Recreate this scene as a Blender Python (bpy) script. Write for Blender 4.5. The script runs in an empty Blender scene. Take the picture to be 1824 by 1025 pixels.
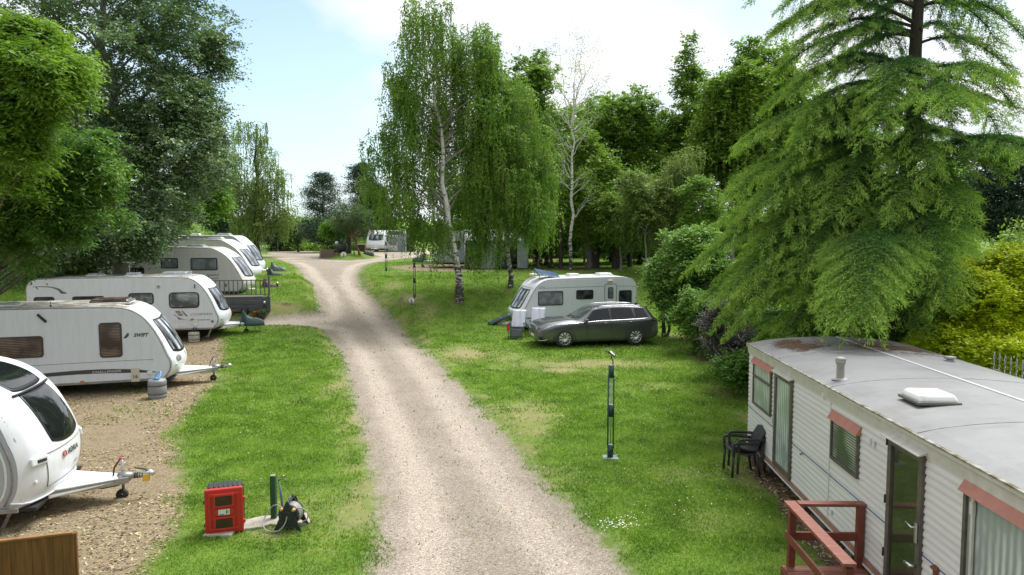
import bpy, bmesh, math, random
import numpy as np
from mathutils import Vector, Matrix, Euler
R = math.radians
random.seed(7)
RNG = np.random.default_rng(11)
SC = bpy.context.scene
COL = SC.collection

# ---------------------------------------------------------------- camera, world, sun, exposure
F, CH, PITCH = 1265.0, 4.7, math.atan(102.5/1265.0)
cam_d = bpy.data.cameras.new('camera'); cam_d.sensor_width = 36; cam_d.lens = 36*F/1824
cam_d.clip_start = 0.05; cam_d.clip_end = 4000
cam = bpy.data.objects.new('camera', cam_d); COL.objects.link(cam)
cam.location = (0, 0, CH); cam.rotation_euler = (R(90)-PITCH, 0, 0)
SC.camera = cam
SC.view_settings.view_transform = 'Standard'; SC.view_settings.look = 'None'
SC.view_settings.exposure = 1.3; SC.view_settings.gamma = 1
SUN_EL, SUN_AZ = 58.0, 40.0      # azimuth from +Y towards +X

world = bpy.data.worlds.new('World'); SC.world = world; world.use_nodes = True
nt = world.node_tree; nt.nodes.clear()
def N(t, kind, **kw):
    n = t.nodes.new(kind)
    for k, v in kw.items():
        if k.startswith('i_'):
            key = k[2:]
            n.inputs[int(key) if key.isdigit() else key.replace('_', ' ')].default_value = v
        else: setattr(n, k, v)
    return n
def LK(t, a, b): t.links.new(a, b)
def ramp(t, fac, stops, interp='LINEAR'):
    n = t.nodes.new('ShaderNodeValToRGB'); n.color_ramp.interpolation = interp
    cr = n.color_ramp
    while len(cr.elements) < len(stops): cr.elements.new(0.5)
    for e, (p, c) in zip(cr.elements, stops):
        e.position = p; e.color = (c, c, c, 1) if isinstance(c, (int, float)) else (*c, 1)
    if fac is not None: t.links.new(fac, n.inputs[0])
    return n
def math_n(t, op, a, b=None, c=None, clamp=False):
    n = t.nodes.new('ShaderNodeMath'); n.operation = op; n.use_clamp = clamp
    for i, x in enumerate((a, b, c)):
        if x is None: continue
        if isinstance(x, (int, float)): n.inputs[i].default_value = x
        else: t.links.new(x, n.inputs[i])
    return n.outputs[0]
def mixc(t, fac, a, b, mode='MIX'):
    n = t.nodes.new('ShaderNodeMix'); n.data_type = 'RGBA'; n.blend_type = mode
    for sock, x in ((n.inputs[0], fac), (n.inputs[6], a), (n.inputs[7], b)):
        if isinstance(x, (int, float)): sock.default_value = x
        elif isinstance(x, tuple): sock.default_value = (*x, 1)
        else: t.links.new(x, sock)
    return n.outputs[2]

sky = N(nt, 'ShaderNodeTexSky', sky_type='NISHITA', sun_disc=False)
sky.sun_elevation = R(SUN_EL); sky.sun_rotation = R(SUN_AZ)
sky.air_density = 1.0; sky.dust_density = 1.2; sky.ozone_density = 1.2
tc = N(nt, 'ShaderNodeTexCoord')
sep = N(nt, 'ShaderNodeSeparateXYZ'); LK(nt, tc.outputs['Generated'], sep.inputs[0])
zz = math_n(nt, 'ADD', math_n(nt, 'MAXIMUM', sep.outputs[2], 0.0), 0.22)
cx = math_n(nt, 'DIVIDE', sep.outputs[0], zz); cy = math_n(nt, 'DIVIDE', sep.outputs[1], zz)
cmb = N(nt, 'ShaderNodeCombineXYZ'); LK(nt, cx, cmb.inputs[0]); LK(nt, cy, cmb.inputs[1])
n1 = N(nt, 'ShaderNodeTexNoise', i_Scale=1.1, i_Detail=9.0, i_Roughness=0.56, i_Distortion=0.3); LK(nt, cmb.outputs[0], n1.inputs['Vector'])
def clear_patch(d, r0, r1):          # a gap in the cloud cover round direction d
    v = Vector(d).normalized()
    dp = N(nt, 'ShaderNodeVectorMath', operation='DOT_PRODUCT'); LK(nt, tc.outputs['Generated'], dp.inputs[0]); dp.inputs[1].default_value = v
    ang = math_n(nt, 'ARCCOSINE', math_n(nt, 'MINIMUM', dp.outputs['Value'], 0.99999))
    mr = N(nt, 'ShaderNodeMapRange', interpolation_type='SMOOTHSTEP'); LK(nt, ang, mr.inputs[0])
    mr.inputs[1].default_value = r0; mr.inputs[2].default_value = r1; mr.inputs[3].default_value = 1; mr.inputs[4].default_value = 0
    return mr.outputs[0]
g1 = clear_patch((-0.36, 1, 0.16), 0.06, 0.30)
g2 = clear_patch((0.34, 1, 0.30), 0.02, 0.12)
g3 = clear_patch((0.66, 1, 0.30), 0.02, 0.14)
bias = math_n(nt, 'ADD', math_n(nt, 'MULTIPLY', g1, 0.40), math_n(nt, 'ADD', math_n(nt, 'MULTIPLY', g2, 0.16), math_n(nt, 'MULTIPLY', g3, 0.16)))
dens = math_n(nt, 'SUBTRACT', math_n(nt, 'ADD', n1.outputs[0], 0.16), bias)
cm = ramp(nt, dens, [(0.36, 0.0), (0.46, 0.45), (0.60, 1.0)])
n2 = N(nt, 'ShaderNodeTexNoise', i_Scale=2.6, i_Detail=6.0, i_Roughness=0.5); LK(nt, cmb.outputs[0], n2.inputs['Vector'])
cshade = ramp(nt, n2.outputs[0], [(0.32, (0.74, 0.80, 0.88)), (0.65, (1.0, 1.0, 1.0))])
skyc = N(nt, 'ShaderNodeVectorMath', operation='SCALE'); LK(nt, sky.outputs[0], skyc.inputs[0]); skyc.inputs[3].default_value = 1.0
cl = N(nt, 'ShaderNodeVectorMath', operation='SCALE'); LK(nt, cshade.outputs[0], cl.inputs[0]); cl.inputs[3].default_value = 5.9
hz = N(nt, 'ShaderNodeMapRange'); LK(nt, sep.outputs[2], hz.inputs[0]); hz.inputs[1].default_value = 0.0; hz.inputs[2].default_value = 0.35; hz.inputs[3].default_value = 0.50; hz.inputs[4].default_value = 0.12
skyv = mixc(nt, hz.outputs[0], skyc.outputs[0], (4.4, 5.9, 6.6))       # thin high veil over the blue
fin = mixc(nt, cm.outputs[0], skyv, cl.outputs[0])
bg = N(nt, 'ShaderNodeBackground'); bg.inputs[1].default_value = 0.085; LK(nt, fin, bg.inputs[0])
wo = N(nt, 'ShaderNodeOutputWorld'); LK(nt, bg.outputs[0], wo.inputs[0])

sun_d = bpy.data.lights.new('sun', 'SUN'); sun_d.energy = 2.35; sun_d.angle = R(30); sun_d.color = (1.0, 0.98, 0.95)
sun = bpy.data.objects.new('sun', sun_d); COL.objects.link(sun)
sdir = Vector((math.sin(R(SUN_AZ))*math.cos(R(SUN_EL)), math.cos(R(SUN_AZ))*math.cos(R(SUN_EL)), math.sin(R(SUN_EL))))
sun.rotation_euler = sdir.to_track_quat('Z', 'Y').to_euler(); sun.location = (0, 0, 40)

# ---------------------------------------------------------------- helpers
CP, SP = math.cos(PITCH), math.sin(PITCH)
def ray(u, v):
    a = (u-912)/F; b = -(v-512.5)/F
    return Vector((a, CP+b*SP, -SP+b*CP))
def W(u, v, D):
    """world point seen at photo position u, v at depth D (metres along y)"""
    r = ray(u, v); return Vector((0, 0, CH)) + r*(D/r.y)

def tag(o, label=None, cat=None, group=None, kind=None):
    if label: o['label'] = label
    if cat: o['category'] = cat
    if group: o['group'] = group
    if kind: o['kind'] = kind
    return o
def thing(name, label, cat, loc=(0, 0, 0), rz=0.0, group=None):
    o = bpy.data.objects.new(name, None); COL.objects.link(o)
    o.empty_display_size = 0.2
    o.location = loc; o.rotation_euler = (0, 0, rz)
    return tag(o, label, cat, group)
def children(o): return [c for c in bpy.data.objects if c.parent == o]
def copy_tree(o, parent=None):
    c = o.copy(); COL.objects.link(c); c.parent = parent
    for ch in children(o): copy_tree(ch, c)
    return c

class MB:
    """collects simple shapes into one mesh"""
    def __init__(s): s.v = []; s.f = []; s.m = Matrix.Identity(4); s.sm = []; s.mi = []; s.cur = 0
    def add(s, vs, fs, smooth=False):
        b = len(s.v); s.v += [tuple(s.m @ Vector(p)) for p in vs]
        s.f += [tuple(b+i for i in f) for f in fs]; s.sm += [smooth]*len(fs); s.mi += [s.cur]*len(fs); return s
    def box(s, c, d, rot=None, taper=1.0):
        x, y, z = d[0]/2, d[1]/2, d[2]/2; M = Euler(rot).to_matrix() if rot else Matrix.Identity(3)
        vs = []
        for k in (-1, 1):
            t = taper if k > 0 else 1
            for (i, j) in ((-1, -1), (1, -1), (1, 1), (-1, 1)): vs.append(Vector(c)+M @ Vector((i*x*t, j*y*t, k*z)))
        return s.add(vs, [(3, 2, 1, 0), (4, 5, 6, 7), (0, 1, 5, 4), (1, 2, 6, 5), (2, 3, 7, 6), (3, 0, 4, 7)])
    def tube(s, pts, r, n=8, cap=True, smooth=True, flat=1.0):
        pts = [Vector(p) for p in pts]; rs = r if isinstance(r, (list, tuple)) else [r]*len(pts)
        vs = []; fs = []; up = None
        for i, p in enumerate(pts):
            t = (pts[min(i+1, len(pts)-1)]-pts[max(i-1, 0)])
            if t.length < 1e-9: t = Vector((0, 0, 1))
            t.normalize()
            if up is None:
                up = Vector((0, 0, 1)) if abs(t.z) < 0.9 else Vector((1, 0, 0))
            a = (up - t*up.dot(t)).normalized(); b = t.cross(a); up = a
            for k in range(n):
                w = 2*math.pi*k/n; vs.append(p+(a*math.cos(w)*flat+b*math.sin(w))*rs[i])
        for i in range(len(pts)-1):
            for k in range(n):
                k2 = (k+1) % n; fs.append((i*n+k, i*n+k2, (i+1)*n+k2, (i+1)*n+k))
        s.add(vs, fs, smooth)
        if cap:
            b = len(s.v)-len(vs)
            s.f += [tuple(b+k for k in range(n))[::-1], tuple(b+(len(pts)-1)*n+k for k in range(n))]; s.sm += [False]*2; s.mi += [s.cur]*2
        return s
    def cyl(s, p0, p1, r0, r1=None, n=16): return s.tube([p0, p1], [r0, r0 if r1 is None else r1], n)
    def lathe(s, prof, n=24, c=(0, 0, 0), ax='z', smooth=True):
        vs = []; fs = []; m = len(prof)
        for k in range(n):
            w = 2*math.pi*k/n; cw, sw = math.cos(w), math.sin(w)
            for (r, h) in prof:
                p = {'z': (r*cw, r*sw, h), 'y': (r*cw, h, r*sw), 'x': (h, r*cw, r*sw)}[ax]
                vs.append((p[0]+c[0], p[1]+c[1], p[2]+c[2]))
        for k in range(n):
            k2 = (k+1) % n
            for i in range(m-1): fs.append((k*m+i, k2*m+i, k2*m+i+1, k*m+i+1))
        return s.add(vs, fs, smooth)
    def prism(s, poly, a, b, ax='y', smooth=False):
        """poly of 2D points extruded from a to b along ax; 2D = the other two axes in order"""
        def P(p, h): return {'y': (p[0], h, p[1]), 'x': (h, p[0], p[1]), 'z': (p[0], p[1], h)}[ax]
        n = len(poly); vs = [P(p, a) for p in poly]+[P(p, b) for p in poly]
        fs = [tuple(range(n))[::-1], tuple(range(n, 2*n))]
        s.add(vs, fs); base = len(s.v)-2*n
        for i in range(n):
            j = (i+1) % n; s.f.append((base+i, base+j, base+n+j, base+n+i)); s.sm.append(smooth); s.mi.append(s.cur)
        return s
    def grid(s, P, nu, nv, smooth=True, thick=None):
        vs = [P(i/(nu), j/(nv)) for i in range(nu+1) for j in range(nv+1)]
        fs = [(i*(nv+1)+j, (i+1)*(nv+1)+j, (i+1)*(nv+1)+j+1, i*(nv+1)+j+1) for i in range(nu) for j in range(nv)]
        return s.add(vs, fs, smooth)
    def build(s, name, mat, parent=None, bevel=0.0, seg=2, recalc=True, loc=None, solid=0.0):
        me = bpy.data.meshes.new(name); me.from_pydata([tuple(p) for p in s.v], [], s.f)
        me.polygons.foreach_set('use_smooth', s.sm)
        for m in (mat if isinstance(mat, (list, tuple)) else [mat]): me.materials.append(m)
        me.polygons.foreach_set('material_index', s.mi)
        if recalc:
            bm = bmesh.new(); bm.from_mesh(me); bmesh.ops.recalc_face_normals(bm, faces=bm.faces); bm.to_mesh(me); bm.free()
        o = bpy.data.objects.new(name, me); COL.objects.link(o)
        if parent is not None: o.parent = parent
        if loc is not None: o.location = loc
        if solid:
            md = o.modifiers.new('solid', 'SOLIDIFY'); md.thickness = solid
        if bevel:
            md = o.modifiers.new('bevel', 'BEVEL'); md.width = bevel; md.segments = seg; md.limit_method = 'ANGLE'; md.angle_limit = R(40)
            md.harden_normals = False
        return o
def rrect(x0, x1, z0, z1, r, n=5):
    r = min(r, abs(x1-x0)/2*.99, abs(z1-z0)/2*.99); out = []
    for (cx, cz, a0) in ((x1-r, z1-r, 0), (x0+r, z1-r, 90), (x0+r, z0+r, 180), (x1-r, z0+r, 270)):
        for k in range(n+1):
            a = R(a0+90*k/n); out.append((cx+r*math.cos(a), cz+r*math.sin(a)))
    return out
def ring_plate(mb, outer, inner, a, b, ax='y'):
    """frame between two outlines with the same number of points"""
    def P(p, h): return {'y': (p[0], h, p[1]), 'x': (h, p[0], p[1]), 'z': (p[0], p[1], h)}[ax]
    n = len(outer); vs = [P(p, a) for p in outer]+[P(p, a) for p in inner]+[P(p, b) for p in outer]+[P(p, b) for p in inner]
    fs = []
    for i in range(n):
        j = (i+1) % n
        fs += [(i, j, n+j, n+i), (2*n+i, 3*n+i, 3*n+j, 2*n+j), (i, 2*n+i, 2*n+j, j), (n+i, n+j, 3*n+j, 3*n+i)]
    mb.add(vs, fs); return mb
def text_mesh(txt, size, mat, parent, name, M, shear=0.0, depth=0.004, align='LEFT', bold=0.0, sx=1.0):
    cu = bpy.data.curves.new('t', 'FONT'); cu.body = txt; cu.size = size; cu.shear = shear; cu.extrude = depth/2
    cu.align_x = align; cu.offset = bold; cu.space_character = 1.05
    t = bpy.data.objects.new('t', cu); COL.objects.link(t)
    bpy.context.view_layer.update()
    me = bpy.data.meshes.new_from_object(t.evaluated_get(bpy.context.evaluated_depsgraph_get()))
    bpy.data.objects.remove(t); bpy.data.curves.remove(cu)
    me.name = name; me.transform(M @ Matrix.Diagonal((sx, 1, 1, 1))); me.materials.clear(); me.materials.append(mat)
    o = bpy.data.objects.new(name, me); COL.objects.link(o); o.parent = parent
    return o

# ---------------------------------------------------------------- materials
MATS = {}
def new_mat(name):
    m = bpy.data.materials.new(name); m.use_nodes = True; t = m.node_tree; t.nodes.clear()
    out = t.nodes.new('ShaderNodeOutputMaterial'); p = t.nodes.new('ShaderNodeBsdfPrincipled'); t.links.new(p.outputs[0], out.inputs[0])
    MATS[name] = m; return m, t, p, out
def mat(name, c, rough=0.5, metal=0.0, c2=None, scale=6.0, bump=0.0, bscale=40.0, coat=0.0, spec=0.5, stretch=None, lo=0.35, hi=0.65, rvar=0.0):
    if name in MATS: return MATS[name]
    m, t, p, out = new_mat(name)
    p.inputs['Base Color'].default_value = (*c, 1); p.inputs['Roughness'].default_value = rough; p.inputs['Metallic'].default_value = metal
    p.inputs['Coat Weight'].default_value = coat; p.inputs['Specular IOR Level'].default_value = spec
    tcn = N(t, 'ShaderNodeTexCoord'); vec = tcn.outputs['Object']
    if stretch:
        mp = N(t, 'ShaderNodeMapping'); mp.inputs['Scale'].default_value = stretch; LK(t, vec, mp.inputs[0]); vec = mp.outputs[0]
    if c2 is not None:
        n = N(t, 'ShaderNodeTexNoise', i_Scale=scale, i_Detail=7.0, i_Roughness=0.62); LK(t, vec, n.inputs['Vector'])
        r = ramp(t, n.outputs[0], [(lo, c), (hi, c2)]); LK(t, r.outputs[0], p.inputs['Base Color'])
        if rvar:
            LK(t, math_n(t, 'MULTIPLY_ADD', n.outputs[0], rvar, rough-rvar/2), p.inputs['Roughness'])
    if bump:
        nb = N(t, 'ShaderNodeTexNoise', i_Scale=bscale, i_Detail=4.0); LK(t, vec, nb.inputs['Vector'])
        b = N(t, 'ShaderNodeBump'); b.inputs['Strength'].default_value = bump; b.inputs['Distance'].default_value = 0.02
        LK(t, nb.outputs[0], b.inputs['Height']); LK(t, b.outputs[0], p.inputs['Normal'])
    return m
def stripes(name, ca, cb, axis, period, duty=0.5, rough=0.15, noise=0.3, spec=0.5):
    """pane with a blind or curtain right behind it"""
    if name in MATS: return MATS[name]
    m, t, p, out = new_mat(name); p.inputs['Roughness'].default_value = rough; p.inputs['Specular IOR Level'].default_value = spec
    tcn = N(t, 'ShaderNodeTexCoord'); sp = N(t, 'ShaderNodeSeparateXYZ'); LK(t, tcn.outputs['Object'], sp.inputs[0])
    nz = N(t, 'ShaderNodeTexNoise', i_Scale=5.0, i_Detail=3.0); LK(t, tcn.outputs['Object'], nz.inputs['Vector'])
    a = math_n(t, 'MULTIPLY_ADD', nz.outputs[0], period*noise*4, sp.outputs[axis])
    fr = math_n(t, 'PINGPONG', a, period/2)
    r = ramp(t, math_n(t, 'DIVIDE', fr, period/2), [(max(0, duty-.25), 0.0), (min(1, duty+.25), 1.0)])
    n3 = N(t, 'ShaderNodeTexNoise', i_Scale=1.8, i_Detail=2.0); LK(t, tcn.outputs['Object'], n3.inputs['Vector'])
    vis = ramp(t, n3.outputs[0], [(0.38, 0.1), (0.58, 1.0)])
    LK(t, mixc(t, math_n(t, 'MULTIPLY', r.outputs[0], vis.outputs[0]), ca, cb), p.inputs['Base Color'])
    return m
def paint_white(name, c, dirt, amt=0.5, rough=0.32, coat=0.15):
    m, t, p, out = new_mat(name)
    tcn = N(t, 'ShaderNodeTexCoord'); mp = N(t, 'ShaderNodeMapping'); mp.inputs['Scale'].default_value = (5, 5, .7); LK(t, tcn.outputs['Object'], mp.inputs[0])
    n = N(t, 'ShaderNodeTexNoise', i_Scale=1.6, i_Detail=8.0, i_Roughness=0.65); LK(t, mp.outputs[0], n.inputs['Vector'])
    geo = N(t, 'ShaderNodeNewGeometry'); sp = N(t, 'ShaderNodeSeparateXYZ'); LK(t, geo.outputs['Normal'], sp.inputs[0])
    up = math_n(t, 'POWER', math_n(t, 'MAXIMUM', sp.outputs[2], 0.0), 6.0)
    n2 = N(t, 'ShaderNodeTexNoise', i_Scale=2.2, i_Detail=8.0, i_Roughness=0.7); LK(t, tcn.outputs['Object'], n2.inputs['Vector'])
    f1 = math_n(t, 'MULTIPLY', ramp(t, n.outputs[0], [(0.42, 0.0), (0.72, 1.0)]).outputs[0], 0.6)
    f2 = math_n(t, 'MULTIPLY', ramp(t, n2.outputs[0], [(0.35, 0.15), (0.65, 1.0)]).outputs[0], math_n(t, 'MULTIPLY', up, amt))
    c1 = mixc(t, f1, c, (c[0]*.82, c[1]*.82, c[2]*.80)); LK(t, mixc(t, f2, c1, dirt), p.inputs['Base Color'])
    p.inputs['Roughness'].default_value = rough; p.inputs['Coat Weight'].default_value = coat
    nb = N(t, 'ShaderNodeTexNoise', i_Scale=2.5, i_Detail=1.0); LK(t, tcn.outputs['Object'], nb.inputs['Vector'])
    b = N(t, 'ShaderNodeBump'); b.inputs['Strength'].default_value = 0.15; b.inputs['Distance'].default_value = 0.02
    LK(t, nb.outputs[0], b.inputs['Height']); LK(t, b.outputs[0], p.inputs['Normal'])
    return m
def foliage(name, stops, trans=0.35, rough=0.5, tipc=None, spec=0.35, vscale=0.5):
    """leaf colours: random per leaf, drifting over the crown"""
    m, t, p, out = new_mat(name)
    geo = N(t, 'ShaderNodeNewGeometry')
    n = N(t, 'ShaderNodeTexNoise', i_Scale=vscale, i_Detail=3.0); LK(t, geo.outputs['Position'], n.inputs['Vector'])
    f = math_n(t, 'ADD', math_n(t, 'MULTIPLY', geo.outputs['Random Per Island'], 0.5), math_n(t, 'MULTIPLY_ADD', n.outputs[0], 1.3, -0.4), clamp=True)
    r = ramp(t, f, stops); col = r.outputs[0]
    if tipc:
        at = N(t, 'ShaderNodeAttribute', attribute_name='tip'); col = mixc(t, at.outputs['Fac'], col, tipc)
    LK(t, col, p.inputs['Base Color']); p.inputs['Roughness'].default_value = rough; p.inputs['Specular IOR Level'].default_value = spec
    tr = N(t, 'ShaderNodeBsdfTranslucent'); LK(t, mixc(t, 1.0, col, (1.05, 1.1, 0.6), 'MULTIPLY'), tr.inputs[0])
    mx = N(t, 'ShaderNodeMixShader'); mx.inputs[0].default_value = trans
    LK(t, p.outputs[0], mx.inputs[1]); LK(t, tr.outputs[0], mx.inputs[2]); LK(t, mx.outputs[0], out.inputs[0])
    return m
# ---------------------------------------------------------------- terrain
def sst(t): t = np.clip(t, 0, 1); return t*t*(3-2*t)
def base_h(x, y):
    x = np.asarray(x, float); y = np.asarray(y, float)
    xs = [-9.5, -7.5, -4.0, 0.2, 3.0, 9.0]
    s0 = np.interp(x, xs, [29.0, 28.0, 29.5, 30.5, 35.5, 36.5]); L = np.interp(x, xs, [10.5, 15.0, 12.0, 11.5, 10.5, 11.0])
    h = 2.0*sst((y-s0)/L)
    h = h + 0.12*np.sin(x*.11+1.3)*np.sin(y*.07)*sst((y-50)/30)
    h = h + 0.04*np.sin(x*.5+.4)*np.sin(y*.43+1)*sst((y-3)/8)*sst((60-y)/20)
    h = h + 9.0*sst((y-170)/330) + 5.0*sst((x-60)/160)*sst((y-60)/100)
    # lake basin far left
    h = h - 1.6*np.exp(-((x+46)/26)**2-((y-128)/22)**2)
    return h
def hit(u, v, f=base_h):
    r = ray(u, v); o = Vector((0, 0, CH)); t = 2.0; pt = None
    while t < 500:
        p = o + r*t
        if p.z < float(f(p.x, p.y)):
            lo, hi = t-max(.25, t*.01), t
            for _ in range(24):
                md = (lo+hi)/2; q = o + r*md
                if q.z < float(f(q.x, q.y)): hi = md
                else: lo = md
            q = o + r*hi; return (q.x, q.y)
        t += max(.25, t*.01)
    q = o + r*500; return (q.x, q.y)
def densify(poly):
    out = []
    n = len(poly)
    for i in range(n):
        a, b = poly[i], poly[(i+1) % n]
        out.append(a)
    return out
def pix_poly(pts): return np.array([hit(*p) for p in pts])
ROAD_PX = [(655,1024),(668,960),(672,900),(664,850),(652,800),(640,755),(627,700),(612,650),(598,610),(580,578),(540,573),(480,572),(430,574),(395,580),(395,556),(440,556),(500,549),(545,545),(567,542),
           (566,525),(558,505),(545,488),(520,471),(492,460),(470,458),(430,458),(430,456),(480,453.5),(490,447.5),(544,447.5),(560,451),(640,449),(700,446.5),(770,446),(775,451),(740,459),(700,463),(668,468),(648,474),(638,484),(645,500),
           (662,519),(690,545),(715,573),(742,602),(772,637),(805,672),(840,708),(880,752),(915,795),(950,838),(990,880),(1035,925),(1080,972),(1125,1024)]
road = pix_poly(ROAD_PX)
road = np.vstack([[hit(640, 1200)], road, [hit(1280, 1200)]])
a0 = np.array(hit(640, 1200)); a1 = np.array(hit(1280, 1200))
road = np.vstack([a1+[.4, -14], a0+[-.4, -14], road])
island = pix_poly([(566,458),(588,463),(620,465),(655,462),(676,457.5),(662,453.5),(625,451.5),(588,452.5)])
pitch = np.vstack([[[-30, -2]], pix_poly([(200,1100),(262,1010),(300,960),(335,900),(322,850),(318,810),(285,780),(330,745),(362,705),(385,668),(398,640),(402,608),(380,596)]), [[-14, 31.5], [-40, 33]]])
small = pix_poly([(690,477),(730,473),(800,471),(880,474),(880,484),(800,485),(730,484)])
bands = pix_poly([(925,462),(1000,459),(1000,463),(925,466)])
def sdist(P, poly, chunk=20000):
    """signed distance, positive inside"""
    out = np.empty(len(P)); A = poly; B = np.roll(poly, -1, 0); d = B-A; L2 = (d**2).sum(1)+1e-12
    for s in range(0, len(P), chunk):
        p = P[s:s+chunk]; ap = p[:, None]-A[None]; t = np.clip((ap*d).sum(2)/L2, 0, 1)
        q = ap-t[..., None]*d; dist = np.sqrt((q**2).sum(2).min(1))
        c = ((A[None, :, 1] > p[:, None, 1]) != (B[None, :, 1] > p[:, None, 1]))
        xi = A[None, :, 0]+(p[:, None, 1]-A[None, :, 1])*d[None, :, 0]/np.where(np.abs(d[None, :, 1]) < 1e-9, 1e-9, d[None, :, 1])
        ins = (np.sum(c & (p[:, None, 0] < xi), 1) % 2) == 1
        out[s:s+chunk] = np.where(ins, dist, -dist)
    return out
def vnoise(x, y, sc, seed=0):
    r = np.random.default_rng(seed); T = r.random((64, 64)); X = x/sc; Y = y/sc
    xi = np.floor(X).astype(int); yi = np.floor(Y).astype(int); fx = sst(X-xi); fy = sst(Y-yi)
    g = lambda a, b: T[a % 64, b % 64]
    return (g(xi, yi)*(1-fx)+g(xi+1, yi)*fx)*(1-fy)+(g(xi, yi+1)*(1-fx)+g(xi+1, yi+1)*fx)*fy
def fbm(x, y, sc, seed=0, o=4):
    s = 0; a = .5; tot = 0
    for k in range(o): s = s+a*vnoise(x+13.7*k, y-7.1*k, sc/2**k, seed+k); tot += a; a *= .55
    return s/tot
def road_sd(P): return np.minimum(sdist(P, road), -sdist(P, island))
def height(x, y, sd=None):
    x = np.atleast_1d(np.asarray(x, float)); y = np.atleast_1d(np.asarray(y, float))
    P = np.stack([x, y], 1)
    if sd is None: sd = road_sd(P)
    h = base_h(x, y)
    w = sst((y-27)/5)*sst((50-y)/6)
    h = h - 0.42*w*sst((sd+.75)/1.1)
    near = sst((60-y)/10)
    if np.any((y > 55) & (y < 90)): isd = sdist(np.stack([x, y], 1), island); h = h + .38*sst((isd+.2)/1.8)
    h = h + near*(0.03*sst(-sd/.25)+0.05*(fbm(x, y, 2.5, 3)-.5))
    # shallow wheel ruts and crown of the track
    h = h - near*0.03*np.exp(-((sd-1.05)/.38)**2)
    return h
def gz(x, y): return float(height(x, y)[0])
def G(u, v):
    x, y = hit(u, v); return (x, y, gz(x, y))
def seg(a, b, st): return list(np.arange(a, b, st))
xs = sorted(set([-420, -300, -220, -160, -120, -95, -75, -60, -50, -42, -36, -31, -27, -24, -21, -19] + seg(-17.5, 12.5, .115) + [13, 14, 15, 16.5, 18, 20, 23, 26, 30, 35, 41, 48, 56, 65, 75, 90, 110, 140, 180, 240, 320, 420]))
ys = sorted(set([-60, -40, -25, -15, -9, -5, -2, 0, 1, 2, 3] + seg(3.6, 40, .115) + seg(40, 60, .2) + seg(60, 100, .7) + [100, 103, 106, 110, 114, 118, 122, 126, 130, 135, 140, 146, 153, 160, 170, 182, 195, 210, 230, 255, 285, 320, 370, 430, 500, 600, 700]))
xs = np.array(xs, float); ys = np.array(ys, float)
GX, GY = np.meshgrid(xs, ys, indexing='ij'); gx = GX.ravel(); gy = GY.ravel(); PP = np.stack([gx, gy], 1)
sd_road = road_sd(PP); sd_pitch = np.maximum(np.maximum(sdist(PP, pitch), sdist(PP, small)), sdist(PP, bands))
hh = height(gx, gy, sd_road)
# dry, thin and bare patches (photo position, half width, half height, strength)
def blobs(lst):
    o = np.zeros(len(gx))
    for (u, v, ru, rv, s) in lst:
        c = np.array(hit(u, v)); e = np.array(hit(u+ru, v)); n = np.array(hit(u, v-rv))
        a = abs(e[0]-c[0])+1e-3; b = abs(n[1]-c[1])+1e-3
        o = np.maximum(o, s*np.exp(-((gx-c[0])/a)**2-((gy-c[1])/b)**2))
    return o
dry = blobs([(830,632,55,14,1),(1060,650,150,9,.9),(1000,662,40,6,1),(940,740,60,25,.8),(950,770,40,12,.7),(600,690,25,20,.8),(640,740,22,30,.8),(505,545,40,6,.8),(560,660,12,30,.4),(730,535,25,10,.8),(640,890,30,60,.7),(480,955,50,12,.7),
             (1290,700,40,18,.6),(1350,760,20,30,.8),(1330,850,40,30,.7),(900,640,60,10,.5),(300,790,40,25,.5),(1150,690,90,14,.35),(1200,600,40,8,.5),(760,560,20,20,.7),(700,510,20,8,.6),(1180,850,120,20,.3),(1250,930,60,30,.3)])
soil = blobs([(1400,870,45,30,1),(1440,925,50,25,1),(1480,970,60,30,1),(1372,820,22,22,.9),(1290,640,60,25,1),(1330,672,30,22,.9),(1240,610,40,14,.7),(510,541,45,2.5,.6),(730,552,14,14,.5),(715,535,10,15,.6),(760,545,30,3,.4),(815,541,14,4,1),(905,520,10,3,1),(1010,480,120,4,.8),(1650,640,200,40,1),(950,470,100,3,.5)])
# bare earth under the mobile home
soil = np.maximum(soil, np.where((gx > 4.1+(gy-4)*.061) & (gx < 8.2) & (gy < 14.6) & (gy > 2), 1.0, 0.0))
dry = np.maximum(dry, .60*np.exp(-(sd_road+.3)**2/.09)*sst((fbm(gx, gy, 1.0, 51, 5)-.42)/.2)); dry = np.maximum(dry, .30*sst((fbm(gx, gy, 2.4, 61, 6)-.55)/.16)*sst((60-gy)/15))
track = np.exp(-((sd_road-.82)/.36)**2)*(1-.25*fbm(gx, gy, 1.5, 41))+.5*np.exp(-((sd_road-1.5)/.12)**2)*0
nidx = np.arange(len(gx)).reshape(len(xs), len(ys))
qa = np.stack([nidx[:-1, :-1].ravel(), nidx[1:, :-1].ravel(), nidx[1:, 1:].ravel(), nidx[:-1, 1:].ravel()], 1)
jit = (fbm(gx, gy, .5, 21, 3)-.5)*.5*sst((70-gy)/20)
cellr = (sd_road+jit)[qa].mean(1); cellp = (sd_pitch+jit)[qa].mean(1)
cls = np.where(cellr > 0, 1, np.where(cellp > 0, 2, 0))

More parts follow.
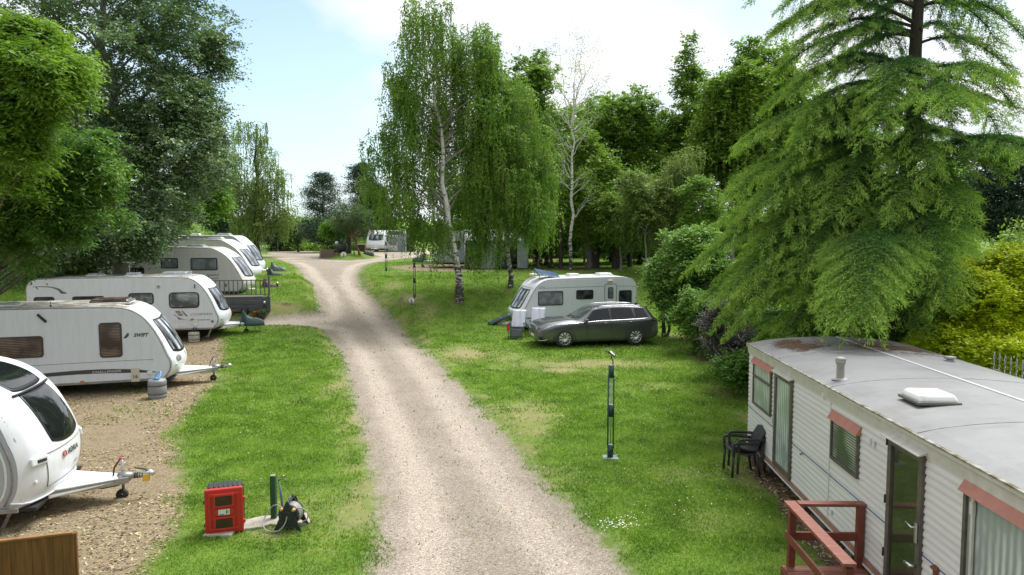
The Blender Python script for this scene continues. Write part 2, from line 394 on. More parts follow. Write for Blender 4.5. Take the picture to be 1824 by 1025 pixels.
def ground_mat():
    m, t, p, out = new_mat('ground')
    geo = N(t, 'ShaderNodeNewGeometry'); pos = geo.outputs['Position']
    A = lambda n: N(t, 'ShaderNodeAttribute', attribute_name=n).outputs['Fac']
    def noise(sc, det=4.0, ro=.55): n = N(t, 'ShaderNodeTexNoise', i_Scale=sc, i_Detail=det, i_Roughness=ro); LK(t, pos, n.inputs['Vector']); return n.outputs[0]
    grav = A('grav'); dryf = A('dry'); soilf = A('soil'); tr = A('track'); pit = A('pitch')
    # gravel colour from stones
    vo = N(t, 'ShaderNodeTexVoronoi', i_Scale=62.0); LK(t, pos, vo.inputs['Vector'])
    vs = N(t, 'ShaderNodeSeparateColor'); LK(t, vo.outputs['Color'], vs.inputs[0])
    stones = ramp(t, vs.outputs[0], [(0.0, (.17, .145, .115)), (.3, (.265, .23, .187)), (.65, (.36, .317, .268)), (.9, (.46, .417, .365)), (1.0, (.62, .59, .55))])
    big = noise(0.9, 5.0, .6); fine = noise(14.0, 5.0, .7)
    worn = mixc(t, ramp(t, math_n(t, 'ADD', math_n(t, 'MULTIPLY', tr, .62), math_n(t, 'MULTIPLY', big, .7)), [(.36, 0.0), (.80, 1.0)]).outputs[0], (.74, .715, .67), (1.16, 1.13, 1.09))
    gcol = mixc(t, 1.0, stones.outputs[0], worn, 'MULTIPLY')
    gcol = mixc(t, math_n(t, 'MULTIPLY', ramp(t, fine, [(.3, 0.0), (.7, 1.0)]).outputs[0], .35), gcol, (.45, .38, .31))
    pcol = mixc(t, 1.0, gcol, (.93, .86, .70), 'MULTIPLY')
    # fallen leaves and dust darken the pitch in patches
    pcol = mixc(t, math_n(t, 'MULTIPLY', ramp(t, noise(5.0, 8.0, .8), [(.46, 0.0), (.62, 1.0)]).outputs[0], .55), pcol, (.17, .135, .07))
    gcol = mixc(t, pit, gcol, pcol)
    # grass base
    gn = noise(1.3, 6.0, .65); g2 = noise(9.0, 4.0, .6)
    grass = mixc(t, ramp(t, gn, [(.3, 0.0), (.7, 1.0)]).outputs[0], (.08, .15, .02), (.18, .28, .04))
    grass = mixc(t, math_n(t, 'MULTIPLY', g2, .5), grass, (.05, .085, .015))
    dry_c = mixc(t, noise(6.0, 5.0, .7), (.20, .17, .075), (.42, .34, .19))
    dmask = ramp(t, math_n(t, 'ADD', math_n(t, 'MULTIPLY', dryf, .42), math_n(t, 'MULTIPLY', noise(7.0, 9.0, .85), 1.05)), [(.56, 0.0), (1.02, .9)]).outputs[0]
    grass = mixc(t, dmask, grass, dry_c)
    soil_c = mixc(t, ramp(t, noise(8.0, 7.0, .7), [(.3, 0.0), (.7, 1.0)]).outputs[0], (.06, .042, .026), (.20, .145, .09))
    smask = ramp(t, math_n(t, 'ADD', soilf, math_n(t, 'MULTIPLY_ADD', noise(2.5, 7.0, .75), .9, -.45)), [(.38, 0.0), (.6, 1.0)]).outputs[0]
    grass = mixc(t, smask, grass, soil_c)
    # ragged edge of the gravel
    e = math_n(t, 'ADD', grav, math_n(t, 'MULTIPLY_ADD', noise(2.6, 8.0, .75), 1.1, -.55))
    e = math_n(t, 'ADD', e, math_n(t, 'MULTIPLY_ADD', noise(17.0, 4.0, .7), .5, -.25))
    emask = ramp(t, math_n(t, 'MULTIPLY_ADD', e, .8, .5), [(.38, 0.0), (.62, 1.0)]).outputs[0]
    # weeds in the middle of the track
    col = mixc(t, emask, grass, gcol)
    weed = math_n(t, 'MULTIPLY', ramp(t, noise(4.0, 8.0, .8), [(.60, 0.0), (.70, 1.0)]).outputs[0], math_n(t, 'MULTIPLY', emask, math_n(t, 'MULTIPLY_ADD', pit, .35, .12)))
    col = mixc(t, weed, col, (.085, .12, .03))
    LK(t, col, p.inputs['Base Color']); p.inputs['Roughness'].default_value = .95; p.inputs['Specular IOR Level'].default_value = .15
    bh = math_n(t, 'ADD', math_n(t, 'MULTIPLY', vo.outputs['Distance'], -.8), math_n(t, 'MULTIPLY', noise(30.0, 5.0, .7), 1.2))
    b = N(t, 'ShaderNodeBump'); b.inputs['Strength'].default_value = .7; b.inputs['Distance'].default_value = .025; LK(t, bh, b.inputs['Height']); LK(t, b.outputs[0], p.inputs['Normal'])
    return m
MG = ground_mat()
near_grav = np.maximum(sd_road, sd_pitch)
ATT = {'grav': np.clip(near_grav, -2, 2), 'dry': dry, 'soil': soil, 'track': track, 'pitch': np.where(sd_pitch > sd_road, 1.0, 0.0)*sst((gy*0+1))}
def sub_ground(name, k, label):
    q = qa[cls == k]; used = np.unique(q); rm = -np.ones(len(gx), int); rm[used] = np.arange(len(used)); q = rm[q]
    me = bpy.data.meshes.new(name); me.vertices.add(len(used)); me.loops.add(q.size); me.polygons.add(len(q))
    me.vertices.foreach_set('co', np.stack([gx[used], gy[used], hh[used]], 1).ravel())
    me.loops.foreach_set('vertex_index', q.ravel()); me.polygons.foreach_set('loop_start', np.arange(0, q.size, 4)); me.polygons.foreach_set('loop_total', np.full(len(q), 4))
    me.polygons.foreach_set('use_smooth', np.ones(len(q), bool)); me.update()
    for n_, a in ATT.items():
        at = me.attributes.new(n_, 'FLOAT', 'POINT'); at.data.foreach_set('value', a[used].astype(np.float32))
    me.materials.append(MG); o = bpy.data.objects.new(name, me); COL.objects.link(o)
    return tag(o, label, None, kind='structure')
sub_ground('ground', 0, 'lawn and earth of the caravan park, green with dry and bare patches')
sub_ground('gravel_road', 1, 'pale gravel track running from the foreground to the far junction')
sub_ground('gravel_pitch', 2, 'yellowish gravel hardstanding under the caravans on the left')

def fast_mesh(name, V, Fq, mat_, parent=None, n=4, attrs=None, smooth=False):
    """V (k,3), Fq (m,n) as numpy"""
    me = bpy.data.meshes.new(name); me.vertices.add(len(V)); me.loops.add(Fq.size); me.polygons.add(len(Fq))
    me.vertices.foreach_set('co', np.ascontiguousarray(V, dtype=np.float32).ravel()); me.loops.foreach_set('vertex_index', Fq.ravel().astype(np.int32))
    me.polygons.foreach_set('loop_start', np.arange(0, Fq.size, n, dtype=np.int32)); me.polygons.foreach_set('loop_total', np.full(len(Fq), n, dtype=np.int32))
    if smooth: me.polygons.foreach_set('use_smooth', np.ones(len(Fq), bool))
    me.update()
    for k, a in (attrs or {}).items():
        at = me.attributes.new(k, 'FLOAT', 'POINT'); at.data.foreach_set('value', a.astype(np.float32))
    if mat_ is not None: me.materials.append(mat_)
    o = bpy.data.objects.new(name, me); COL.objects.link(o)
    if parent is not None: o.parent = parent
    return o

# grass blades
def bilerp(a, x, y):
    A = a.reshape(len(xs), len(ys)); i = np.clip(np.searchsorted(xs, x)-1, 0, len(xs)-2); j = np.clip(np.searchsorted(ys, y)-1, 0, len(ys)-2)
    fx = (x-xs[i])/(xs[i+1]-xs[i]); fy = (y-ys[j])/(ys[j+1]-ys[j])
    return (A[i, j]*(1-fx)+A[i+1, j]*fx)*(1-fy)+(A[i, j+1]*(1-fx)+A[i+1, j+1]*fx)*fy
def blades():
    pts = []
    for (y0, y1, n) in ((5, 10, 150000), (10, 16, 230000), (16, 26, 240000), (26, 42, 190000), (42, 60, 40000)):
        y = RNG.uniform(y0, y1, n); hw = y*.76+1.5; x = RNG.uniform(-1, 1, n)*hw; pts.append((x, y, np.full(n, (y0+y1)/2)))
    x = np.concatenate([p[0] for p in pts]); y = np.concatenate([p[1] for p in pts]); dd = np.concatenate([p[2] for p in pts])
    gr = bilerp(ATT['grav'], x, y)+(fbm(x, y, .7, 5)-.5)*1.2; dr = bilerp(dry, x, y); so = bilerp(soil, x, y); nz = fbm(x, y, 1.1, 9)
    pr = np.clip(1.0-1.25*np.clip(dr*.65+nz*.9-.45, 0, 1)*1.6, .05, 1)*np.clip(1-so*1.5+.35*nz, 0.02, 1)
    pr = np.where(gr > .05, .010, np.where(gr > -.25, .45, 1))*pr
    pr = np.where((gr > .05) & (bilerp(ATT['pitch'], x, y) > .5) & (fbm(x, y, 1.6, 33) > .62), .10, pr)
    k = RNG.random(len(x)) < pr; x, y, dd = x[k], y[k], dd[k]; n = len(x); z = bilerp(hh, x, y)
    tuft = fbm(x, y, .45, 15)
    far = np.clip(dd/12, .8, 3.2)
    H = (0.018+0.027*RNG.random(n)*(.5+tuft))*(.75+.35*far); Wd = (0.0055+.004*RNG.random(n))*far*1.35
    a = RNG.random(n)*2*np.pi; lx = RNG.normal(0, .55, n)*H; ly = RNG.normal(0, .55, n)*H
    V = np.empty((n, 3, 3)); z0 = z-.006
    V[:, 0] = np.stack([x-np.cos(a)*Wd, y-np.sin(a)*Wd, z0], 1); V[:, 1] = np.stack([x+np.cos(a)*Wd, y+np.sin(a)*Wd, z0], 1); V[:, 2] = np.stack([x+lx, y+ly, z+H], 1)
    Fq = np.arange(n*3).reshape(n, 3)
    m = foliage('grass_blades', [(0.0, (.055, .12, .014)), (.3, (.125, .235, .028)), (.6, (.195, .335, .045)), (.85, (.28, .41, .08)), (1.0, (.46, .43, .2))], trans=.5, vscale=1.3, rough=.6, spec=.2)
    o = fast_mesh('grass', V.reshape(-1, 3), Fq, m, n=3); tag(o, 'short green lawn grass growing either side of the track', 'grass', kind='stuff')
blades()
# clover and daisies
def daisies():
    n = 0; P = []
    for (u, v, ru, rv, k) in ((1095,940,45,12,90),(1210,870,180,60,60),(950,600,200,14,60),(1180,622,60,6,60),(850,730,80,80,60),(450,700,100,120,80),(1150,720,150,50,60),(540,620,50,30,30)):
        for _ in range(k):
            p = hit(u+random.gauss(0, ru*.6), v+random.gauss(0, rv*.6)); P.append(p)
    P = np.array(P); sdr = np.maximum(road_sd(P), sdist(P, pitch)); P = P[sdr < -.1]; n = len(P)
    z = height(P[:, 0], P[:, 1])+.045; r = .0075*(1+P[:, 1]/40)*RNG.uniform(.7, 1.3, n); V = []; 
    V = np.empty((n, 6, 3))
    for k in range(6): V[:, k] = np.stack([P[:, 0]+r*np.cos(k*np.pi/3), P[:, 1]+r*np.sin(k*np.pi/3), z+.004*(k % 2)], 1)
    o = fast_mesh('daisies', V.reshape(-1, 3), np.arange(n*6).reshape(n, 6), mat('petal', (.75, .75, .7), .7), n=6)
    tag(o, 'tiny white daisies and clover heads scattered through the lawn', 'flowers', kind='stuff')
daisies()
# stones lying loose along the track
def stones():
    n = 11000; y = 4.5+RNG.random(n)**1.5*22; x = RNG.uniform(-.85, .45, n)*y
    gr = np.maximum(bilerp(ATT['grav'], x, y), -1); k = (gr > -.35) & (RNG.random(n) < np.where(gr > 0, .8, .35)); x, y = x[k], y[k]; n = len(x); z = bilerp(hh, x, y)
    r = RNG.uniform(.005, .013, n)*(1+(RNG.random(n) > .97)*.8); D = np.array([[1,0,0],[0,1,0],[-1,0,0],[0,-1,0],[0,0,.8],[0,0,-.6]], float)
    V = D[None]*r[:, None, None]*RNG.uniform(.7, 1.3, (n, 6, 1)); a = RNG.random(n)*6.28; c, s = np.cos(a)[:, None], np.sin(a)[:, None]
    V = np.stack([V[..., 0]*c-V[..., 1]*s*1.3, V[..., 0]*s+V[..., 1]*c*1.3, V[..., 2]], 2)+np.stack([x, y, z+.002], 1)[:, None]
    T = np.array([[0,1,4],[1,2,4],[2,3,4],[3,0,4],[1,0,5],[2,1,5],[3,2,5],[0,3,5]]); Fq = (T[None]+6*np.arange(n)[:, None, None]).reshape(-1, 3)
    m, t, p, out = new_mat('stone'); g = N(t, 'ShaderNodeNewGeometry'); LK(t, ramp(t, g.outputs['Random Per Island'], [(0, (.15, .12, .09)), (.4, (.33, .26, .19)), (.8, (.50, .42, .34)), (1, (.72, .68, .62))]).outputs[0], p.inputs['Base Color']); p.inputs['Roughness'].default_value = .8
    tag(fast_mesh('gravel', V.reshape(-1, 3), Fq, m, n=3), 'loose pale stones lying on the track and the hardstanding', 'gravel', kind='stuff')
stones()
def litter():
    n = 46000; y = RNG.uniform(4.5, 33, n); x = -RNG.uniform(.15, .80, n)*y; x2 = RNG.uniform(3.2, 5.2, 9000); y2 = RNG.uniform(5, 16, 9000); x = np.r_[x, x2]; y = np.r_[y, y2]; n = len(x)
    ok = ((bilerp(ATT['pitch'], x, y) > .5) & (bilerp(ATT['grav'], x, y) > -.1) & (fbm(x, y, 1.3, 71, 5) > .46)) | (bilerp(soil, x, y) > .45)
    x, y = x[ok], y[ok]; n = len(x); z = bilerp(hh, x, y)+.006; a = RNG.random(n)*6.28; l = RNG.uniform(.012, .034, n)*(1+y/40); w = l*RNG.uniform(.25, .6, n); d = np.stack([np.cos(a), np.sin(a), RNG.normal(0, .25, n)], 1)*l[:, None]; e = np.stack([-np.sin(a), np.cos(a), RNG.normal(0, .25, n)], 1)*w[:, None]; c = np.stack([x, y, z+.004], 1)
    V = np.stack([c-d, c+e, c+d, c-e], 1).reshape(-1, 3); m, t, p, out = new_mat('dead_leaf'); g = N(t, 'ShaderNodeNewGeometry'); LK(t, ramp(t, g.outputs['Random Per Island'], [(0, (.07, .05, .025)), (.35, (.16, .12, .06)), (.7, (.36, .28, .14)), (1, (.50, .42, .24))]).outputs[0], p.inputs['Base Color']); p.inputs['Roughness'].default_value = .8
    tag(fast_mesh('leaf_litter', V, np.arange(n*4).reshape(n, 4), m), 'dry straw-coloured leaf litter over the hardstanding and the bare soil', 'leaves', kind='stuff')
litter()
# lake
mw = mat('lake_water', (.10, .13, .15), .04, spec=.8)
lw = MB(); lw.add([(-85, 104, 1.25), (-22, 104, 1.25), (-22, 152, 1.25), (-85, 152, 1.25)], [(0, 1, 2, 3)]); tag(lw.build('lake', mw), 'pale lake glimpsed beyond the trees', None, kind='structure')
# ---------------------------------------------------------------- leaves and trees
def leafquads(C, A, B, L, Wd):
    """C centres, A long axis, B width axis (unit), L, Wd sizes -> kite shaped faces"""
    a = A*L[:, None]/2; b = B*Wd[:, None]/2
    return np.stack([C-a, C-a*.1+b, C+a, C-a*.1-b], 1).reshape(-1, 3)
def randdirs(n):
    v = RNG.normal(0, 1, (n, 3)); return v/np.linalg.norm(v, axis=1)[:, None]
def unit(v): return v/(np.linalg.norm(v, axis=1)[:, None]+1e-9)
def leafcloud(name, P, L, Wd, m, parent, droop=0.0, flat=.5, tip=None, axis=None):
    n = len(P); A = randdirs(n) if axis is None else axis+randdirs(n)*.45; A[:, 2] = A[:, 2]*(1-flat*.5)-droop; A = unit(A)
    Nn = randdirs(n); Nn[:, 2] = np.abs(Nn[:, 2])+flat; Nn = unit(Nn); B = unit(np.cross(A, Nn))
    sz = RNG.uniform(.7, 1.25, n); V = leafquads(P, A, B, L*sz, Wd*sz)
    return fast_mesh(name, V, np.arange(n*4).reshape(n, 4), m, parent, attrs=None if tip is None else {'tip': np.repeat(tip, 4)})
class Limbs:
    def __init__(s): s.V = []; s.F = []; s.n = 0
    def tube(s, pts, rs, k=6):
        P = np.array(pts, float); T = np.gradient(P, axis=0); T = unit(T)
        ref = np.array([0.31, .17, .93]) if abs(T[0, 2]) < .8 else np.array([.95, .2, .1]); A = unit(np.cross(T, ref)); B = np.cross(T, A)
        ang = np.arange(k)*2*np.pi/k; ring = A[:, None]*np.cos(ang)[None, :, None]+B[:, None]*np.sin(ang)[None, :, None]
        V = P[:, None]+ring*np.array(rs)[:, None, None]; m = len(P); idx = np.arange(m*k).reshape(m, k)
        F_ = np.stack([idx[:-1], np.roll(idx, -1, 1)[:-1], np.roll(idx, -1, 1)[1:], idx[1:]], 2).reshape(-1, 4)
        s.V.append(V.reshape(-1, 3)); s.F.append(F_+s.n); s.n += m*k
    def build(s, name, m, parent): return fast_mesh(name, np.vstack(s.V), np.vstack(s.F), m, parent, smooth=True)
def curve(a, b, sag=0.0, n=6, wob=.05, rise=0.0):
    a = np.array(a, float); b = np.array(b, float); t = np.linspace(0, 1, n)[:, None]; L = np.linalg.norm(b-a)
    p = a+(b-a)*t; p[:, 2] += (rise*4*t*(1-t)*L)[:, 0]-(sag*t*t*L)[:, 0]; w = RNG.normal(0, wob*L/n, (n, 3)); w[0] = w[-1] = 0
    return p+w
M_bark = mat('bark_brown', (.075, .058, .042), .95, c2=(.14, .12, .095), scale=3, stretch=(6, 6, 1), bump=.8, bscale=20)
M_barkg = mat('bark_grey', (.13, .12, .105), .9, c2=(.22, .21, .19), scale=3, stretch=(5, 5, 1), bump=.6, bscale=18)
M_barkdark = mat('bark_dark', (.035, .028, .022), .95, c2=(.075, .062, .05), scale=3, stretch=(6, 6, 1), bump=.8, bscale=20)
M_birchlimb = mat('bark_birch_limb', (.16, .14, .12), .9, c2=(.30, .28, .25), scale=5)
M_barkred = mat('bark_orange', (.22, .10, .05), .9, c2=(.12, .06, .035), scale=4, bump=.6)
def birch_bark():
    m, t, p, out = new_mat('bark_birch'); tcn = N(t, 'ShaderNodeTexCoord'); geo = N(t, 'ShaderNodeNewGeometry')
    mp = N(t, 'ShaderNodeMapping'); mp.inputs['Scale'].default_value = (2.2, 2.2, 6); LK(t, tcn.outputs['Object'], mp.inputs[0])
    n = N(t, 'ShaderNodeTexNoise', i_Scale=1.6, i_Detail=5.0, i_Roughness=.65); LK(t, mp.outputs[0], n.inputs['Vector'])
    sp = N(t, 'ShaderNodeSeparateXYZ'); LK(t, tcn.outputs['Object'], sp.inputs[0])
    low = N(t, 'ShaderNodeMapRange'); LK(t, sp.outputs[2], low.inputs[0]); low.inputs[1].default_value = .3; low.inputs[2].default_value = 3.2; low.inputs[3].default_value = .13; low.inputs[4].default_value = -.05
    f = ramp(t, math_n(t, 'ADD', n.outputs[0], low.outputs[0]), [(.50, 0.0), (.58, 1.0)])
    LK(t, mixc(t, f.outputs[0], (.55, .53, .48), (.045, .038, .03)), p.inputs['Base Color']); p.inputs['Roughness'].default_value = .8; return m
M_birch = birch_bark()
def FS(*cs): return [(i/(len(cs)-1), c) for i, c in enumerate(cs)]
FOL = {
 'poplar': foliage('leaf_poplar', FS((.055, .112, .044), (.104, .183, .076), (.171, .262, .128), (.415, .512, .378)), .34, .42, spec=.5),
 'ash': foliage('leaf_ash', FS((.06, .13, .014), (.12, .23, .024), (.20, .34, .04), (.30, .46, .07)), .45, .5),
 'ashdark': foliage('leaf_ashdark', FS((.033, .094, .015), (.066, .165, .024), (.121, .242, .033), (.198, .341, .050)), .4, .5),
 'birch': foliage('leaf_birch', FS((.063, .132, .016), (.115, .224, .026), (.178, .305, .041), (.265, .391, .069)), .45, .5),
 'wood': foliage('leaf_wood', FS((.069, .144, .022), (.131, .244, .037), (.206, .344, .056), (.312, .463, .100)), .45, .5),
 'bright': foliage('leaf_bright', FS((.073, .146, .018), (.123, .224, .028), (.190, .302, .045), (.269, .381, .067)), .42, .5),
 'willow': foliage('leaf_willow', FS((.090, .157, .034), (.146, .224, .050), (.202, .291, .078), (.269, .347, .123)), .4, .55),
 'lime': foliage('leaf_lime', FS((.05, .13, .008), (.09, .21, .012), (.15, .30, .02), (.21, .36, .035)), .45, .5),
 'pine': foliage('leaf_pine', FS((.016, .039, .021), (.032, .064, .032), (.057, .098, .051)), .12, .6, spec=.25),
 'pinel': foliage('leaf_pinelight', FS((.05, .10, .035), (.085, .15, .05), (.13, .21, .08)), .2, .6, spec=.25),
 'shrub': foliage('leaf_shrub', FS((.06, .15, .03), (.12, .25, .045), (.21, .36, .08), (.36, .50, .17)), .35, .45),
 'yellow': foliage('leaf_yellow', FS((.12, .21, .014), (.32, .42, .016), (.60, .68, .02), (.78, .82, .05)), .35, .5),
 'purple': foliage('leaf_purple', FS((.045, .045, .04), (.085, .08, .08), (.14, .13, .13)), .2, .6),
 'reed': foliage('leaf_reed', FS((.06, .12, .03), (.12, .20, .05), (.2, .28, .08)), .3, .6),
}
def tree(name, label, base, H, blobs, leaf, bark, n_cl, per, L=.10, Wd=.065, cr=.55, tr=.18, lean=(0, 0), group=None, shell=.55, droop=.1, limbs=40, trunk_top=None, cat='tree', clflat=.75, strands=0, slen=1.2, seed=None, top_taper=.15, trunks=1, tw_m=8, lbark=None, rag=1.3):
    """base: world point. blobs: (world centre, (rx, ry, rz), weight). leaves gather in clumps at the ends of limbs."""
    base = np.array(base, float)
    root = thing(name, label, cat, tuple(base), 0, group)
    B = [(np.array(c, float)-base, np.array(r, float), w_) for (c, r, w_) in blobs]; wsum = sum(b[2] for b in B)
    C = []
    for (c, r, w_) in B:
        k = max(1, int(n_cl*w_/wsum)); d = randdirs(k); rad = (shell+(1-shell)*RNG.random(k))**.8; rad = np.where(RNG.random(k) < .25, RNG.random(k)**.5*.8, rad); q = c+d*r*rad[:, None]*RNG.uniform(1-.15*rag, 1+.12*rag, (k, 1)); C.append(q)
    C = np.vstack(C); C = C[C[:, 2] > .15]
    Hh = H; top = np.array([lean[0], lean[1], trunk_top or Hh*.92]); lb = Limbs()
    tp = curve((0, 0, -.12), top, n=12, wob=.10); tz = np.linspace(0, 1, 12); rr_ = tr*(1-tz*(1-top_taper)); rr_[0] *= 1.35; rr_[1] *= 1.05; lb.tube(tp, rr_, 12)
    for k in range(1, trunks):
        o2 = RNG.normal(0, tr*1.8, 2); t2 = top*np.array([1, 1, RNG.uniform(.75, 1)])+np.r_[o2*4, 0]; lb.tube(curve((o2[0], o2[1], -.1), t2, n=10, wob=.12), (tr*.8)*(1-np.linspace(0, 1, 10)*.85), 8)
    lb.build('trunk', bark, root); lb = Limbs()
    sel = C[RNG.permutation(len(C))[:limbs]]
    for q in sel:
        d = math.hypot(q[0]-lean[0]*.5, q[1]-lean[1]*.5); z0 = np.clip(q[2]-d*RNG.uniform(.45, .95)-.2, min(Hh*.14, 2.0), top[2]*.93); a = np.array([np.interp(z0, tp[:, 2], tp[:, 0]), np.interp(z0, tp[:, 2], tp[:, 1]), z0])
        L_ = np.linalg.norm(q-a); r0 = min(tr*.42, .012+.016*L_)*(1-.5*z0/Hh); lb.tube(curve(a, q, n=7, wob=.12, rise=.05), np.linspace(r0, max(.006, r0*.15), 7), 5)
    lb.build('limbs', lbark or bark, root)
    n = len(C); R_ = cr*RNG.uniform(.5, 1.45, n); k = np.maximum(2, (per/tw_m*(R_/cr)**2)).astype(int); idx = np.repeat(np.arange(n), k); nt_ = len(idx)
    out_ = C[idx]-np.array([lean[0]*.5, lean[1]*.5, Hh*.45]); d = unit(randdirs(nt_)+unit(out_)*.55+np.array([0, 0, .12-droop*.35])); ln_ = R_[idx]*RNG.uniform(.5, 1.25, nt_)*np.where(RNG.random(nt_) < .12, 1.6, 1)
    m_ = tw_m; t = np.linspace(.22, 1, m_)[None, :, None]; st_ = C[idx]+randdirs(nt_)*(R_[idx]*.45)[:, None]*np.array([1, 1, clflat])
    Q = st_[:, None]+d[:, None]*t*ln_[:, None, None]+np.array([0, 0, -1.0])*(t**2)*(ln_*(.18+droop*.5))[:, None, None]; Q[..., 2] = st_[:, None, 2]+(Q[..., 2]-st_[:, None, 2])*max(clflat, .7)
    side = unit(np.cross(d, randdirs(nt_)*.4+np.array([0, 0, 1.0])))[:, None]*np.where(np.arange(m_) % 2, 1.0, -1.0)[None, :, None]
    P = (Q+side*L*.42+RNG.normal(0, L*.18, Q.shape)).reshape(-1, 3); AX = (side*.9+d[:, None]*.65).reshape(-1, 3)
    if strands:
        ns = strands; si = RNG.integers(0, n, ns); s0 = C[si]+randdirs(ns)*(R_[si]*.8)[:, None]; ln = slen*RNG.uniform(.4, 1.3, ns); m_ = max(6, int(slen*13)); t = np.linspace(0, 1, m_)[None, :, None]
        dr = RNG.normal(0, .10, (ns, 1, 3)); dr[..., 2] = 0; Q = s0[:, None]+dr*t+np.array([0, 0, -1.0])*t*ln[:, None, None]+RNG.normal(0, .035, (ns, m_, 3)); P2 = Q.reshape(-1, 3); P2 = P2[P2[:, 2] > .25]; P = np.vstack([P, P2]); AX = np.vstack([AX, RNG.normal(0, .5, P2.shape)+[0, 0, -.6]])
        tw = Limbs()
        for j in RNG.permutation(ns)[:min(ns, 420)]:
            tw.tube(Q[j][::max(1, m_//4)], np.full(len(Q[j][::max(1, m_//4)]), .006), 3)
        tw.build('twigs', bark if bark is not M_birch else M_barkg, root)
    kk = P[:, 2] > .05; P = P[kk]; AX = AX[kk]
    leafcloud('crown', P, L, Wd, FOL[leaf], root, droop=droop, flat=.45, axis=AX)
    return root
def bl(u, v, D, ru, rv, rd=None, w=1.0):
    """crown lobe seen at photo position u, v with half sizes ru, rv in photo pixels at depth D"""
    c = W(u, v, D); s_ = D/F; return (tuple(c), (ru*s_, rd if rd else ru*s_*.9, rv*s_), w)
def bp(u, D, z=None): p = W(u, 470, D); return (p.x, D, gz(p.x, D) if z is None else z)

# ---------------------------------------------------------------- caravans
M_white = paint_white('gel_white', (.74, .76, .79), (.36, .34, .28), .25)
M_white_dirty = paint_white('roof_dirty', (.66, .66, .64), (.17, .155, .11), 1.3, rough=.6, coat=0)
M_side = paint_white('alu_side_white', (.62, .655, .705), (.36, .34, .28), .3, rough=.38)
M_side_grey = paint_white('alu_side_grey', (.38, .40, .45), (.36, .34, .28), .2, rough=.35)
M_cream = paint_white('alu_cream', (.63, .62, .59), (.42, .38, .30), .7, rough=.42)
M_rail = mat('rail_grey', (.26, .25, .235), .5, c2=(.17, .155, .135), scale=9)
M_black = mat('rubber_black', (.013, .014, .016), .45)
M_blackm = mat('matt_black', (.02, .02, .022), .7)
M_tyre = mat('tyre', (.022, .022, .023), .85, c2=(.05, .048, .044), scale=12)
M_steel = mat('galvanised', (.45, .46, .47), .42, metal=.8, c2=(.30, .30, .30), scale=14)
M_alloy = mat('alloy', (.62, .63, .65), .28, metal=.85)
M_glass = mat('acrylic_dark', (.010, .012, .015), .07, c2=(.09, .10, .11), scale=2.5, spec=.3, lo=.42, hi=.7)
M_glassb = stripes('acrylic_brown_blind', (.055, .038, .028), (.22, .175, .15), 2, .045, .5, rough=.12)
M_blind = stripes('acrylic_white_blind', (.03, .035, .04), (.50, .52, .52), 2, .055, .45, rough=.1)
M_curt = stripes('acrylic_curtain', (.10, .12, .13), (.34, .37, .38), 0, .06, .5, rough=.12)
M_adria = mat('panoramic_glass', (.010, .012, .014), .04, spec=1.0)
M_net = mat('acrylic_foil', (.10, .115, .13), .18, c2=(.30, .33, .36), scale=2.2, lo=.42, hi=.72)
M_fold = stripes('front_curtain', (.012, .016, .02), (.60, .66, .72), 1, .50, .62, rough=.1, noise=.10, spec=.25)
M_frontglass = stripes('front_glass', (.018, .024, .03), (.30, .36, .42), 1, .7, .6, rough=.1, noise=.12, spec=.25)
M_skylight = mat('skylight_smoked', (.20, .23, .26), .2, c2=(.42, .44, .45), scale=5)
M_skywhite = mat('skylight_white', (.72, .73, .72), .35, c2=(.55, .54, .50), scale=7)
M_tarp_g = mat('tarp_green', (.012, .040, .038), .55, c2=(.03, .07, .065), scale=9, bump=.5, bscale=9)
M_tarp_b = mat('tarp_bluegrey', (.06, .085, .105), .45, c2=(.14, .17, .20), scale=7, bump=.5, bscale=9)
M_tarp_br = mat('tarp_brown', (.035, .022, .018), .6, c2=(.11, .075, .06), scale=5, bump=.5, bscale=9)
M_red = mat('red_plastic', (.52, .025, .02), .38, c2=(.42, .03, .025), scale=8)
M_orange = mat('orange_lens', (.65, .16, .02), .3)
M_dk = mat('decal_dark', (.055, .052, .055), .4)
M_dkb = mat('decal_brown', (.22, .18, .16), .4)
M_decal_red = mat('decal_red', (.45, .06, .03), .4)
M_yel = mat('yellow_lock', (.70, .42, .05), .45)
M_cable = mat('cable', (.025, .03, .05), .5)
M_chrome = mat('chrome', (.65, .66, .68), .32, metal=1)

def catmull(pts, n=7):
    out = []
    for i in range(len(pts)-1):
        p0 = pts[max(i-1, 0)]; p1 = pts[i]; p2 = pts[i+1]; p3 = pts[min(i+2, len(pts)-1)]
        for k in range(n):
            t = k/n
            out.append(tuple(.5*((2*b)+(-a+c)*t+(2*a-5*b+4*c-d)*t*t+(-a+3*b-3*c+d)*t**3) for a, b, c, d in zip(p0, p1, p2, p3)))
    out.append(tuple(pts[-1])); return out

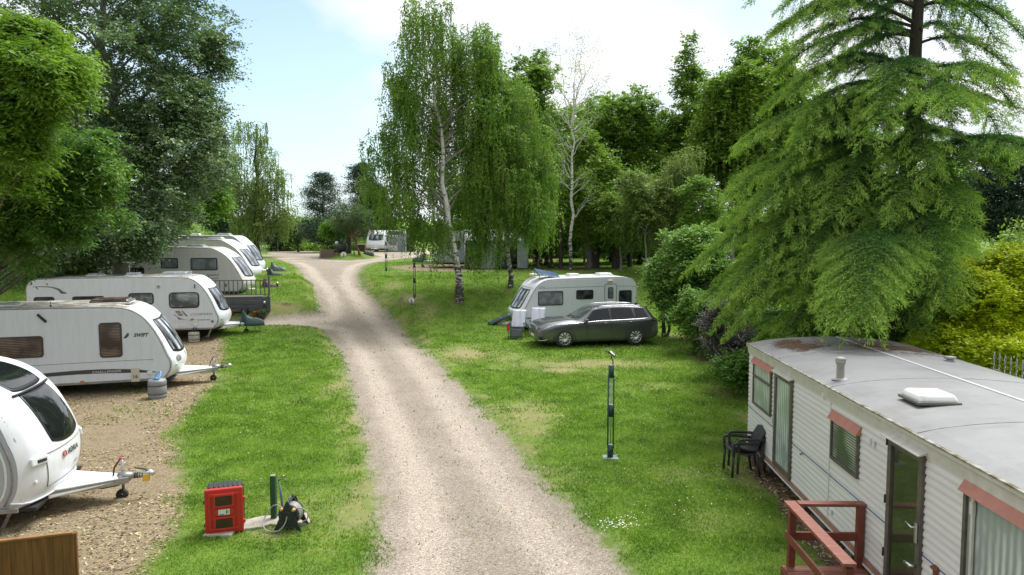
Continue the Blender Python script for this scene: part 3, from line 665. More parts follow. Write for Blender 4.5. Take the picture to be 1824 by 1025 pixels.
class Shell:
    def __init__(s, prof, W_, r=.09, bulge=.25, bz=2.2):
        s.d = np.array(catmull(prof, 8)); s.w = W_/2; s.r = r; s.B = bulge
        L = np.r_[0, np.cumsum(np.linalg.norm(np.diff(s.d, axis=0), axis=1))]; s.S = L/L[-1]; s.len = L[-1]
        tg = np.gradient(s.d, axis=0); tg /= np.linalg.norm(tg, axis=1)[:, None]+1e-9
        s.n = np.stack([tg[:, 1], -tg[:, 0]], 1)      # outward for a path running up the front then back
        s.xmax = s.d[:, 0].max()
    def at(s, q, t, off=0.0):
        px = np.interp(q, s.S, s.d[:, 0]); pz = np.interp(q, s.S, s.d[:, 1]); nx = np.interp(q, s.S, s.n[:, 0]); nz = np.interp(q, s.S, s.n[:, 1])
        y = t*s.w; e = max(0.0, abs(y)-(s.w-s.r)); dd = s.r-math.sqrt(max(0, s.r**2-e*e)); fw = max(0.0, 1-max(0, -px-.1)/1.7)
        b = s.B*(t*t*.55+t**6*.45)*fw*fw
        ny = math.copysign(e/s.r, y)
        k = math.sqrt(max(0, 1-ny*ny))
        return Vector((px-nx*dd-b+off*nx*k, y+off*ny, pz-nz*dd+off*nz*k))
    def frame(s, q, t, off=.008):
        o = s.at(q, t, off); a = (s.at(q, t+.03)-s.at(q, t-.03)).normalized(); u = (s.at(q+.005, t)-s.at(q-.005, t)).normalized(); n = a.cross(u).normalized()
        u = n.cross(a)
        return Matrix(((a.x, u.x, n.x, o.x), (a.y, u.y, n.y, o.y), (a.z, u.z, n.z, o.z), (0, 0, 0, 1)))
    def patch(s, q0, q1, t0, t1, off, rnd=.16, nu=14, nv=18, taper=0.0, bow=0.0):
        mb = MB()
        def P(a, b):
            u = a*2-1; v = b*2-1
            uu = u*(1-rnd*v*v*.9*abs(v)**2); vv = v*(1-rnd*u*u*.9*abs(u)**2)
            q = (q0+q1)/2+uu*(q1-q0)/2 + bow*(v*v); t = (t0+t1)/2+vv*(t1-t0)/2*(1-taper*(uu*.5+.5))
            return s.at(q, t, off)
        mb.grid(P, nu, nv); return mb
    def q_at_z(s, z):      # on the front
        i = int(np.argmax(s.d[:, 1])); return float(np.interp(z, s.d[:i, 1], s.S[:i]))
    def q_at_x(s, x):      # on the roof
        i = int(np.argmax(s.d[:, 1] > 1.2)); return float(np.interp(-x, -s.d[i:, 0], s.S[i:]))

def prof_a(L, H=2.58, fl=.38, k=1.0):
    return [(-.32, fl), (-.14, .47), (-.02, .66), (0, .88), (-.07, 1.06), (-.36*k, 1.60), (-.66*k, 2.02), (-.98*k, 2.32), (-1.42*k, H-.05), (-2.1, H), (-L*.6, H+.02), (-L+.8, H), (-L+.25, H-.06), (-L+.04, H-.30), (-L, 1.9), (-L, fl)]
def prof_adria(L):
    return [(-.30, .34), (-.13, .44), (-.01, .68), (.02, 1.0), (-.03, 1.30), (-.17, 1.62), (-.42, 1.98), (-.78, 2.28), (-1.25, 2.47), (-1.85, 2.56), (-3.2, 2.60), (-L+.8, 2.58), (-L+.2, 2.46), (-L, 2.1), (-L, .38)]
def prof_cyc(L):
    return [(-.42, .40), (-.24, .55), (-.10, .80), (-.04, 1.02), (-.10, 1.10), (-.34, 1.45), (-.62, 1.88), (-.90, 2.24), (-1.25, 2.46), (-1.75, 2.56), (-L*.6, 2.60), (-L+.9, 2.60), (-L+.32, 2.50), (-L+.08, 2.30), (-L+.02, 1.9), (-L, .42)]

def side_window(parent, w, sg, x0, x1, z0, z1, glass, frame_m=None, r=.09, fr=.045, name='window'):
    f = MB(); f.prism(rrect(x0, x1, z0, z1, r), sg*(w-.01), sg*(w+.022)); fo = f.build(name, frame_m or M_black, parent, bevel=.008)
    g = MB(); g.prism(rrect(x0+fr, x1-fr, z0+fr, z1-fr, r*.7), sg*(w+.018), sg*(w+.028)); g.build('pane', glass, fo)
    return fo
def side_text(parent, w, sg, txt, x, z, size, m, shear=.3, bold=.0, sx=1.0, name='lettering'):
    Rm = Matrix.Rotation(R(90), 4, 'X')
    if sg > 0: Rm = Matrix.Rotation(R(180), 4, 'Z') @ Rm
    return text_mesh(txt, size, m, parent, name, Matrix.Translation((x, sg*(w+.004), z)) @ Rm, shear=shear, depth=.003, bold=bold, sx=sx)
def decal(parent, w, sg, poly, m, name='stripe'):
    mb = MB(); mb.prism(poly, sg*(w-.002), sg*(w+.0035)); return mb.build(name, m, parent)
def wheel(parent, x, y, z, r, wd, sg, rim=M_alloy, spokes=5, name='wheel'):
    """wheel with tyre as its own mesh and the rim as a child; axle along y, outer face towards sg"""
    t = MB(); t.lathe([(r*.66, -wd/2), (r*.93, -wd/2), (r*.985, -wd*.38), (r, -wd*.2), (r, wd*.2), (r*.985, wd*.38), (r*.93, wd/2), (r*.66, wd/2)], 32, ax='y')
    to = t.build(name, M_tyre, parent, loc=(x, y, z))
    m = MB(); o = sg*wd/2
    m.lathe([(r*.66, o*.2), (r*.68, o*.95), (r*.63, o*1.0), (r*.60, o*.6)], 32, ax='y')
    m.lathe([(0.001, o*.92), (r*.13, o*.92), (r*.15, o*.6)], 16, ax='y')
    for k in range(spokes):
        a = 2*math.pi*k/spokes
        for e in ((-.1, .1) if spokes >= 5 else (0,)):
            a2 = a+e*1.1; c, s_ = math.cos(a+e*.35), math.sin(a+e*.35); c2, s2 = math.cos(a2+e*1.3), math.sin(a2+e*1.3)
            m.tube([(c*r*.12, o*.86, s_*r*.12), (c2*r*.64, o*.9, s2*r*.64)], [r*.05, r*.035], 6)
    m.build('rim', rim, to)
    d = MB(); d.lathe([(0.001, o*.3), (r*.62, o*.3)], 24, ax='y'); d.build('brake_disc', M_blackm, to)
    return to
def jockey(parent, x, z0=.0, m=M_steel, y=.12):
    mb = MB(); mb.cyl((x, y, .2), (x, y, .72), .025, n=10); mb.cyl((x, y, .72), (x+.10, y, .74), .009, n=6); mb.cyl((x+.10, y, .74), (x+.10, y, .80), .012, n=6)
    o = mb.build('jockey_wheel', m, parent)
    t = MB(); t.lathe([(.02, -.035), (.085, -.035), (.10, -.02), (.10, .02), (.085, .035), (.02, .035)], 20, ax='y'); t.build('tyre', M_tyre, o, loc=(x-.02, y, .10))
    return o
def hitch(parent, x0=-.3, tip=1.25, cover=None, cm=None, fairing=True, z=.44):
    f = MB()
    for s_ in (-1, 1):
        a = Vector((x0, s_*.55, z-.04)); b = Vector((tip-.38, s_*.055, z-.02)); d = b-a; L_ = d.length
        f.box((a+b)/2, (L_, .05, .11), rot=(0, 0, math.atan2(d.y, d.x)))
    f.build('a_frame', M_steel, parent, bevel=.006)
    if fairing:
        g = MB(); g.add([(-.2, -.50, z+.06), (tip-.55, -.12, z+.05), (tip-.55, .12, z+.05), (-.2, .50, z+.06), (-.2, -.56, z-.10), (tip-.52, -.15, z-.03), (tip-.52, .15, z-.03), (-.2, .56, z-.10)],
                        [(0, 1, 2, 3), (0, 4, 5, 1), (1, 5, 6, 2), (2, 6, 7, 3), (7, 4, 0, 3), (4, 7, 6, 5)]); g.build('hitch_fairing', M_white, parent, bevel=.03, seg=3)
    if not cover:
        c = MB(); c.tube([(tip-.55, 0, z+.02), (tip-.42, 0, z+.03), (tip-.30, 0, z+.02)], [.075, .07, .05], 12); c.tube([(tip-.3, 0, z+.02), (tip-.14, 0, z+.02)], [.045, .05], 10)
        c.build('drawbar', M_steel, parent)
        b = MB(); b.tube([(tip-.33+.02*i, 0, z+.02) for i in range(7)], [.055, .04]*3+[.055], 10); b.build('bellows', M_blackm, parent)
        h = MB(); h.tube([(tip-.17, 0, z+.03), (tip-.05, 0, z+.06), (tip+.02, 0, z+.02)], [.05, .055, .045], 10); h.build('coupling_head', M_alloy, parent)
        k = MB(); k.tube([(tip-.02, 0, z+.07), (tip-.12, 0, z+.12), (tip-.3, 0, z+.16)], [.035, .03, .02], 8, flat=.5); k.build('coupling_handle', M_black, parent, bevel=.004)
        l = MB(); l.tube([(tip-.62, -.05, z+.06), (tip-.60, -.05, z+.20), (tip-.52, -.05, z+.32)], .014, 8); lo = l.build('handbrake_lever', M_blackm, parent)
        l2 = MB(); l2.tube([(tip-.52, -.05, z+.32), (tip-.49, -.05, z+.375)], .019, 8); l2.build('grip', M_red, lo)
        cb = MB(); cb.tube([(tip-.4, -.03, z-.02), (tip-.55, -.05, z-.12), (tip-.8, -.06, z-.15), (tip-1.1, -.1, z-.08)], .009, 6); cb.build('cable', M_blackm, parent)
    jockey(parent, tip-.52)
def hitch_cover(name, label, x, y, z, rz, m, group='tarpaulin covers on the caravan hitches'):
    """weatherproof cover hanging over a coupling: a raised peak over the jockey handle, a long flap over the head"""
    root = thing(name, label, 'hitch cover', (x, y, z), rz, group)
    rr = random.Random(len(label)); mb = MB()
    st = [(-.50, .02, .30), (-.42, .46, .13), (-.34, .50, .12), (-.22, .30, .19), (-.05, .20, .20), (.16, .17, .17), (.34, .12, .14), (.46, .04, .09), (.50, -.04, .05)]
    st = catmull(st, 4)
    rows = []
    for (px, pz, hw) in st:
        row = []
        for k in range(13):
            t = k/6-1; zz_ = pz-(abs(t)**2.6)*(pz+.16)+rr.uniform(-.012, .012); row.append((px+rr.uniform(-.008, .008), t*hw*(1+.25*abs(t)**3)+rr.uniform(-.01, .01), max(zz_, -.20)))
        rows.append(row)
    vs = [p for r_ in rows for p in r_]; n = 13
    mb.add(vs, [(i*n+j, (i+1)*n+j, (i+1)*n+j+1, i*n+j+1) for i in range(len(rows)-1) for j in range(n-1)], True)
    mb.build('cover_cloth', m, root, solid=.006)
    s_ = MB()
    for (px, py) in ((.32, -.13), (.10, -.18)): s_.tube([(px, py, -.12), (px+.01, py, -.28)], .008, 5)
    s_.build('strap', M_blackm, root)
    return root

def caravan(name, label, loc, rz, L, Wd, prof, side_m, roof_m, sg, windows, fw=(1.08, 2.06, .80), front_m=None, glass=None, frontframe=M_black, bulge=.22, r=.08,
            rooflights=(), tip=1.25, cover=False, group='touring caravans on the pitches', seamline=True, panel=True, roofstart=-1.35):
    root = thing(name, label, 'caravan', loc, rz, group); sh = Shell(prof, Wd, r, bulge); w = sh.w
    ts = sorted(set([s_*v for s_ in (-1, 1) for v in (1, .998, .99, .98, .965, .945, .92, .85, .7, .5, .25)] + [0])); nq = 90
    qs = np.linspace(0, 1, nq); m = len(ts)
    b = MB(); vs = [sh.at(q, t) for t in ts for q in qs]
    fs = [(i*nq+j, (i+1)*nq+j, (i+1)*nq+j+1, i*nq+j+1) for i in range(m-1) for j in range(nq-1)]+[((i+1)*nq, i*nq, i*nq+nq-1, (i+1)*nq+nq-1) for i in range(m-1)]
    b.add(vs, fs, True); b.add([vs[j] for j in range(nq)], [tuple(range(nq))]); b.add([vs[(m-1)*nq+j] for j in range(nq)], [tuple(range(nq))[::-1]])
    b.build('body', side_m, root)
    # roof skin and moulded front, each proud of the shell
    qr0 = sh.q_at_x(roofstart); qr1 = sh.q_at_x(-L+.35)
    sh.patch(qr0, qr1, -.955, .955, .006, 0, 30, 12).build('roof', roof_m, root)
    if panel: sh.patch(.004, qr0-.002, -.965, .965, .008, 0, 40, 24).build('front_panel', front_m or M_white, root)
    rail = MB()
    for s_ in (-1, 1): rail.tube([sh.at(q, s_*.985, .006) for q in np.linspace(.01, .99, 80)], .016, 6)
    rail.build('awning_rail', M_rail, root)
    # front window
    q0, q1 = sh.q_at_z(fw[0]), sh.q_at_z(fw[1])
    fo = sh.patch(q0, q1, -fw[2], fw[2], .016, .07, taper=.06, bow=.006).build('front_window', frontframe, root, solid=.006)
    dq = (q1-q0)*.055; sh.patch(q0+dq, q1-dq, -fw[2]+.04, fw[2]-.04, .024, .07, taper=.06, bow=.006).build('pane', glass or M_frontglass, fo)
    if seamline:
        s1 = MB(); s1.tube([sh.at(q1+.012, t, .012) for t in np.linspace(-.8, .8, 20)], .006, 5); s1.tube([sh.at(q0-.05-.012*(1-t*t), t, .010) for t in np.linspace(-.8, .8, 20)], .006, 5); s1.build('panel_seam', M_rail, root)
    # marker lamps
    for s_ in (-1, 1):
        mk = MB(); c = sh.at(sh.q_at_z(.78), s_*.84, .012); mk.box(c, (.03, .09, .045)); mk.build('marker_lamp', M_orange if s_ > 0 else M_skywhite, root, bevel=.008)
    for wn in windows: side_window(root, w, wn[0], *wn[1:6], **(wn[6] if len(wn) > 6 else {}))
    for (x, y, lx, ly, h, mm) in rooflights:
        z = float(sh.at(sh.q_at_x(x), 0).z)
        rl = MB(); rl.box((x, y, z+.02), (lx+.08, ly+.08, .05)); ro = rl.build('rooflight', M_skywhite, root, bevel=.015)
        r2 = MB(); r2.box((x, y, z+.045+h/2), (lx, ly, h), taper=.88); r2.build('dome', mm, ro, bevel=.03, seg=3)
    # floor, skirt, running gear
    fl = MB(); fl.box((-L*.5, 0, .37), (L*.94, Wd*.90, .05)); fl.box((-L*.5, .5, .30), (L*.9, .06, .12)); fl.box((-L*.5, -.5, .30), (L*.9, .06, .12)); fl.build('chassis', M_blackm, root)
    sk = MB()
    for s_ in (-1, 1): sk.box((-L*.5-.1, s_*(w-.012), .40), (L*.9, .035, .07))
    sk.build('skirt', M_rail, root, bevel=.008)
    xw = -L*.56
    for s_ in (-1, 1):
        for dx in ((0,) if L < 6.4 else (-.36, .36)):
            wheel(root, xw+dx, s_*(w-.13), .31, .31, .18, s_, rim=M_alloy if s_ != 0 else None)
            a = MB(); a.prism([(xw+dx+.38*math.cos(t_), .37+.33*math.sin(t_)) for t_ in np.linspace(0, math.pi, 16)], s_*(w-.004), s_*(w+.006)); a.build('wheel_arch', M_blackm, root)
    for cx_ in (-.75, -L+.55):
        for s_ in (-1, 1):
            cs = MB(); cs.box((cx_, s_*.78, .03), (.16, .10, .03)); cs.box((cx_+.10, s_*.78, .20), (.05, .05, .38), rot=(0, R(25), 0)); cs.build('corner_steady', M_steel, root)
    hitch(root, tip=tip, cover=cover)
    return root, sh, w

cos, sin = math.cos, math.sin
def place(u, v, D, z, rz):      # world x from photo column, explicit height
    p = W(u, v, D); return (p.x, D, z)

# -- nearest caravan, rounded front (left foreground)
rz = R(14)
adr, sh, w = caravan('touring_caravan', 'nearest white caravan with a round bulging front and huge dark curved window', (-7.52, 11.82, gz(-9, 12.0)-.05), rz, 5.6, 2.25, prof_adria(5.6), M_side_grey, M_white, -1,
    [(-1, -3.6, -2.3, 1.25, 1.85, M_glass)], fw=(1.22, 2.06, .52), glass=M_adria, bulge=.36, r=.20, tip=1.28, rooflights=[(-3.4, 0, .7, .5, .06, M_skylight)], seamline=False, roofstart=-1.6)
qa0, qa1 = sh.q_at_z(2.10), sh.q_at_x(-1.45)
uo = sh.patch(qa0, qa1, -.52, .52, .016, .10).build('roof_window', M_black, adr, solid=.006)
sh.patch(qa0+.008, qa1-.008, -.48, .48, .024, .10).build('pane', M_adria, uo)
bar = MB(); bar.tube([sh.at(qa0-.004, t, .03) for t in np.linspace(-.6, .6, 14)], .022, 8); bar.build('window_bar', M_blackm, adr)
sm = MB(); q_ = sh.q_at_z(1.16)
sm.tube([sh.at(q_, t, .012) for t in np.linspace(-.72, .72, 24)], .008, 5)
for s_ in (-1, 1): sm.tube([sh.at(q, s_*(.70-.10*((q_-q)/q_)), .012) for q in np.linspace(sh.q_at_z(.62), q_, 12)], .007, 5)
sm.tube([sh.at(sh.q_at_z(.62), t, .012) for t in np.linspace(-.62, .62, 24)], .007, 5); sm.build('locker_seam', M_rail, adr)
for s_ in (-1, 1):
    hb = MB(); c = sh.frame(sh.q_at_z(1.10), s_*.80, .02); hb.m = c; hb.box((0, 0, 0), (.30, .13, .05)); ho = hb.build('locker_handle', M_white, adr, bevel=.02, seg=3)
    hh_ = MB(); hh_.m = c; hh_.box((-s_*.03, -.005, .025), (.16, .05, .02)); hh_.build('latch', M_blackm, ho, bevel=.008)
text_mesh('ADRIA', .125, M_dk, adr, 'lettering', sh.frame(sh.q_at_z(.98), -.16, .022), depth=.003, bold=.004)
lg = MB(); lg.m = sh.frame(sh.q_at_z(.98), -.28, .024); lg.tube([(.05*cos(a), .045+.045*sin(a), 0) for a in np.linspace(.6, 5.4, 14)], .011, 6); lg.tube([(.05, .0, 0), (.05, .08, 0)], .011, 6); lg.build('emblem', M_decal_red, adr)
text_mesh('adora', .075, mat('decal_grey', (.25, .27, .30), .4), adr, 'lettering', sh.frame(sh.q_at_z(.76), .06, .022), depth=.003)
bt = MB(); bt.m = Matrix.Identity(4)
bt.tube([sh.at(sh.q_at_z(.47), t, .02) for t in np.linspace(-.97, .97, 30)], .035, 6, flat=.5); bt.build('bumper_lip', M_white, adr)
yl = MB(); yl.box((1.17, 0, .42), (.10, .12, .13)); yl.build('hitch_lock', M_yel, adr, bevel=.012)
arc = MB(); arc.tube([sh.at(q, -.999, .004) for q in np.linspace(.02, .6, 60)], .02, 6); arc.build('edge_trim', M_skywhite, adr)

# -- second caravan
rz = R(18)
swf, sh, w = caravan('touring_caravan', 'white caravan with brown tinted side windows, dark stripe and dirty green roof', (-10.05, 21.62, gz(-11, 21.4)-.02), rz, 7.3, 2.25, prof_a(7.3, 2.56), M_side, M_white_dirty, -1,
    [(-1, -6.6, -3.45, 1.20, 1.80, M_glassb, dict(frame_m=mat('frame_brown', (.05, .04, .036), .4))), (-1, -2.08, -1.50, 1.10, 2.10, M_glassb, dict(frame_m=MATS['frame_brown']))],
    fw=(1.06, 2.08, .82), glass=M_fold, rooflights=[(-1.95, 0, 1.05, .8, .10, M_glassb), (-4.5, -.3, .55, .4, .05, M_skylight)], tip=1.3, bulge=.26)
c_ = MB(); c_.box((-1.42, .3, 2.60), (.05, .30, .10)); c_.box((-1.42, -.3, 2.60), (.05, .30, .10)); c_.box((-1.42, 0, 2.60), (.05, .20, .10)); c_.build('rooflight_catch', M_chrome, swf, bevel=.01)
an = MB(); an.cyl((-3.3, -.85, 2.52), (-3.3, -.85, 2.72), .008, n=6); an.box((-3.3, -.85, 2.60), (.06, .03, .03)); an.build('aerial', M_blackm, swf)
hk = MB(); hk.tube([(-3.55, -w-.02, 2.40), (-3.35, -w-.02, 2.18)], .035, 8); hk.build('awning_lamp', M_blackm, swf)
side_text(swf, w, -1, 'SWIFT', -1.20, 1.66, .145, M_dk, bold=.006, sx=.85)
sw = MB(); sw.prism([(-1.48, 1.64), (-1.40, 1.63), (-1.33, 1.70), (-1.31, 1.79), (-1.35, 1.76), (-1.37, 1.80), (-1.39, 1.73), (-1.45, 1.69), (-1.41, 1.69)], -w-.0035, -w+.002); sw.build('emblem', M_dk, swf)
st = catmull([(-5.6, .60), (-4.2, .70), (-3.0, .765), (-2.1, .775), (-1.2, .72), (-.55, .60)], 8); sb = catmull([(-.55, .60), (-1.05, .615), (-2.1, .655), (-3.0, .655), (-4.2, .60), (-5.6, .50)], 8)
decal(swf, w, -1, st+sb, M_dk)
side_text(swf, w+.002, -1, 'CHALLENGER', -2.30, .672, .085, M_skywhite, shear=.2, sx=1.35)
decal(swf, w, -1, [(p[0], p[1]+.008) for p in catmull([(-5.9, .93), (-3.5, .98), (-1.0, .985), (-.75, .96)], 6)]+[(p[0], p[1]-.006) for p in catmull([(-.75, .96), (-1.0, .985), (-3.5, .98), (-5.9, .93)], 6)], M_rail, 'pinstripe')
bx = MB(); bx.box((-1.20, -w-.01, .56), (.22, .03, .40)); bo = bx.build('battery_hatch', mat('hatch_cream', (.50, .48, .40), .5), swf, bevel=.012)
side_text(bo, w+.024, -1, '16', -1.27, .47, .13, M_dk, shear=0, bold=.004)
fc = MB(); fc.box((-.82, -w-.02, .60), (.14, .05, .10)); fc.build('water_inlet', M_skywhite, swf, bevel=.01)
ol = MB(); ol.box((-2.55, -w-.012, .46), (.09, .02, .04)); ol.build('side_marker', M_orange, swf)
em = MB(); em.m = sh.frame(sh.q_at_z(.98), 0, .012); em.prism([(-.04, -.05), (.0, -.07), (.05, .0), (.04, .07), (0, .02)], 0, .004, ax='z'); em.build('emblem', M_dk, swf)
for s_ in (-1, 1):
    hd = sh.patch(sh.q_at_z(.86), sh.q_at_z(1.02), s_*.55, s_*.82, .02, .3, 6, 6).build('grab_recess', M_rail, swf)

# -- third caravan
rz = R(11)
clb, sh, w = caravan('touring_caravan', 'long white caravan with four black framed side windows and grey swoosh below them', (-12.32, 30.75, gz(-12.5, 30.5)+.02), rz, 7.45, 2.3, prof_a(7.45, 2.58, k=.92), M_side, M_white_dirty, -1,
    [(-1, -2.12, -.94, 1.28, 1.94, M_blind, dict(r=.16, fr=.05)), (-1, -3.66, -2.70, 1.46, 1.94, M_blind, dict(r=.12)), (-1, -5.75, -4.55, 1.40, 1.84, M_glass, dict(r=.10)), (-1, -7.15, -6.40, 1.40, 1.84, M_glass, dict(r=.10))],
    fw=(1.06, 2.04, .82), glass=M_frontglass, rooflights=[(-2.1, 0, 1.0, .75, .12, M_skylight), (-3.7, -.2, .5, .5, .10, M_skylight), (-5.2, -.1, .55, .5, .07, M_skylight)], tip=1.2, cover=True)
c_ = MB()
for y in (-.25, -.08, .08, .25): c_.box((-1.55, y, 2.70), (.05, .10, .09))
c_.build('rooflight_catch', M_skylight, clb, bevel=.01)
side_text(clb, w, -1, 'CLUBMAN', -1.32, .97, .13, mat('decal_mid', (.14, .14, .16), .4), sx=1.35)
decal(clb, w, -1, catmull([(-1.92, 1.02), (-1.70, .86), (-1.35, .80), (-.55, .78)], 6)+catmull([(-.55, .755), (-1.35, .76), (-1.75, .80), (-1.82, .90), (-1.98, 1.02)], 6), MATS['decal_mid'])
decal(clb, w, -1, [(-1.90, 1.17), (-1.72, 1.17), (-1.66, 1.08), (-1.86, 1.08)], M_dkb); decal(clb, w, -1, [(-1.84, 1.06), (-1.64, 1.06), (-1.58, .97), (-1.74, .95)], M_dkb)
decal(clb, w, -1, [(-1.66, 1.17), (-1.60, 1.17), (-1.40, .94), (-1.50, .94)], M_dkb)
decal(clb, w, -1, catmull([(-7.15, 2.26), (-6.6, 2.26), (-6.2, 2.16), (-6.02, 1.98)], 6)+catmull([(-6.14, 1.98), (-6.30, 2.12), (-6.6, 2.22), (-7.15, 2.235)], 6), MATS['decal_mid'])
decal(clb, w, -1, [(-6.22, 2.04), (-6.0, 2.04), (-5.92, 1.95), (-6.14, 1.95)], M_dkb)
lk = MB(); ring_plate(lk, rrect(-1.98, -1.32, .50, .80, .03), rrect(-1.94, -1.36, .54, .76, .02), -w-.015, -w+.005); lk.build('locker_door', M_skywhite, clb)
wi = MB(); wi.box((-1.13, -w-.02, .66), (.17, .05, .24)); wi.build('water_inlet', M_skywhite, clb, bevel=.012)
rb = MB(); rb.box((-1.24, -w-.012, .82), (.10, .02, .04)); rb.build('side_marker', M_orange, clb)
gc = MB(); gc.lathe([(.001, .02), (.04, .02), (.055, 0)], 16, c=(-.46, -w-.02, .70), ax='y'); gc.build('socket_cap', M_rail, clb)
vt = MB(); vt.box((-2.66, -w-.01, 1.10), (.20, .02, .16)); vt.build('fridge_vent', mat('vent_cream', (.46, .44, .38), .5), clb)
vc = MB(); vc.lathe([(.001, .03), (.05, .03), (.06, 0)], 14, c=(-2.5, -w-.03, 2.18), ax='y'); vc.build('flue', mat('flue_cream', (.55, .50, .38), .5), clb)
al = MB(); al.box((-1.1, -w-.03, 2.18), (.03, .04, .16)); al.build('awning_lamp', M_blackm, clb)
for (dx, nm) in ((-6.8, 'a'), (-7.3, 'b')): pass

# -- fourth caravan, cream, up the slope
rz = R(6)
p4 = W(414, 500, 37.0)
dxt, sh, w = caravan('touring_caravan', 'cream caravan with stacked small windows standing behind the railed deck', (p4.x+1.08, 37.0, 1.20), rz, 7.2, 2.3, prof_a(7.2, 2.62, k=1.15), M_cream, M_cream, -1,
    [(-1, -2.72, -1.42, 1.48, 2.10, M_curt, dict(r=.07)), (-1, -4.15, -3.32, 1.58, 2.10, M_net, dict(r=.07)), (-1, -5.85, -4.95, 2.06, 2.62-.04, M_glass, dict(r=.07)), (-1, -5.85, -4.95, 1.22, 1.64, M_glass, dict(r=.07))],
    fw=(1.08, 2.08, .78), glass=M_frontglass, front_m=M_cream, rooflights=[(-2.75, 0, .8, .6, .08, M_skylight), (-4.5, 0, .5, .45, .06, M_skylight)], tip=1.3, cover=True)
side_text(dxt, w, -1, 'DART', -2.0, 1.20, .12, MATS['decal_mid'], sx=1.9, bold=.003)
for k in range(3):
    a = catmull([(-2.6, 1.13-.01*k), (-2.2, 1.10-.035*k), (-1.9, 1.05-.02*k), (-1.4, 1.12-.02*k)], 6); decal(dxt, w, -1, a+[(p[0], p[1]-.012) for p in a[::-1]], M_rail)
vt = MB(); vt.box((-3.2, -w-.01, 1.35), (.50, .02, .13)); vt.build('fridge_vent', MATS['vent_cream'], dxt)
for xv in (-1.05, -1.6): 
    g_ = MB(); g_.box((xv, -w-.01, .72), (.12, .02, .18)); g_.build('socket_cap', M_rail, dxt, bevel=.01)
# leaves on its roof
# -- fifth and sixth, further along the row
p5 = W(436, 480, 41.5)
c5, sh, w = caravan('touring_caravan', 'off-white caravan directly behind the cream one, only roof and sloping front showing', (p5.x+.85, 41.5, 1.50), R(5), 6.6, 2.3, prof_a(6.6, 2.66, k=1.2), M_cream, M_white, -1,
    [(-1, -2.6, -1.5, 1.45, 2.05, M_glass)], fw=(1.08, 2.08, .80), glass=M_frontglass, rooflights=[(-2.4, 0, .8, .6, .08, M_skywhite), (-4.2, 0, .5, .45, .08, M_skylight)], tip=1.3, cover=True)
p6 = W(448, 470, 46.5)
c6, sh, w = caravan('touring_caravan', 'whitest and farthest caravan of the left row with bright upright front', (p6.x+.75, 46.5, 1.62), R(4), 6.8, 2.3, prof_a(6.8, 2.72, k=1.05), M_side, M_white, -1,
    [(-1, -2.6, -1.5, 1.45, 2.05, M_glass)], fw=(1.08, 2.08, .80), glass=M_frontglass, rooflights=[(-2.4, 0, .8, .6, .1, M_skylight), (-4.2, 0, .5, .45, .08, M_skywhite)], tip=1.3, cover=True)

# hitch covers on the covered ones
def on_hitch(root, name, label, m, dx=.95, dz=.50):
    M = root.rotation_euler.z; p = Vector(root.location)+Vector((cos(M)*dx, sin(M)*dx, dz)); hitch_cover(name, label, p.x, p.y, p.z, M, m)
on_hitch(clb, 'hitch_cover', 'dark green peaked cover on the hitch of the long white caravan', M_tarp_g)
on_hitch(dxt, 'hitch_cover', 'brown cover on the hitch just beyond the deck railing', M_tarp_br)
on_hitch(c5, 'hitch_cover', 'dark blue-green cover on the second hitch behind the deck', M_tarp_g)
on_hitch(c6, 'hitch_cover', 'pale slate-grey cover on the farthest hitch of the left row', M_tarp_b)

# -- caravan on the right lawn
rz = R(180+16)
pc = W(909, 540, 33.2)
cyc, sh, w = caravan('touring_caravan', 'white caravan with side door standing behind the grey estate car', (pc.x, 33.15, gz(3, 34)-.13), rz, 6.0, 2.25, prof_cyc(6.0), M_side, M_white, 1,
    [(1, -2.22, -1.0, 1.34, 2.0, M_net, dict(r=.08)), (1, -3.72, -2.86, 1.58, 2.02, M_glass, dict(r=.08)), (1, -5.68, -5.02, 1.32, 1.96, M_glass, dict(r=.08))],
    fw=(1.14, 2.04, .76), glass=M_fold, bulge=.20, rooflights=[(-3.1, 0, .55, .5, .09, M_skywhite), (-4.7, 0, .7, .6, .08, M_skywhite)], tip=1.0)
dr = MB(); ring_plate(dr, rrect(-4.90, -4.28, .62, 2.28, .10), rrect(-4.87, -4.31, .65, 2.25, .09), w-.004, w+.012); dro = dr.build('door', M_rail, cyc)
d2 = MB(); d2.prism(rrect(-4.86, -4.32, .66, 2.24, .09), w-.002, w+.010); d2o = d2.build('door_panel', M_side, cyc)
side_window(d2o, w+.008, 1, -4.73, -4.45, 1.58, 2.12, M_net, r=.07, fr=.03, name='door_window')
dk_ = MB(); dk_.box((-4.83, w+.02, 1.32), (.07, .04, .16)); dk_.build('door_handle', M_blackm, d2o, bevel=.01)
lt = MB(); lt.box((-4.55, w+.05, 2.42), (.24, .09, .09)); lt.build('awning_lamp', MATS['flue_cream'], cyc, bevel=.03, seg=3)
decal(cyc, w, 1, [(-5.95, 2.135), (-4.92, 2.15), (-4.92, 2.165), (-5.95, 2.15)], MATS['decal_mid'], 'pinstripe'); decal(cyc, w, 1, [(-4.26, 2.16), (-1.02, 2.13), (-1.02, 2.145), (-4.26, 2.18)], MATS['decal_mid'], 'pinstripe')
decal(cyc, w, 1, [(-5.9, .80), (-.35, .76), (-.35, .81), (-5.9, .85)], M_tarp_g, 'pinstripe'); decal(cyc, w, 1, [(-5.9, .78), (-.9, .70), (-.9, .72), (-5.9, .795)], M_dkb, 'pinstripe')
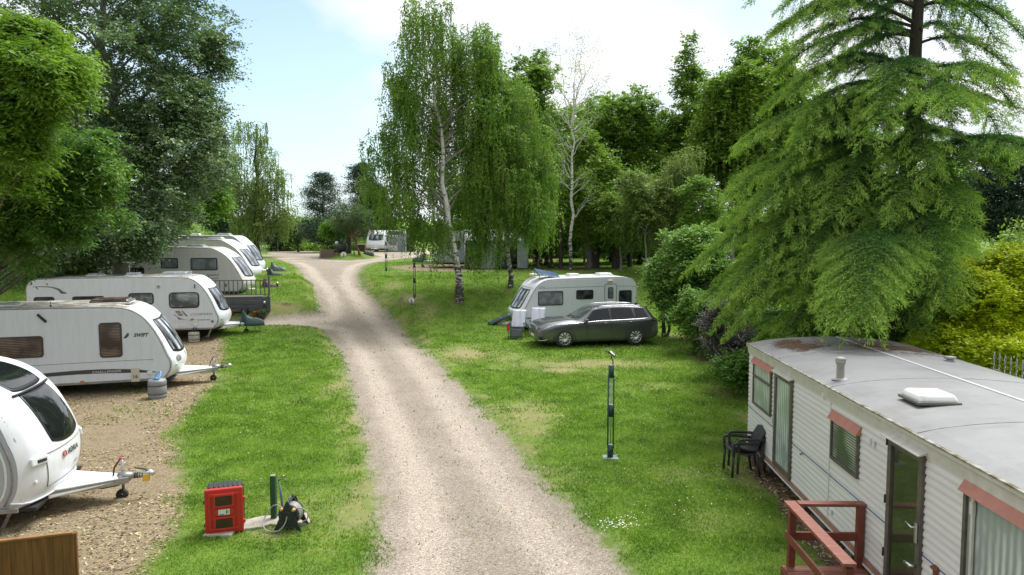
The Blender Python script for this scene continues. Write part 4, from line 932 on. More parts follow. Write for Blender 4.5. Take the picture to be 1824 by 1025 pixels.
side_text(cyc, w, 1, 'CYCLONE', -.74, 1.04, .12, MATS['decal_mid'], sx=.95); side_text(cyc, w, 1, 'INTERNATIONAL', -.74, .93, .075, MATS['decal_mid'], sx=.95); side_text(cyc, w, 1, 'Elddis', -1.05, 2.17, .09, MATS['decal_mid'], sx=1.2)
vt = MB(); vt.box((-4.05, w+.01, 1.22), (.46, .02, .13)); vt.build('fridge_vent', MATS['vent_cream'], cyc)
gb = MB(); gb.box((-1.15, w+.01, .56), (.2, .03, .09)); gb.build('grab_light', M_skywhite, cyc, bevel=.01)
# solar panel propped on the roof and a round aerial
sp_ = thing('solar_panel', 'blue solar panel propped at an angle on the caravan roof', 'solar panel', cyc.matrix_basis @ Vector((-1.75, .2, 2.62)), rz)
a = MB(); a.box((0, 0, .13), (1.15, .85, .05), rot=(R(-14), R(-12), 0)); so = a.build('panel', mat('solar_blue', (.05, .08, .16), .12, c2=(.10, .15, .25), scale=3), sp_, bevel=.008)
a = MB()
for (x, y) in ((.5, .35), (.5, -.35)): a.box((x, y, .10), (.04, .04, .24))
a.build('bracket', M_alloy, sp_)
ar = thing('aerial_dome', 'white saucer aerial on the roof beside the solar panel', 'aerial', cyc.matrix_basis @ Vector((-1.35, -.75, 2.56)), 0)
a = MB(); a.lathe([(.001, .16), (.16, .14), (.22, .10), (.15, .06), (.03, .05), (.03, 0)], 24); a.cyl((0, 0, .15), (0, 0, .26), .01, n=6); a.build('dish', M_skywhite, ar)
# saucer aerial on the long white caravan
ar = thing('aerial_dome', 'white saucer aerial on a short pole over the long white caravan roof', 'aerial', clb.matrix_basis @ Vector((-4.15, .7, 2.58)), 0)
a = MB(); a.lathe([(.001, .60), (.20, .58), (.30, .54), (.2, .51), (.03, .50)], 24); a.build('dish', M_skywhite, ar)
a = MB(); a.cyl((0, 0, 0), (0, 0, .52), .02, n=8); a.build('pole', M_skywhite, ar)

# -- caravan and awning behind the birches
pb = W(772, 470, 51.0)
bch, sh, w = caravan('touring_caravan', 'pale caravan half hidden behind the drooping birch foliage, nose to the left', (pb.x, 51.0, gz(pb.x, 51)), R(180+5), 6.4, 2.25, prof_a(6.4, 2.56), M_side_grey, M_white, 1,
    [(1, -1.9, -.9, 1.3, 1.9, M_glass)], tip=1.3, cover=True, rooflights=[(-2.5, 0, .7, .5, .08, M_skywhite), (-4.2, 0, .5, .45, .08, M_skywhite)])
pk = bch.matrix_basis @ Vector((1.0, 0, .55)); hitch_cover('hitch_cover', 'small dark cover on the hitch by the birch trunk', pk.x, pk.y, pk.z, R(185), M_tarp_g)
aw = thing('awning', 'grey porch awning with pale striped canopy on the birch-hidden caravan', 'awning', bch.matrix_basis @ Vector((-4.2, 1.15, 0)), R(185))
M_awn = mat('awning_grey', (.20, .23, .26), .7, c2=(.26, .29, .32), scale=3); M_awnw = stripes('awning_pale', (.38, .38, .38), (.70, .70, .70), 0, .5, .5, rough=.6, noise=.05)
a = MB(); a.add([(-2.3, 0, 2.45), (2.0, 0, 2.45), (2.0, 1.9, 1.95), (-2.3, 1.9, 1.95)], [(0, 1, 2, 3)]); a.build('canopy', M_awnw, aw, solid=.02)
a = MB(); a.add([(-2.3, 0, .05), (-2.3, 1.9, .05), (-2.3, 1.9, 1.93), (-2.3, 0, 2.42)], [(0, 1, 2, 3)]); a.build('side_wall', M_awn, aw, solid=.02)
a = MB(); a.add([(2.0, 0, .05), (2.0, 1.9, .05), (2.0, 1.9, 1.93), (2.0, 0, 2.42)], [(0, 1, 2, 3)]); a.build('side_wall', M_awn, aw, solid=.02)
for (x0, x1, mm) in ((-2.3, -1.55, M_awn), (-.95, -.1, M_glass), (-.1, .9, M_awn), (.9, 2.0, M_glass)):
    a = MB(); a.box(((x0+x1)/2, 1.9, 1.0), (x1-x0-.02, .03, 1.88)); a.build('front_panel', mm, aw)
a = MB()
for x in (-2.3, -.1, 2.0): a.cyl((x, 1.93, 0), (x, 1.93, 1.96), .025, n=8)
for x in (-1.9, 1.3): a.cyl((x, 1.95, 1.0), (x+.4, 2.7, 0), .012, n=5)
a.build('pole', M_steel, aw)

# -- far motor caravan seen from the front, with its awning
pf = W(663, 430, 88); 
fcv, sh, w = caravan('touring_caravan', 'farthest white caravan facing us beyond the island tree', (pf.x+.5, 87.0, gz(pf.x, 88)), R(262), 6.8, 2.35, prof_a(6.8, 2.65), M_side, M_white, 1, [(1, -2.6, -1.4, 1.3, 1.9, M_glass)], fw=(1.4, 2.15, .78), tip=1.2, bulge=.15)
pa = W(702, 430, 88)
aw2 = thing('awning', 'grey porch awning with a glazed door beside the farthest caravan', 'awning', (pa.x, 88.5, gz(pa.x, 88.5)), R(-6))
a = MB(); a.box((0, 1.2, 1.1), (2.4, 2.4, 2.2)); a.build('enclosure', M_awn, aw2, bevel=.05)
a = MB(); a.prism([(-1.25, 2.18), (1.25, 2.18), (.9, 2.55), (-1.0, 2.6)], -.05, 2.4); a.build('roof', mat('awning_dark', (.10, .11, .12), .6), aw2)
a = MB(); ring_plate(a, rrect(-.85, .35, .15, 2.05, .03), rrect(-.7, .2, .8, 1.9, .03), -.04, .0); a.build('door_frame', M_skywhite, aw2)
a = MB(); a.box((1.9, .4, .95), (.9, .8, 1.9)); a.build('annexe', M_blackm, aw2, bevel=.04)
# ---------------------------------------------------------------- estate car
def car_paint(name, c):
    m, t, p, out = new_mat(name); p.inputs['Base Color'].default_value = (*c, 1); p.inputs['Metallic'].default_value = .6; p.inputs['Roughness'].default_value = .27
    p.inputs['Coat Weight'].default_value = .8; p.inputs['Coat Roughness'].default_value = .06; return m
M_carg = car_paint('car_grey', (.135, .138, .155)); M_carw = car_paint('car_silver', (.50, .51, .53)); M_carb = car_paint('car_blue', (.04, .07, .14))
M_cglass = mat('car_glass', (.008, .010, .012), .04, spec=.35)
M_wglass = mat('windscreen_glass', (.05, .065, .065), .03, c2=(.13, .16, .15), scale=2.2, lo=.42, hi=.7, spec=.4)
M_lens = mat('lamp_lens', (.75, .77, .8), .12, c2=(.22, .23, .25), scale=14, lo=.4, hi=.6, spec=.8)
M_tail = mat('tail_lens', (.05, .006, .006), .12)
M_plate = mat('number_plate', (.72, .72, .68), .4)
STN = [(2.45,.28,.60,.68,.60,.44),(2.42,.23,.66,.765,.70,.54),(2.30,.21,.735,.855,.82,.64),(2.02,.19,.80,.925,.895,.69),(1.60,.185,.855,.975,.92,.71),(1.20,.18,.885,1.005,.925,.715),(.95,.18,.895,1.01,.925,.70),(.62,.18,.91,1.20,.925,.645),(.32,.18,.925,1.385,.925,.595),
       (-.10,.18,.94,1.46,.925,.57),(-.80,.18,.955,1.48,.925,.565),(-1.5,.18,.98,1.455,.925,.55),(-1.95,.20,1.0,1.405,.91,.54),(-2.16,.24,1.0,1.22,.885,.58),(-2.36,.30,.95,1.00,.84,.62),(-2.45,.36,.78,.83,.79,.60),(-2.48,.42,.66,.70,.72,.52)]
STN = [((-1.29+(q[0]+1.29)*.80) if q[0] < -1.29 else q[0],)+q[1:] for q in STN]; XE = STN[-1][0]
STD = np.array(catmull(STN, 6))
def csec(x):
    a = [float(np.interp(-x, -STD[:, 0], STD[:, k])) for k in range(1, 6)]; zl, zb, zr, hw, ht = a
    pts = [(0, zl), (hw*.80, zl), (hw*.955, zl+.07), (hw*.99, zl+.30*(zb-zl)), (hw*1.0, zl+.58*(zb-zl)), (hw*.992, zb-.10), (hw*.955, zb-.005)]
    b = pts[-1]; e = (ht, zr-.06 if zr-zb > .2 else zr-.05*(zr-zb)/.2-.01)
    for k in (.35, .68): pts.append((b[0]+(e[0]-b[0])*k+.012, b[1]+(e[1]-b[1])*k))
    pts += [e, (ht*.86, zr-.02*min(1, (zr-zb)/.2)), (ht*.5, zr-.004), (0, zr)]
    return pts
def cpt(x, t, sgn=1, off=0.0):
    def raw(x, t):
        p = csec(x); i = min(int(t), 11); f = t-i
        p0, p1, p2, p3 = p[max(i-1, 0)], p[i], p[i+1], p[min(i+2, 12)]
        if t >= 11: p3 = (-p[11][0], p[11][1])
        if i == 6: f0 = f; return (p1[0]+(p2[0]-p1[0])*f, p1[1]+(p2[1]-p1[1])*f)
        return tuple(.5*((2*b)+(-a+c)*f+(2*a-5*b+4*c-d)*f*f+(-a+3*b-3*c+d)*f**3) for a, b, c, d in zip(p0, p1, p2, p3))
    y, z = raw(x, t)
    if off:
        y2, z2 = raw(x, min(t+.1, 12)); y1, z1 = raw(x, max(t-.1, 0)); a = Vector((0, y2-y1, z2-z1)); ya, za = raw(x+.03, t); yb, zb = raw(x-.03, t); b = Vector((.06, ya-yb, za-zb))
        n = a.cross(b); n = n.normalized() if n.length > 1e-9 else Vector((0, 0, 1))
        if n.y < -.02 or (abs(n.y) <= .02 and n.z < 0 and t > 6): n = -n
        return Vector((x+n.x*off, sgn*(y+n.y*off), z+n.z*off))
    return Vector((x, sgn*y, z))
def estate_car(name, label, loc, rz, paint, group='parked cars'):
    root = thing(name, label, 'car', loc, rz, group)
    xsn = np.unique(np.r_[np.linspace(2.45, 1.9, 20), np.linspace(1.9, -1.9, 70), np.linspace(-1.9, XE, 24)])[::-1]; tt = np.linspace(0, 12, 49)
    loop = [(t, 1) for t in tt]+[(t, -1) for t in tt[-2:0:-1]]; nl = len(loop)
    b = MB(); vs = [cpt(x, t, s_) for x in xsn for (t, s_) in loop]
    fs = [(i*nl+j, i*nl+(j+1) % nl, (i+1)*nl+(j+1) % nl, (i+1)*nl+j) for i in range(len(xsn)-1) for j in range(nl)]
    b.add(vs, fs, True); n_ = len(xsn)-1
    b.f += [tuple(range(nl))[::-1], tuple(n_*nl+j for j in range(nl))]; b.sm += [True]*2; b.mi += [0]*2
    body = b.build('body', paint, root)
    FX, RX, WR = 1.45, -1.29, .345
    cut = MB()
    for x in (FX, RX):
        for s_ in (-1, 1): cut.cyl((x, s_*.66, WR), (x, s_*1.2, WR), WR+.045, n=40)
    co = cut.build('cutter', paint); md = body.modifiers.new('b', 'BOOLEAN'); md.object = co; md.operation = 'DIFFERENCE'; md.solver = 'EXACT'
    bpy.context.view_layer.update(); me = bpy.data.meshes.new_from_object(body.evaluated_get(bpy.context.evaluated_depsgraph_get()))
    body.modifiers.clear(); old = body.data; body.data = me; bpy.data.objects.remove(co); me.name = 'body'
    ar = MB()
    for x in (FX, RX):
        for s_ in (-1, 1):
            ar.lathe([(WR+.042, 0), (WR+.042, .25), (.02, .25)], 32, c=(x, s_*.905 if s_ < 0 else .905-.25, WR), ax='y') if False else None
            ar.tube([(x+(WR+.048)*cos(a), s_*(cpt(x+(WR+.048)*cos(a), 3.6).y-.004), WR+(WR+.048)*sin(a)) for a in np.linspace(-.25, math.pi+.25, 26)], .012, 6)
            ar.cyl((x, s_*.40, WR), (x, s_*.665, WR), WR+.04, n=32)
    ar.build('wheel_arch_liner', M_blackm, root)
    for x in (FX, RX):
        for s_ in (-1, 1): wheel(root, x, s_*.815, WR, WR, .22, s_, spokes=10)
    for s_ in (-1, 1):
        def side(x0, x1, t0, t1, off, sl0=0.0, sl1=0.0, nu=16, nv=8):
            mb = MB(); mb.grid(lambda a, c: cpt((x0+sl0*c)*(1-a)+(x1+sl1*c)*a, t0+(t1-t0)*c, s_, off), nu, nv); return mb
        dl = side(.92, -1.86, 6.12, 8.86, .004, -.60, .12, 40, 10).build('window_surround', M_black, root)
        for (a, c, sa, sb) in ((.80, -.30, -.52, .0), (-.38, -1.24, .0, .04), (-1.33, -1.80, .02, .12)):
            side(a, c, 6.30, 8.70, .008, sa, sb).build('side_window', M_cglass, root)
        ch = MB(); ch.tube([cpt(x, 6.12, s_, .008) for x in np.linspace(.90, -1.84, 40)], .014, 5); ch.build('chrome_strip', M_chrome, root)
        sm_ = MB()
        for x, dx in ((.62, 0), (-.34, 0), (-1.26, .1)):
            sm_.tube([cpt(x+(dx*(1-(t-2)/4) if dx else (-.04 if x > 0 else 0)*(t-2)/4), t, s_, .001) for t in np.linspace(2.0, 6.0, 18)], .006, 4)
        sm_.tube([cpt(x, 2.3, s_, .001) for x in np.linspace(.6, -1.1, 24)], .006, 4); sm_.build('door_seam', M_blackm, root)
        for x in (-.12, -1.08):
            h = MB(); q = cpt(x, 5.2, s_, .02); h.tube([cpt(x+.10, 5.2, s_, .004), cpt(x+.07, 5.22, s_, .03), cpt(x-.07, 5.25, s_, .03), cpt(x-.10, 5.25, s_, .004)], .014, 6); h.build('door_handle', paint, root)
        mr = MB(); c = cpt(.66, 6.4, s_); mr.box((c.x, c.y+s_*.11, c.z+.05), (.13, .20, .13), taper=.8); mr.box((c.x, c.y+s_*.02, c.z), (.06, .10, .04)); mr.build('door_mirror', paint, root, bevel=.035, seg=3)
        hl = MB(); hl.grid(lambda a, c: cpt((2.33-.30*c)*(1-a)+(1.86)*a, (5.2+1.1*c)+.55*a*(1-c)+.1*a, s_, .010), 12, 6); hl.build('headlight', M_lens, root)
        tl = MB(); tl.grid(lambda a, c: cpt((-1.90-.06*c)*(1-a)+(XE+.04)*a, 5.0+1.6*c, s_, .008), 8, 6); tl.build('tail_light', M_tail, root)
        rr_ = MB(); rr_.tube([cpt(x, 9.6, s_, .0)+Vector((0, 0, .0 if k in (0, 15) else .035)) for k, x in enumerate(np.linspace(.1, -1.70, 16))], .013, 6); rr_.build('roof_rail', M_chrome, root)
        fg = MB(); fg.grid(lambda a, c: cpt(2.385-.15*a, 2.1+1.3*c, s_, .006), 6, 5); fg.build('fog_grille', M_blackm, root)
        fs_ = MB(); fs_.tube([cpt(x, 2.0+.6*(k/7)**2, s_, .012) for k, x in enumerate(np.linspace(2.41, 2.1, 8))], .013, 5); fs_.build('bumper_strip', M_chrome, root)
    ws = MB(); ws.grid(lambda a, c: cpt(.93-.60*a, 12-abs(c*2-1)*2.75, 1 if c > .5 else -1, .007), 16, 24); ws.build('windscreen', M_wglass, root)
    rw = MB(); rw.grid(lambda a, c: cpt(-1.84-.24*a, 12-abs(c*2-1)*2.6, 1 if c > .5 else -1, .007), 12, 20); rw.build('rear_window', M_cglass, root)
    wp = MB(); wp.tube([cpt(.95, 12, 1, .02), cpt(.86, 11, 1, .02), cpt(.80, 10.2, 1, .02)], .01, 4); wp.tube([cpt(.95, 10.6, -1, .02), cpt(.86, 11.2, -1, .02), cpt(.84, 12, 1, .02)], .01, 4); wp.build('wiper', M_blackm, root)
    gr = MB(); gr.grid(lambda a, c: Vector((2.425-.06*abs(c*2-1)**2+.02-.06*a, (c*2-1)*(.33+.07*a), .46+.20*a)), 8, 16); g_ = gr.build('grille', M_blackm, root, solid=.02)
    gb_ = MB()
    for zz_ in (.52, .58): gb_.tube([(2.45-.06*abs(y/.38)**2-.06*(zz_-.46)/.2, y, zz_) for y in np.linspace(-.34, .34, 12)], .007, 5)
    gb_.tube([(2.44-.06*abs(y/.40)**2-.05, y, .665) for y in np.linspace(-.38, .38, 12)], .012, 5); gb_.lathe([(.045, -.008), (.06, 0), (.045, .008)], 20, c=(2.43, 0, .585), ax='x'); gb_.tube([(2.44, -.06, .60), (2.44, 0, .585), (2.44, .06, .57)], .008, 5); gb_.build('grille_bar', M_chrome, g_)
    li = MB(); li.grid(lambda a, c: Vector((2.43-.10*abs(c*2-1)**2, (c*2-1)*.46, .25+.10*a)), 4, 14); li.build('lower_intake', M_blackm, root, solid=.02)
    npl = MB(); npl.box((2.445, 0, .40), (.015, .50, .11)); no = npl.build('number_plate', M_plate, root, bevel=.004)
    hs = MB()
    for s_ in (-1, 1): hs.tube([cpt(x, 10.6-.3*(x-.95), s_, .001) for x in np.linspace(.98, 2.2, 14)], .005, 4)
    hs.tube([cpt(2.24, t, s__, .001) for (t, s__) in [(t, 1) for t in np.linspace(9.5, 12, 8)]+[(t, -1) for t in np.linspace(12, 9.5, 8)]], .005, 4); hs.build('bonnet_seam', M_blackm, root)
    af = MB(); af.tube([cpt(-1.60, 12), cpt(-1.64, 12)+Vector((0, 0, .05)), cpt(-1.74, 12)+Vector((0, 0, .05))], [.05, .03, .008], 8); af.build('roof_aerial', M_black, root)
    return root
fw_ = W(1005, 612, 27.9); rwp = W(1131, 610, 28.5)
hd = Vector((fw_.x-rwp.x, fw_.y-rwp.y, 0)); ang = math.atan2(hd.y, hd.x); sc_ = hd.length/2.74
fl_ = Vector((fw_.x, fw_.y, 0)); u_ = hd.normalized(); side_ = Vector((-u_.y, u_.x, 0))
if side_.y > 0: side_ = -side_
cpos = fl_ - u_*1.45*sc_ - side_*.83*sc_
car = estate_car('estate_car', 'dark grey metallic estate car parked on the lawn beside the white caravan', (cpos.x, cpos.y, gz(cpos.x, cpos.y)-.01), ang, M_carg); car.scale = (sc_,)*3
def far_car(u, D, rz, label, paint):
    p = W(u, 470, D); c = copy_tree(car); c.location = (p.x, D, gz(p.x, D)); c.rotation_euler = (0, 0, rz); c.scale = (1, 1, 1); c['label'] = label
    for ch in children(c):
        if ch.data.materials and ch.data.materials[0] == M_carg:
            ch.data = ch.data.copy(); ch.data.materials.clear(); ch.data.materials.append(paint)
far_car(1020, 72, R(190), 'silver car glimpsed between the trunks behind the caravan roof', M_carw)
far_car(1072, 76, R(175), 'dark blue car glimpsed just right of the thick trunk in the wood', M_carb)
far_car(1130, 62, R(200), 'silver car in the wood shade just left of the pale green shrub', M_carw)

# ---------------------------------------------------------------- mobile home on the right
HX, HD = 4.88, 14.4
def hD(u): k = (u-912)/F; return (HX-.061*HD)/(k-.061)
TILT = .0140
home = thing('mobile_home', 'long off-white ribbed static caravan with flat grey roof and pink window hoods', 'mobile home', (HX, HD, gz(HX, HD)-.02), R(-3.5)); home.rotation_euler = (-math.atan(TILT), 0, R(-3.5))
M_clad = mat('cladding', (.66, .645, .635), .45, c2=(.54, .52, .50), scale=1.2, stretch=(1, .35, 5), lo=.4, hi=.8)
def roof_material():
    m, t, p, out = new_mat('roof_felt'); tcn = N(t, 'ShaderNodeTexCoord')
    def nz(sc, d=6.0, ro=.65, st=None):
        v = tcn.outputs['Object']
        if st: mp = N(t, 'ShaderNodeMapping'); mp.inputs['Scale'].default_value = st; LK(t, v, mp.inputs[0]); v = mp.outputs[0]
        n = N(t, 'ShaderNodeTexNoise', i_Scale=sc, i_Detail=d, i_Roughness=ro); LK(t, v, n.inputs['Vector']); return n.outputs[0]
    c = mixc(t, ramp(t, nz(.8), [(.3, 0.0), (.7, 1.0)]).outputs[0], (.15, .153, .158), (.22, .223, .227))
    c = mixc(t, math_n(t, 'MULTIPLY', ramp(t, nz(2.0, 8, .75, (.35, 1, 1)), [(.5, 0.0), (.72, 1.0)]).outputs[0], .55), c, (.105, .095, .08))
    c = mixc(t, math_n(t, 'MULTIPLY', ramp(t, nz(30.0, 3, .6), [(.6, 0.0), (.7, 1.0)]).outputs[0], .25), c, (.18, .17, .15))
    LK(t, c, p.inputs['Base Color']); p.inputs['Roughness'].default_value = .6
    b = N(t, 'ShaderNodeBump'); b.inputs['Strength'].default_value = .25; b.inputs['Distance'].default_value = .03; LK(t, nz(1.6, 5), b.inputs['Height']); LK(t, b.outputs[0], p.inputs['Normal']); return m
M_roof = roof_material()
M_moss = mat('gutter_moss', (.10, .085, .035), .9, c2=(.32, .31, .28), scale=9, lo=.4, hi=.62, bump=.5)
M_hood = mat('hood_pink', (.45, .19, .145), .5, c2=(.36, .15, .115), scale=5)
M_dark_alu = mat('dark_aluminium', (.075, .065, .055), .45, c2=(.12, .105, .09), scale=8)
M_homeglass = mat('home_glass', (.02, .032, .018), .05, c2=(.055, .05, .035), scale=1.5, stretch=(1, 1, .6), spec=.7)
M_netc = stripes('net_curtain', (.26, .31, .29), (.58, .63, .61), 1, .10, .5, rough=.25, noise=.12)
M_venb = stripes('venetian', (.05, .06, .05), (.40, .44, .40), 2, .036, .45, rough=.15, noise=.05)
HL, HW, ZB, ZT = 11.5, 3.15, .32, 2.30
b = MB(); prof = []; per = .086; z = ZB+.10
pts = [(0.0, ZB), (0.0, ZB+.10)]
while z < ZT-.02: pts += [(-.010, z+.004), (-.010, z+per*.35), (.004, z+per*.92)]; z += per
pts += [(0.0, ZT), (HW, ZT), (HW, ZB)]
b.prism([(p[0], p[1]) for p in pts], 0, -HL, ax='y'); b.build('wall', M_clad, home)
b = MB(); b.box((-.014, -HL/2, ZB+.055), (.02, HL, .075)); b.build('skirt_rail', mat('skirt_pink', (.34, .17, .14), .55, c2=(.24, .15, .12), scale=6), home)
b = MB(); b.box((-.02, -HL/2, ZB+.005), (.03, HL, .022)); b.build('skirt_trim', M_clad, home)
b = MB(); b.box((-.006, -HL/2, 1.075), (.016, HL, .009)); b.build('blue_pinstripe', mat('pin_blue', (.05, .10, .24), .5), home)
b = MB(); b.prism([(0, ZT-.14), (-.022, ZT-.13), (-.030, ZT), (-.06, ZT+.012), (-.06, ZT+.055), (0, ZT+.055)], .03, -HL, ax='y'); b.build('fascia', mat('fascia_cream', (.56, .54, .50), .5, c2=(.45, .43, .38), scale=5), home)
b = MB(); b.box((-.052, -HL/2+.02, ZT+.064), (.045, HL+.02, .018)); b.build('gutter', M_moss, home, bevel=.004)
NS = 16; rp = [(-.04+(HW+.08)*i/NS, ZT+.055+.16*(1-(2*i/NS-1)**2)**.8) for i in range(NS+1)]
b = MB(); b.prism(rp+[(HW+.04, ZT+.0), (-.04, ZT+.0)], .035, -HL-.03, ax='y', smooth=False); ro = b.build('roof', M_roof, home)
b = MB(); b.box((HW*.55, -HL/2, ZT+.218), (.05, HL, .012)); b.build('roof_seam', mat('seam_pale', (.45, .45, .45), .5), ro)
for ys_ in (-1.9, -4.35, -6.8, -9.25):
    b = MB(); b.tube([(p[0], ys_+.012*math.sin(p[0]*2.3), p[1]+.001) for p in rp], .007, 4); b.build('sheet_joint', mat('sealant', (.17, .17, .165), .7, c2=(.30, .30, .29), scale=6), ro)
    b = MB(); b.box((-.012, ys_, (ZB+ZT)/2+.02), (.008, .022, ZT-ZB-.18)); b.build('wall_joint', M_clad, home)
def rz_(x): return float(np.interp(x, [p[0] for p in rp], [p[1] for p in rp]))
def on_roof(u, v):   # local position on the roof seen at a photo point
    r = ray(u, v); t = (CH-2.58)/-r.z; p = Vector((0, 0, CH))+r*t; q = home.matrix_basis.inverted() @ p; return q.x, q.y
x, y = on_roof(1497, 665); b = MB(); b.lathe([(.055, 0), (.055, .24), (.062, .25), (.062, .27), (.075, .28), (.075, .30), (.068, .31), (.075, .32), (.075, .345), (.03, .36), (.001, .36)], 20, c=(x, y, rz_(x)-.03)); b.lathe([(.12, 0), (.10, .02), (.05, .03)], 20, c=(x, y, rz_(x)-.005)); b.build('flue', mat('flue_grey', (.33, .32, .29), .6, c2=(.24, .23, .21), scale=9), ro)
x, y = on_roof(1655, 714); b = MB(); b.box((x, y, rz_(x)+.025), (.52, .52, .04)); vo = b.build('roof_vent', mat('vent_dark', (.12, .12, .11), .6), ro, bevel=.01)
b = MB(); b.box((x, y, rz_(x)+.085), (.50, .50, .10), taper=.82); b.build('dome', mat('dome_white', (.72, .72, .70), .4, c2=(.50, .50, .46), scale=7, lo=.5, hi=.8), vo, bevel=.04, seg=3)
x, y = on_roof(1692, 637); b = MB(); b.lathe([(.09, 0), (.06, .03), (.05, .05), (.09, .06), (.09, .09), (.001, .10)], 16, c=(x, y, rz_(x)-.01)); b.build('roof_vent', MATS['flue_grey'], ro)
# needles fallen on the roof end
def needles():
    n = 26000; V = []; cs = [(1432, 609, .34, .42), (1600, 614, .40, .35), (1410, 604, .2, .3), (1560, 612, .5, .6)]
    P = []
    for (u, v, rx, ry) in cs:
        x, y = on_roof(u, v); k = n//4; P.append(np.stack([RNG.normal(x, rx*.6, k), np.minimum(RNG.normal(y-.1, ry*.7, k), .02)], 1))
    P = np.vstack(P); P = P[(P[:, 0] > 0) & (P[:, 0] < HW) & (fbm(P[:, 0]*2, P[:, 1]*2, .5, 77)+RNG.normal(0, .05, len(P)) > .47)]; k = len(P); z = np.interp(P[:, 0], [p[0] for p in rp], [p[1] for p in rp])+RNG.random(k)*.012
    a = RNG.random(k)*6.28; l = RNG.uniform(.02, .06, k)/2; w = .0035; d = np.stack([np.cos(a), np.sin(a), RNG.normal(0, .1, k)], 1)*l[:, None]; e = np.stack([-np.sin(a), np.cos(a), a*0], 1)*w; c = np.stack([P[:, 0], P[:, 1], z+.004], 1)
    V = np.stack([c-d-e, c+d-e, c+d+e, c-d+e], 1).reshape(-1, 3)
    o = fast_mesh('needle_litter', V, np.arange(k*4).reshape(k, 4), mat('needle_brown', (.20, .11, .06), .9, c2=(.10, .06, .035), scale=30), None); o.matrix_basis = home.matrix_basis
    tag(o, 'reddish brown fallen needles lying on the far end of the grey roof', 'needles', kind='stuff')
needles()
def hwin(name, u0, u1, z0, z1, glass, frame, fr=.05, hood=None, depth=.035, r=.01):
    """frame on the long wall between photo columns u0, u1; z in world heights"""
    D0, D1 = hD(u0), hD(u1); y0, y1 = -(HD-D0)/.998, -(HD-D1)/.998; ym = (y0+y1)/2; dz = TILT*ym; z0 += dz; z1 += dz
    mb = MB(); ring_plate(mb, rrect(y1, y0, z0, z1, r, 2), rrect(y1+fr, y0-fr, z0+fr, z1-fr, r, 2), -depth-.01, .005, ax='x'); fo = mb.build(name, frame, home)
    g = MB(); g.box((-.014, ym, (z0+z1)/2), (.012, abs(y0-y1)-2*fr+.01, z1-z0-2*fr+.01)); g.build('pane', glass, fo)
    if hood:
        h = MB(); a, c = y1-.03, y0+.03; h.add([(-.012, c, z1+.085), (-.012, a, z1+.085), (-.085, a-.0, z1-.035), (-.085, c+.0, z1-.035), (-.012, c, z1-.035), (-.012, a, z1-.035)], [(0, 1, 2, 3), (0, 3, 4), (1, 5, 2)])
        h.build('hood', M_hood, fo, solid=.006)
    return fo, y0, y1, z0, z1
f1 = hwin('window', 1351, 1384, 1.24, 2.10, M_netc, M_dark_alu, .04, hood=1)[0]
b = MB(); D0, D1 = hD(1351), hD(1384); b.box((-.04, -(HD-(D0+D1)/2), 1.80), (.03, D0-D1-.06, .035)); b.build('transom', M_dark_alu, f1)
f2, y0, y1, z0, z1 = hwin('door', 1391, 1423, .46, 2.16, M_netc, M_dark_alu, .09)
b = MB(); b.box((-.06, y0-.05, 1.25), (.03, .03, .14)); b.tube([(-.06, y0-.05, 1.30), (-.10, y0-.05, 1.30), (-.10, y0-.16, 1.30)], .011, 6); b.build('door_handle', M_chrome, f2)
b = MB(); b.prism([(-.10, z1-.0), (-.10, z1+.012), (0, z1+.05), (0, z1+.02)], y0+.03, y1-.03, ax='y'); b.build('drip_rail', MATS['fascia_cream'], f2)
hwin('window', 1497, 1548, 1.42, 2.04, M_venb, M_dark_alu, .045, hood=1)
f4, y0, y1, z0, z1 = hwin('door', 1605, 1671, .42, 2.26, M_homeglass, M_dark_alu, .085)
b = MB(); b.box((-.065, y1+.045, 1.30), (.02, .035, .22)); b.tube([(-.07, y1+.045, 1.36), (-.11, y1+.045, 1.36), (-.115, y1+.17, 1.375)], .011, 6); b.build('door_handle', M_chrome, f4)
b = MB(); b.tube([(-.05, y1+.045, .93), (-.13, y1+.045, .93)], .018, 8); b.tube([(-.10, y1+.045, .93), (-.12, y1+.15, .93)], .018, 8); b.build('door_bolt', M_chrome, f4)
b = MB(); b.prism([(-.12, z1+.0), (-.12, z1+.012), (0, z1+.06), (0, z1+.03)], y0+.04, y1-.06, ax='y'); b.build('drip_rail', MATS['fascia_cream'], f4)
b = MB()
for zz_ in (.7, 1.35, 2.05): b.cyl((-.05, y0+.012, zz_), (-.05, y0+.012, zz_+.10), .012, n=8)
b.build('hinge', M_blackm, f4)
f5, y0, y1, z0, z1 = hwin('window', 1750, 1990, 1.15, 2.22, M_netc, M_dark_alu, .05, hood=1)
b = MB(); b.box((-.045, y0-.17, (z0+z1)/2), (.02, .035, z1-z0-.08)); b.box((-.05, y0-.17, 1.95), (.03, .05, .12)); b.build('casement_bar', MATS['fascia_cream'], f5)
def louvre(u, v, n=1, gap=.11):
    D = hD(u); y = -(HD-D); z = CH-(v-410)*D/F+TILT*y
    for k in range(n):
        mb = MB()
        for i in range(4): mb.box((-.018, y-gap*k, z-.03+.024*i), (.016, .085, .012), rot=(0, R(25), 0))
        mb.build('wall_vent', M_clad, home)
louvre(1568, 798, 2); louvre(1471, 694); louvre(1777, 857); louvre(1443+36, 712); louvre(1497+3, 928)
for (u, v) in ((1444, 818), (1551, 910)):
    D = hD(u); y = -(HD-D); z = CH-(v-410)*D/F+TILT*y; b = MB(); b.tube([(0, y, z), (-.05, y, z-.01), (-.06, y-.03, z-.015)], .014, 8); b.build('overflow_pipe', M_rail, home)
b = MB()
for y in np.arange(-.9, -HL+.3, -1.9):
    for x in (.35, HW-.35): b.box((x, y, ZB/2-.02), (.38, .22, ZB+.02))
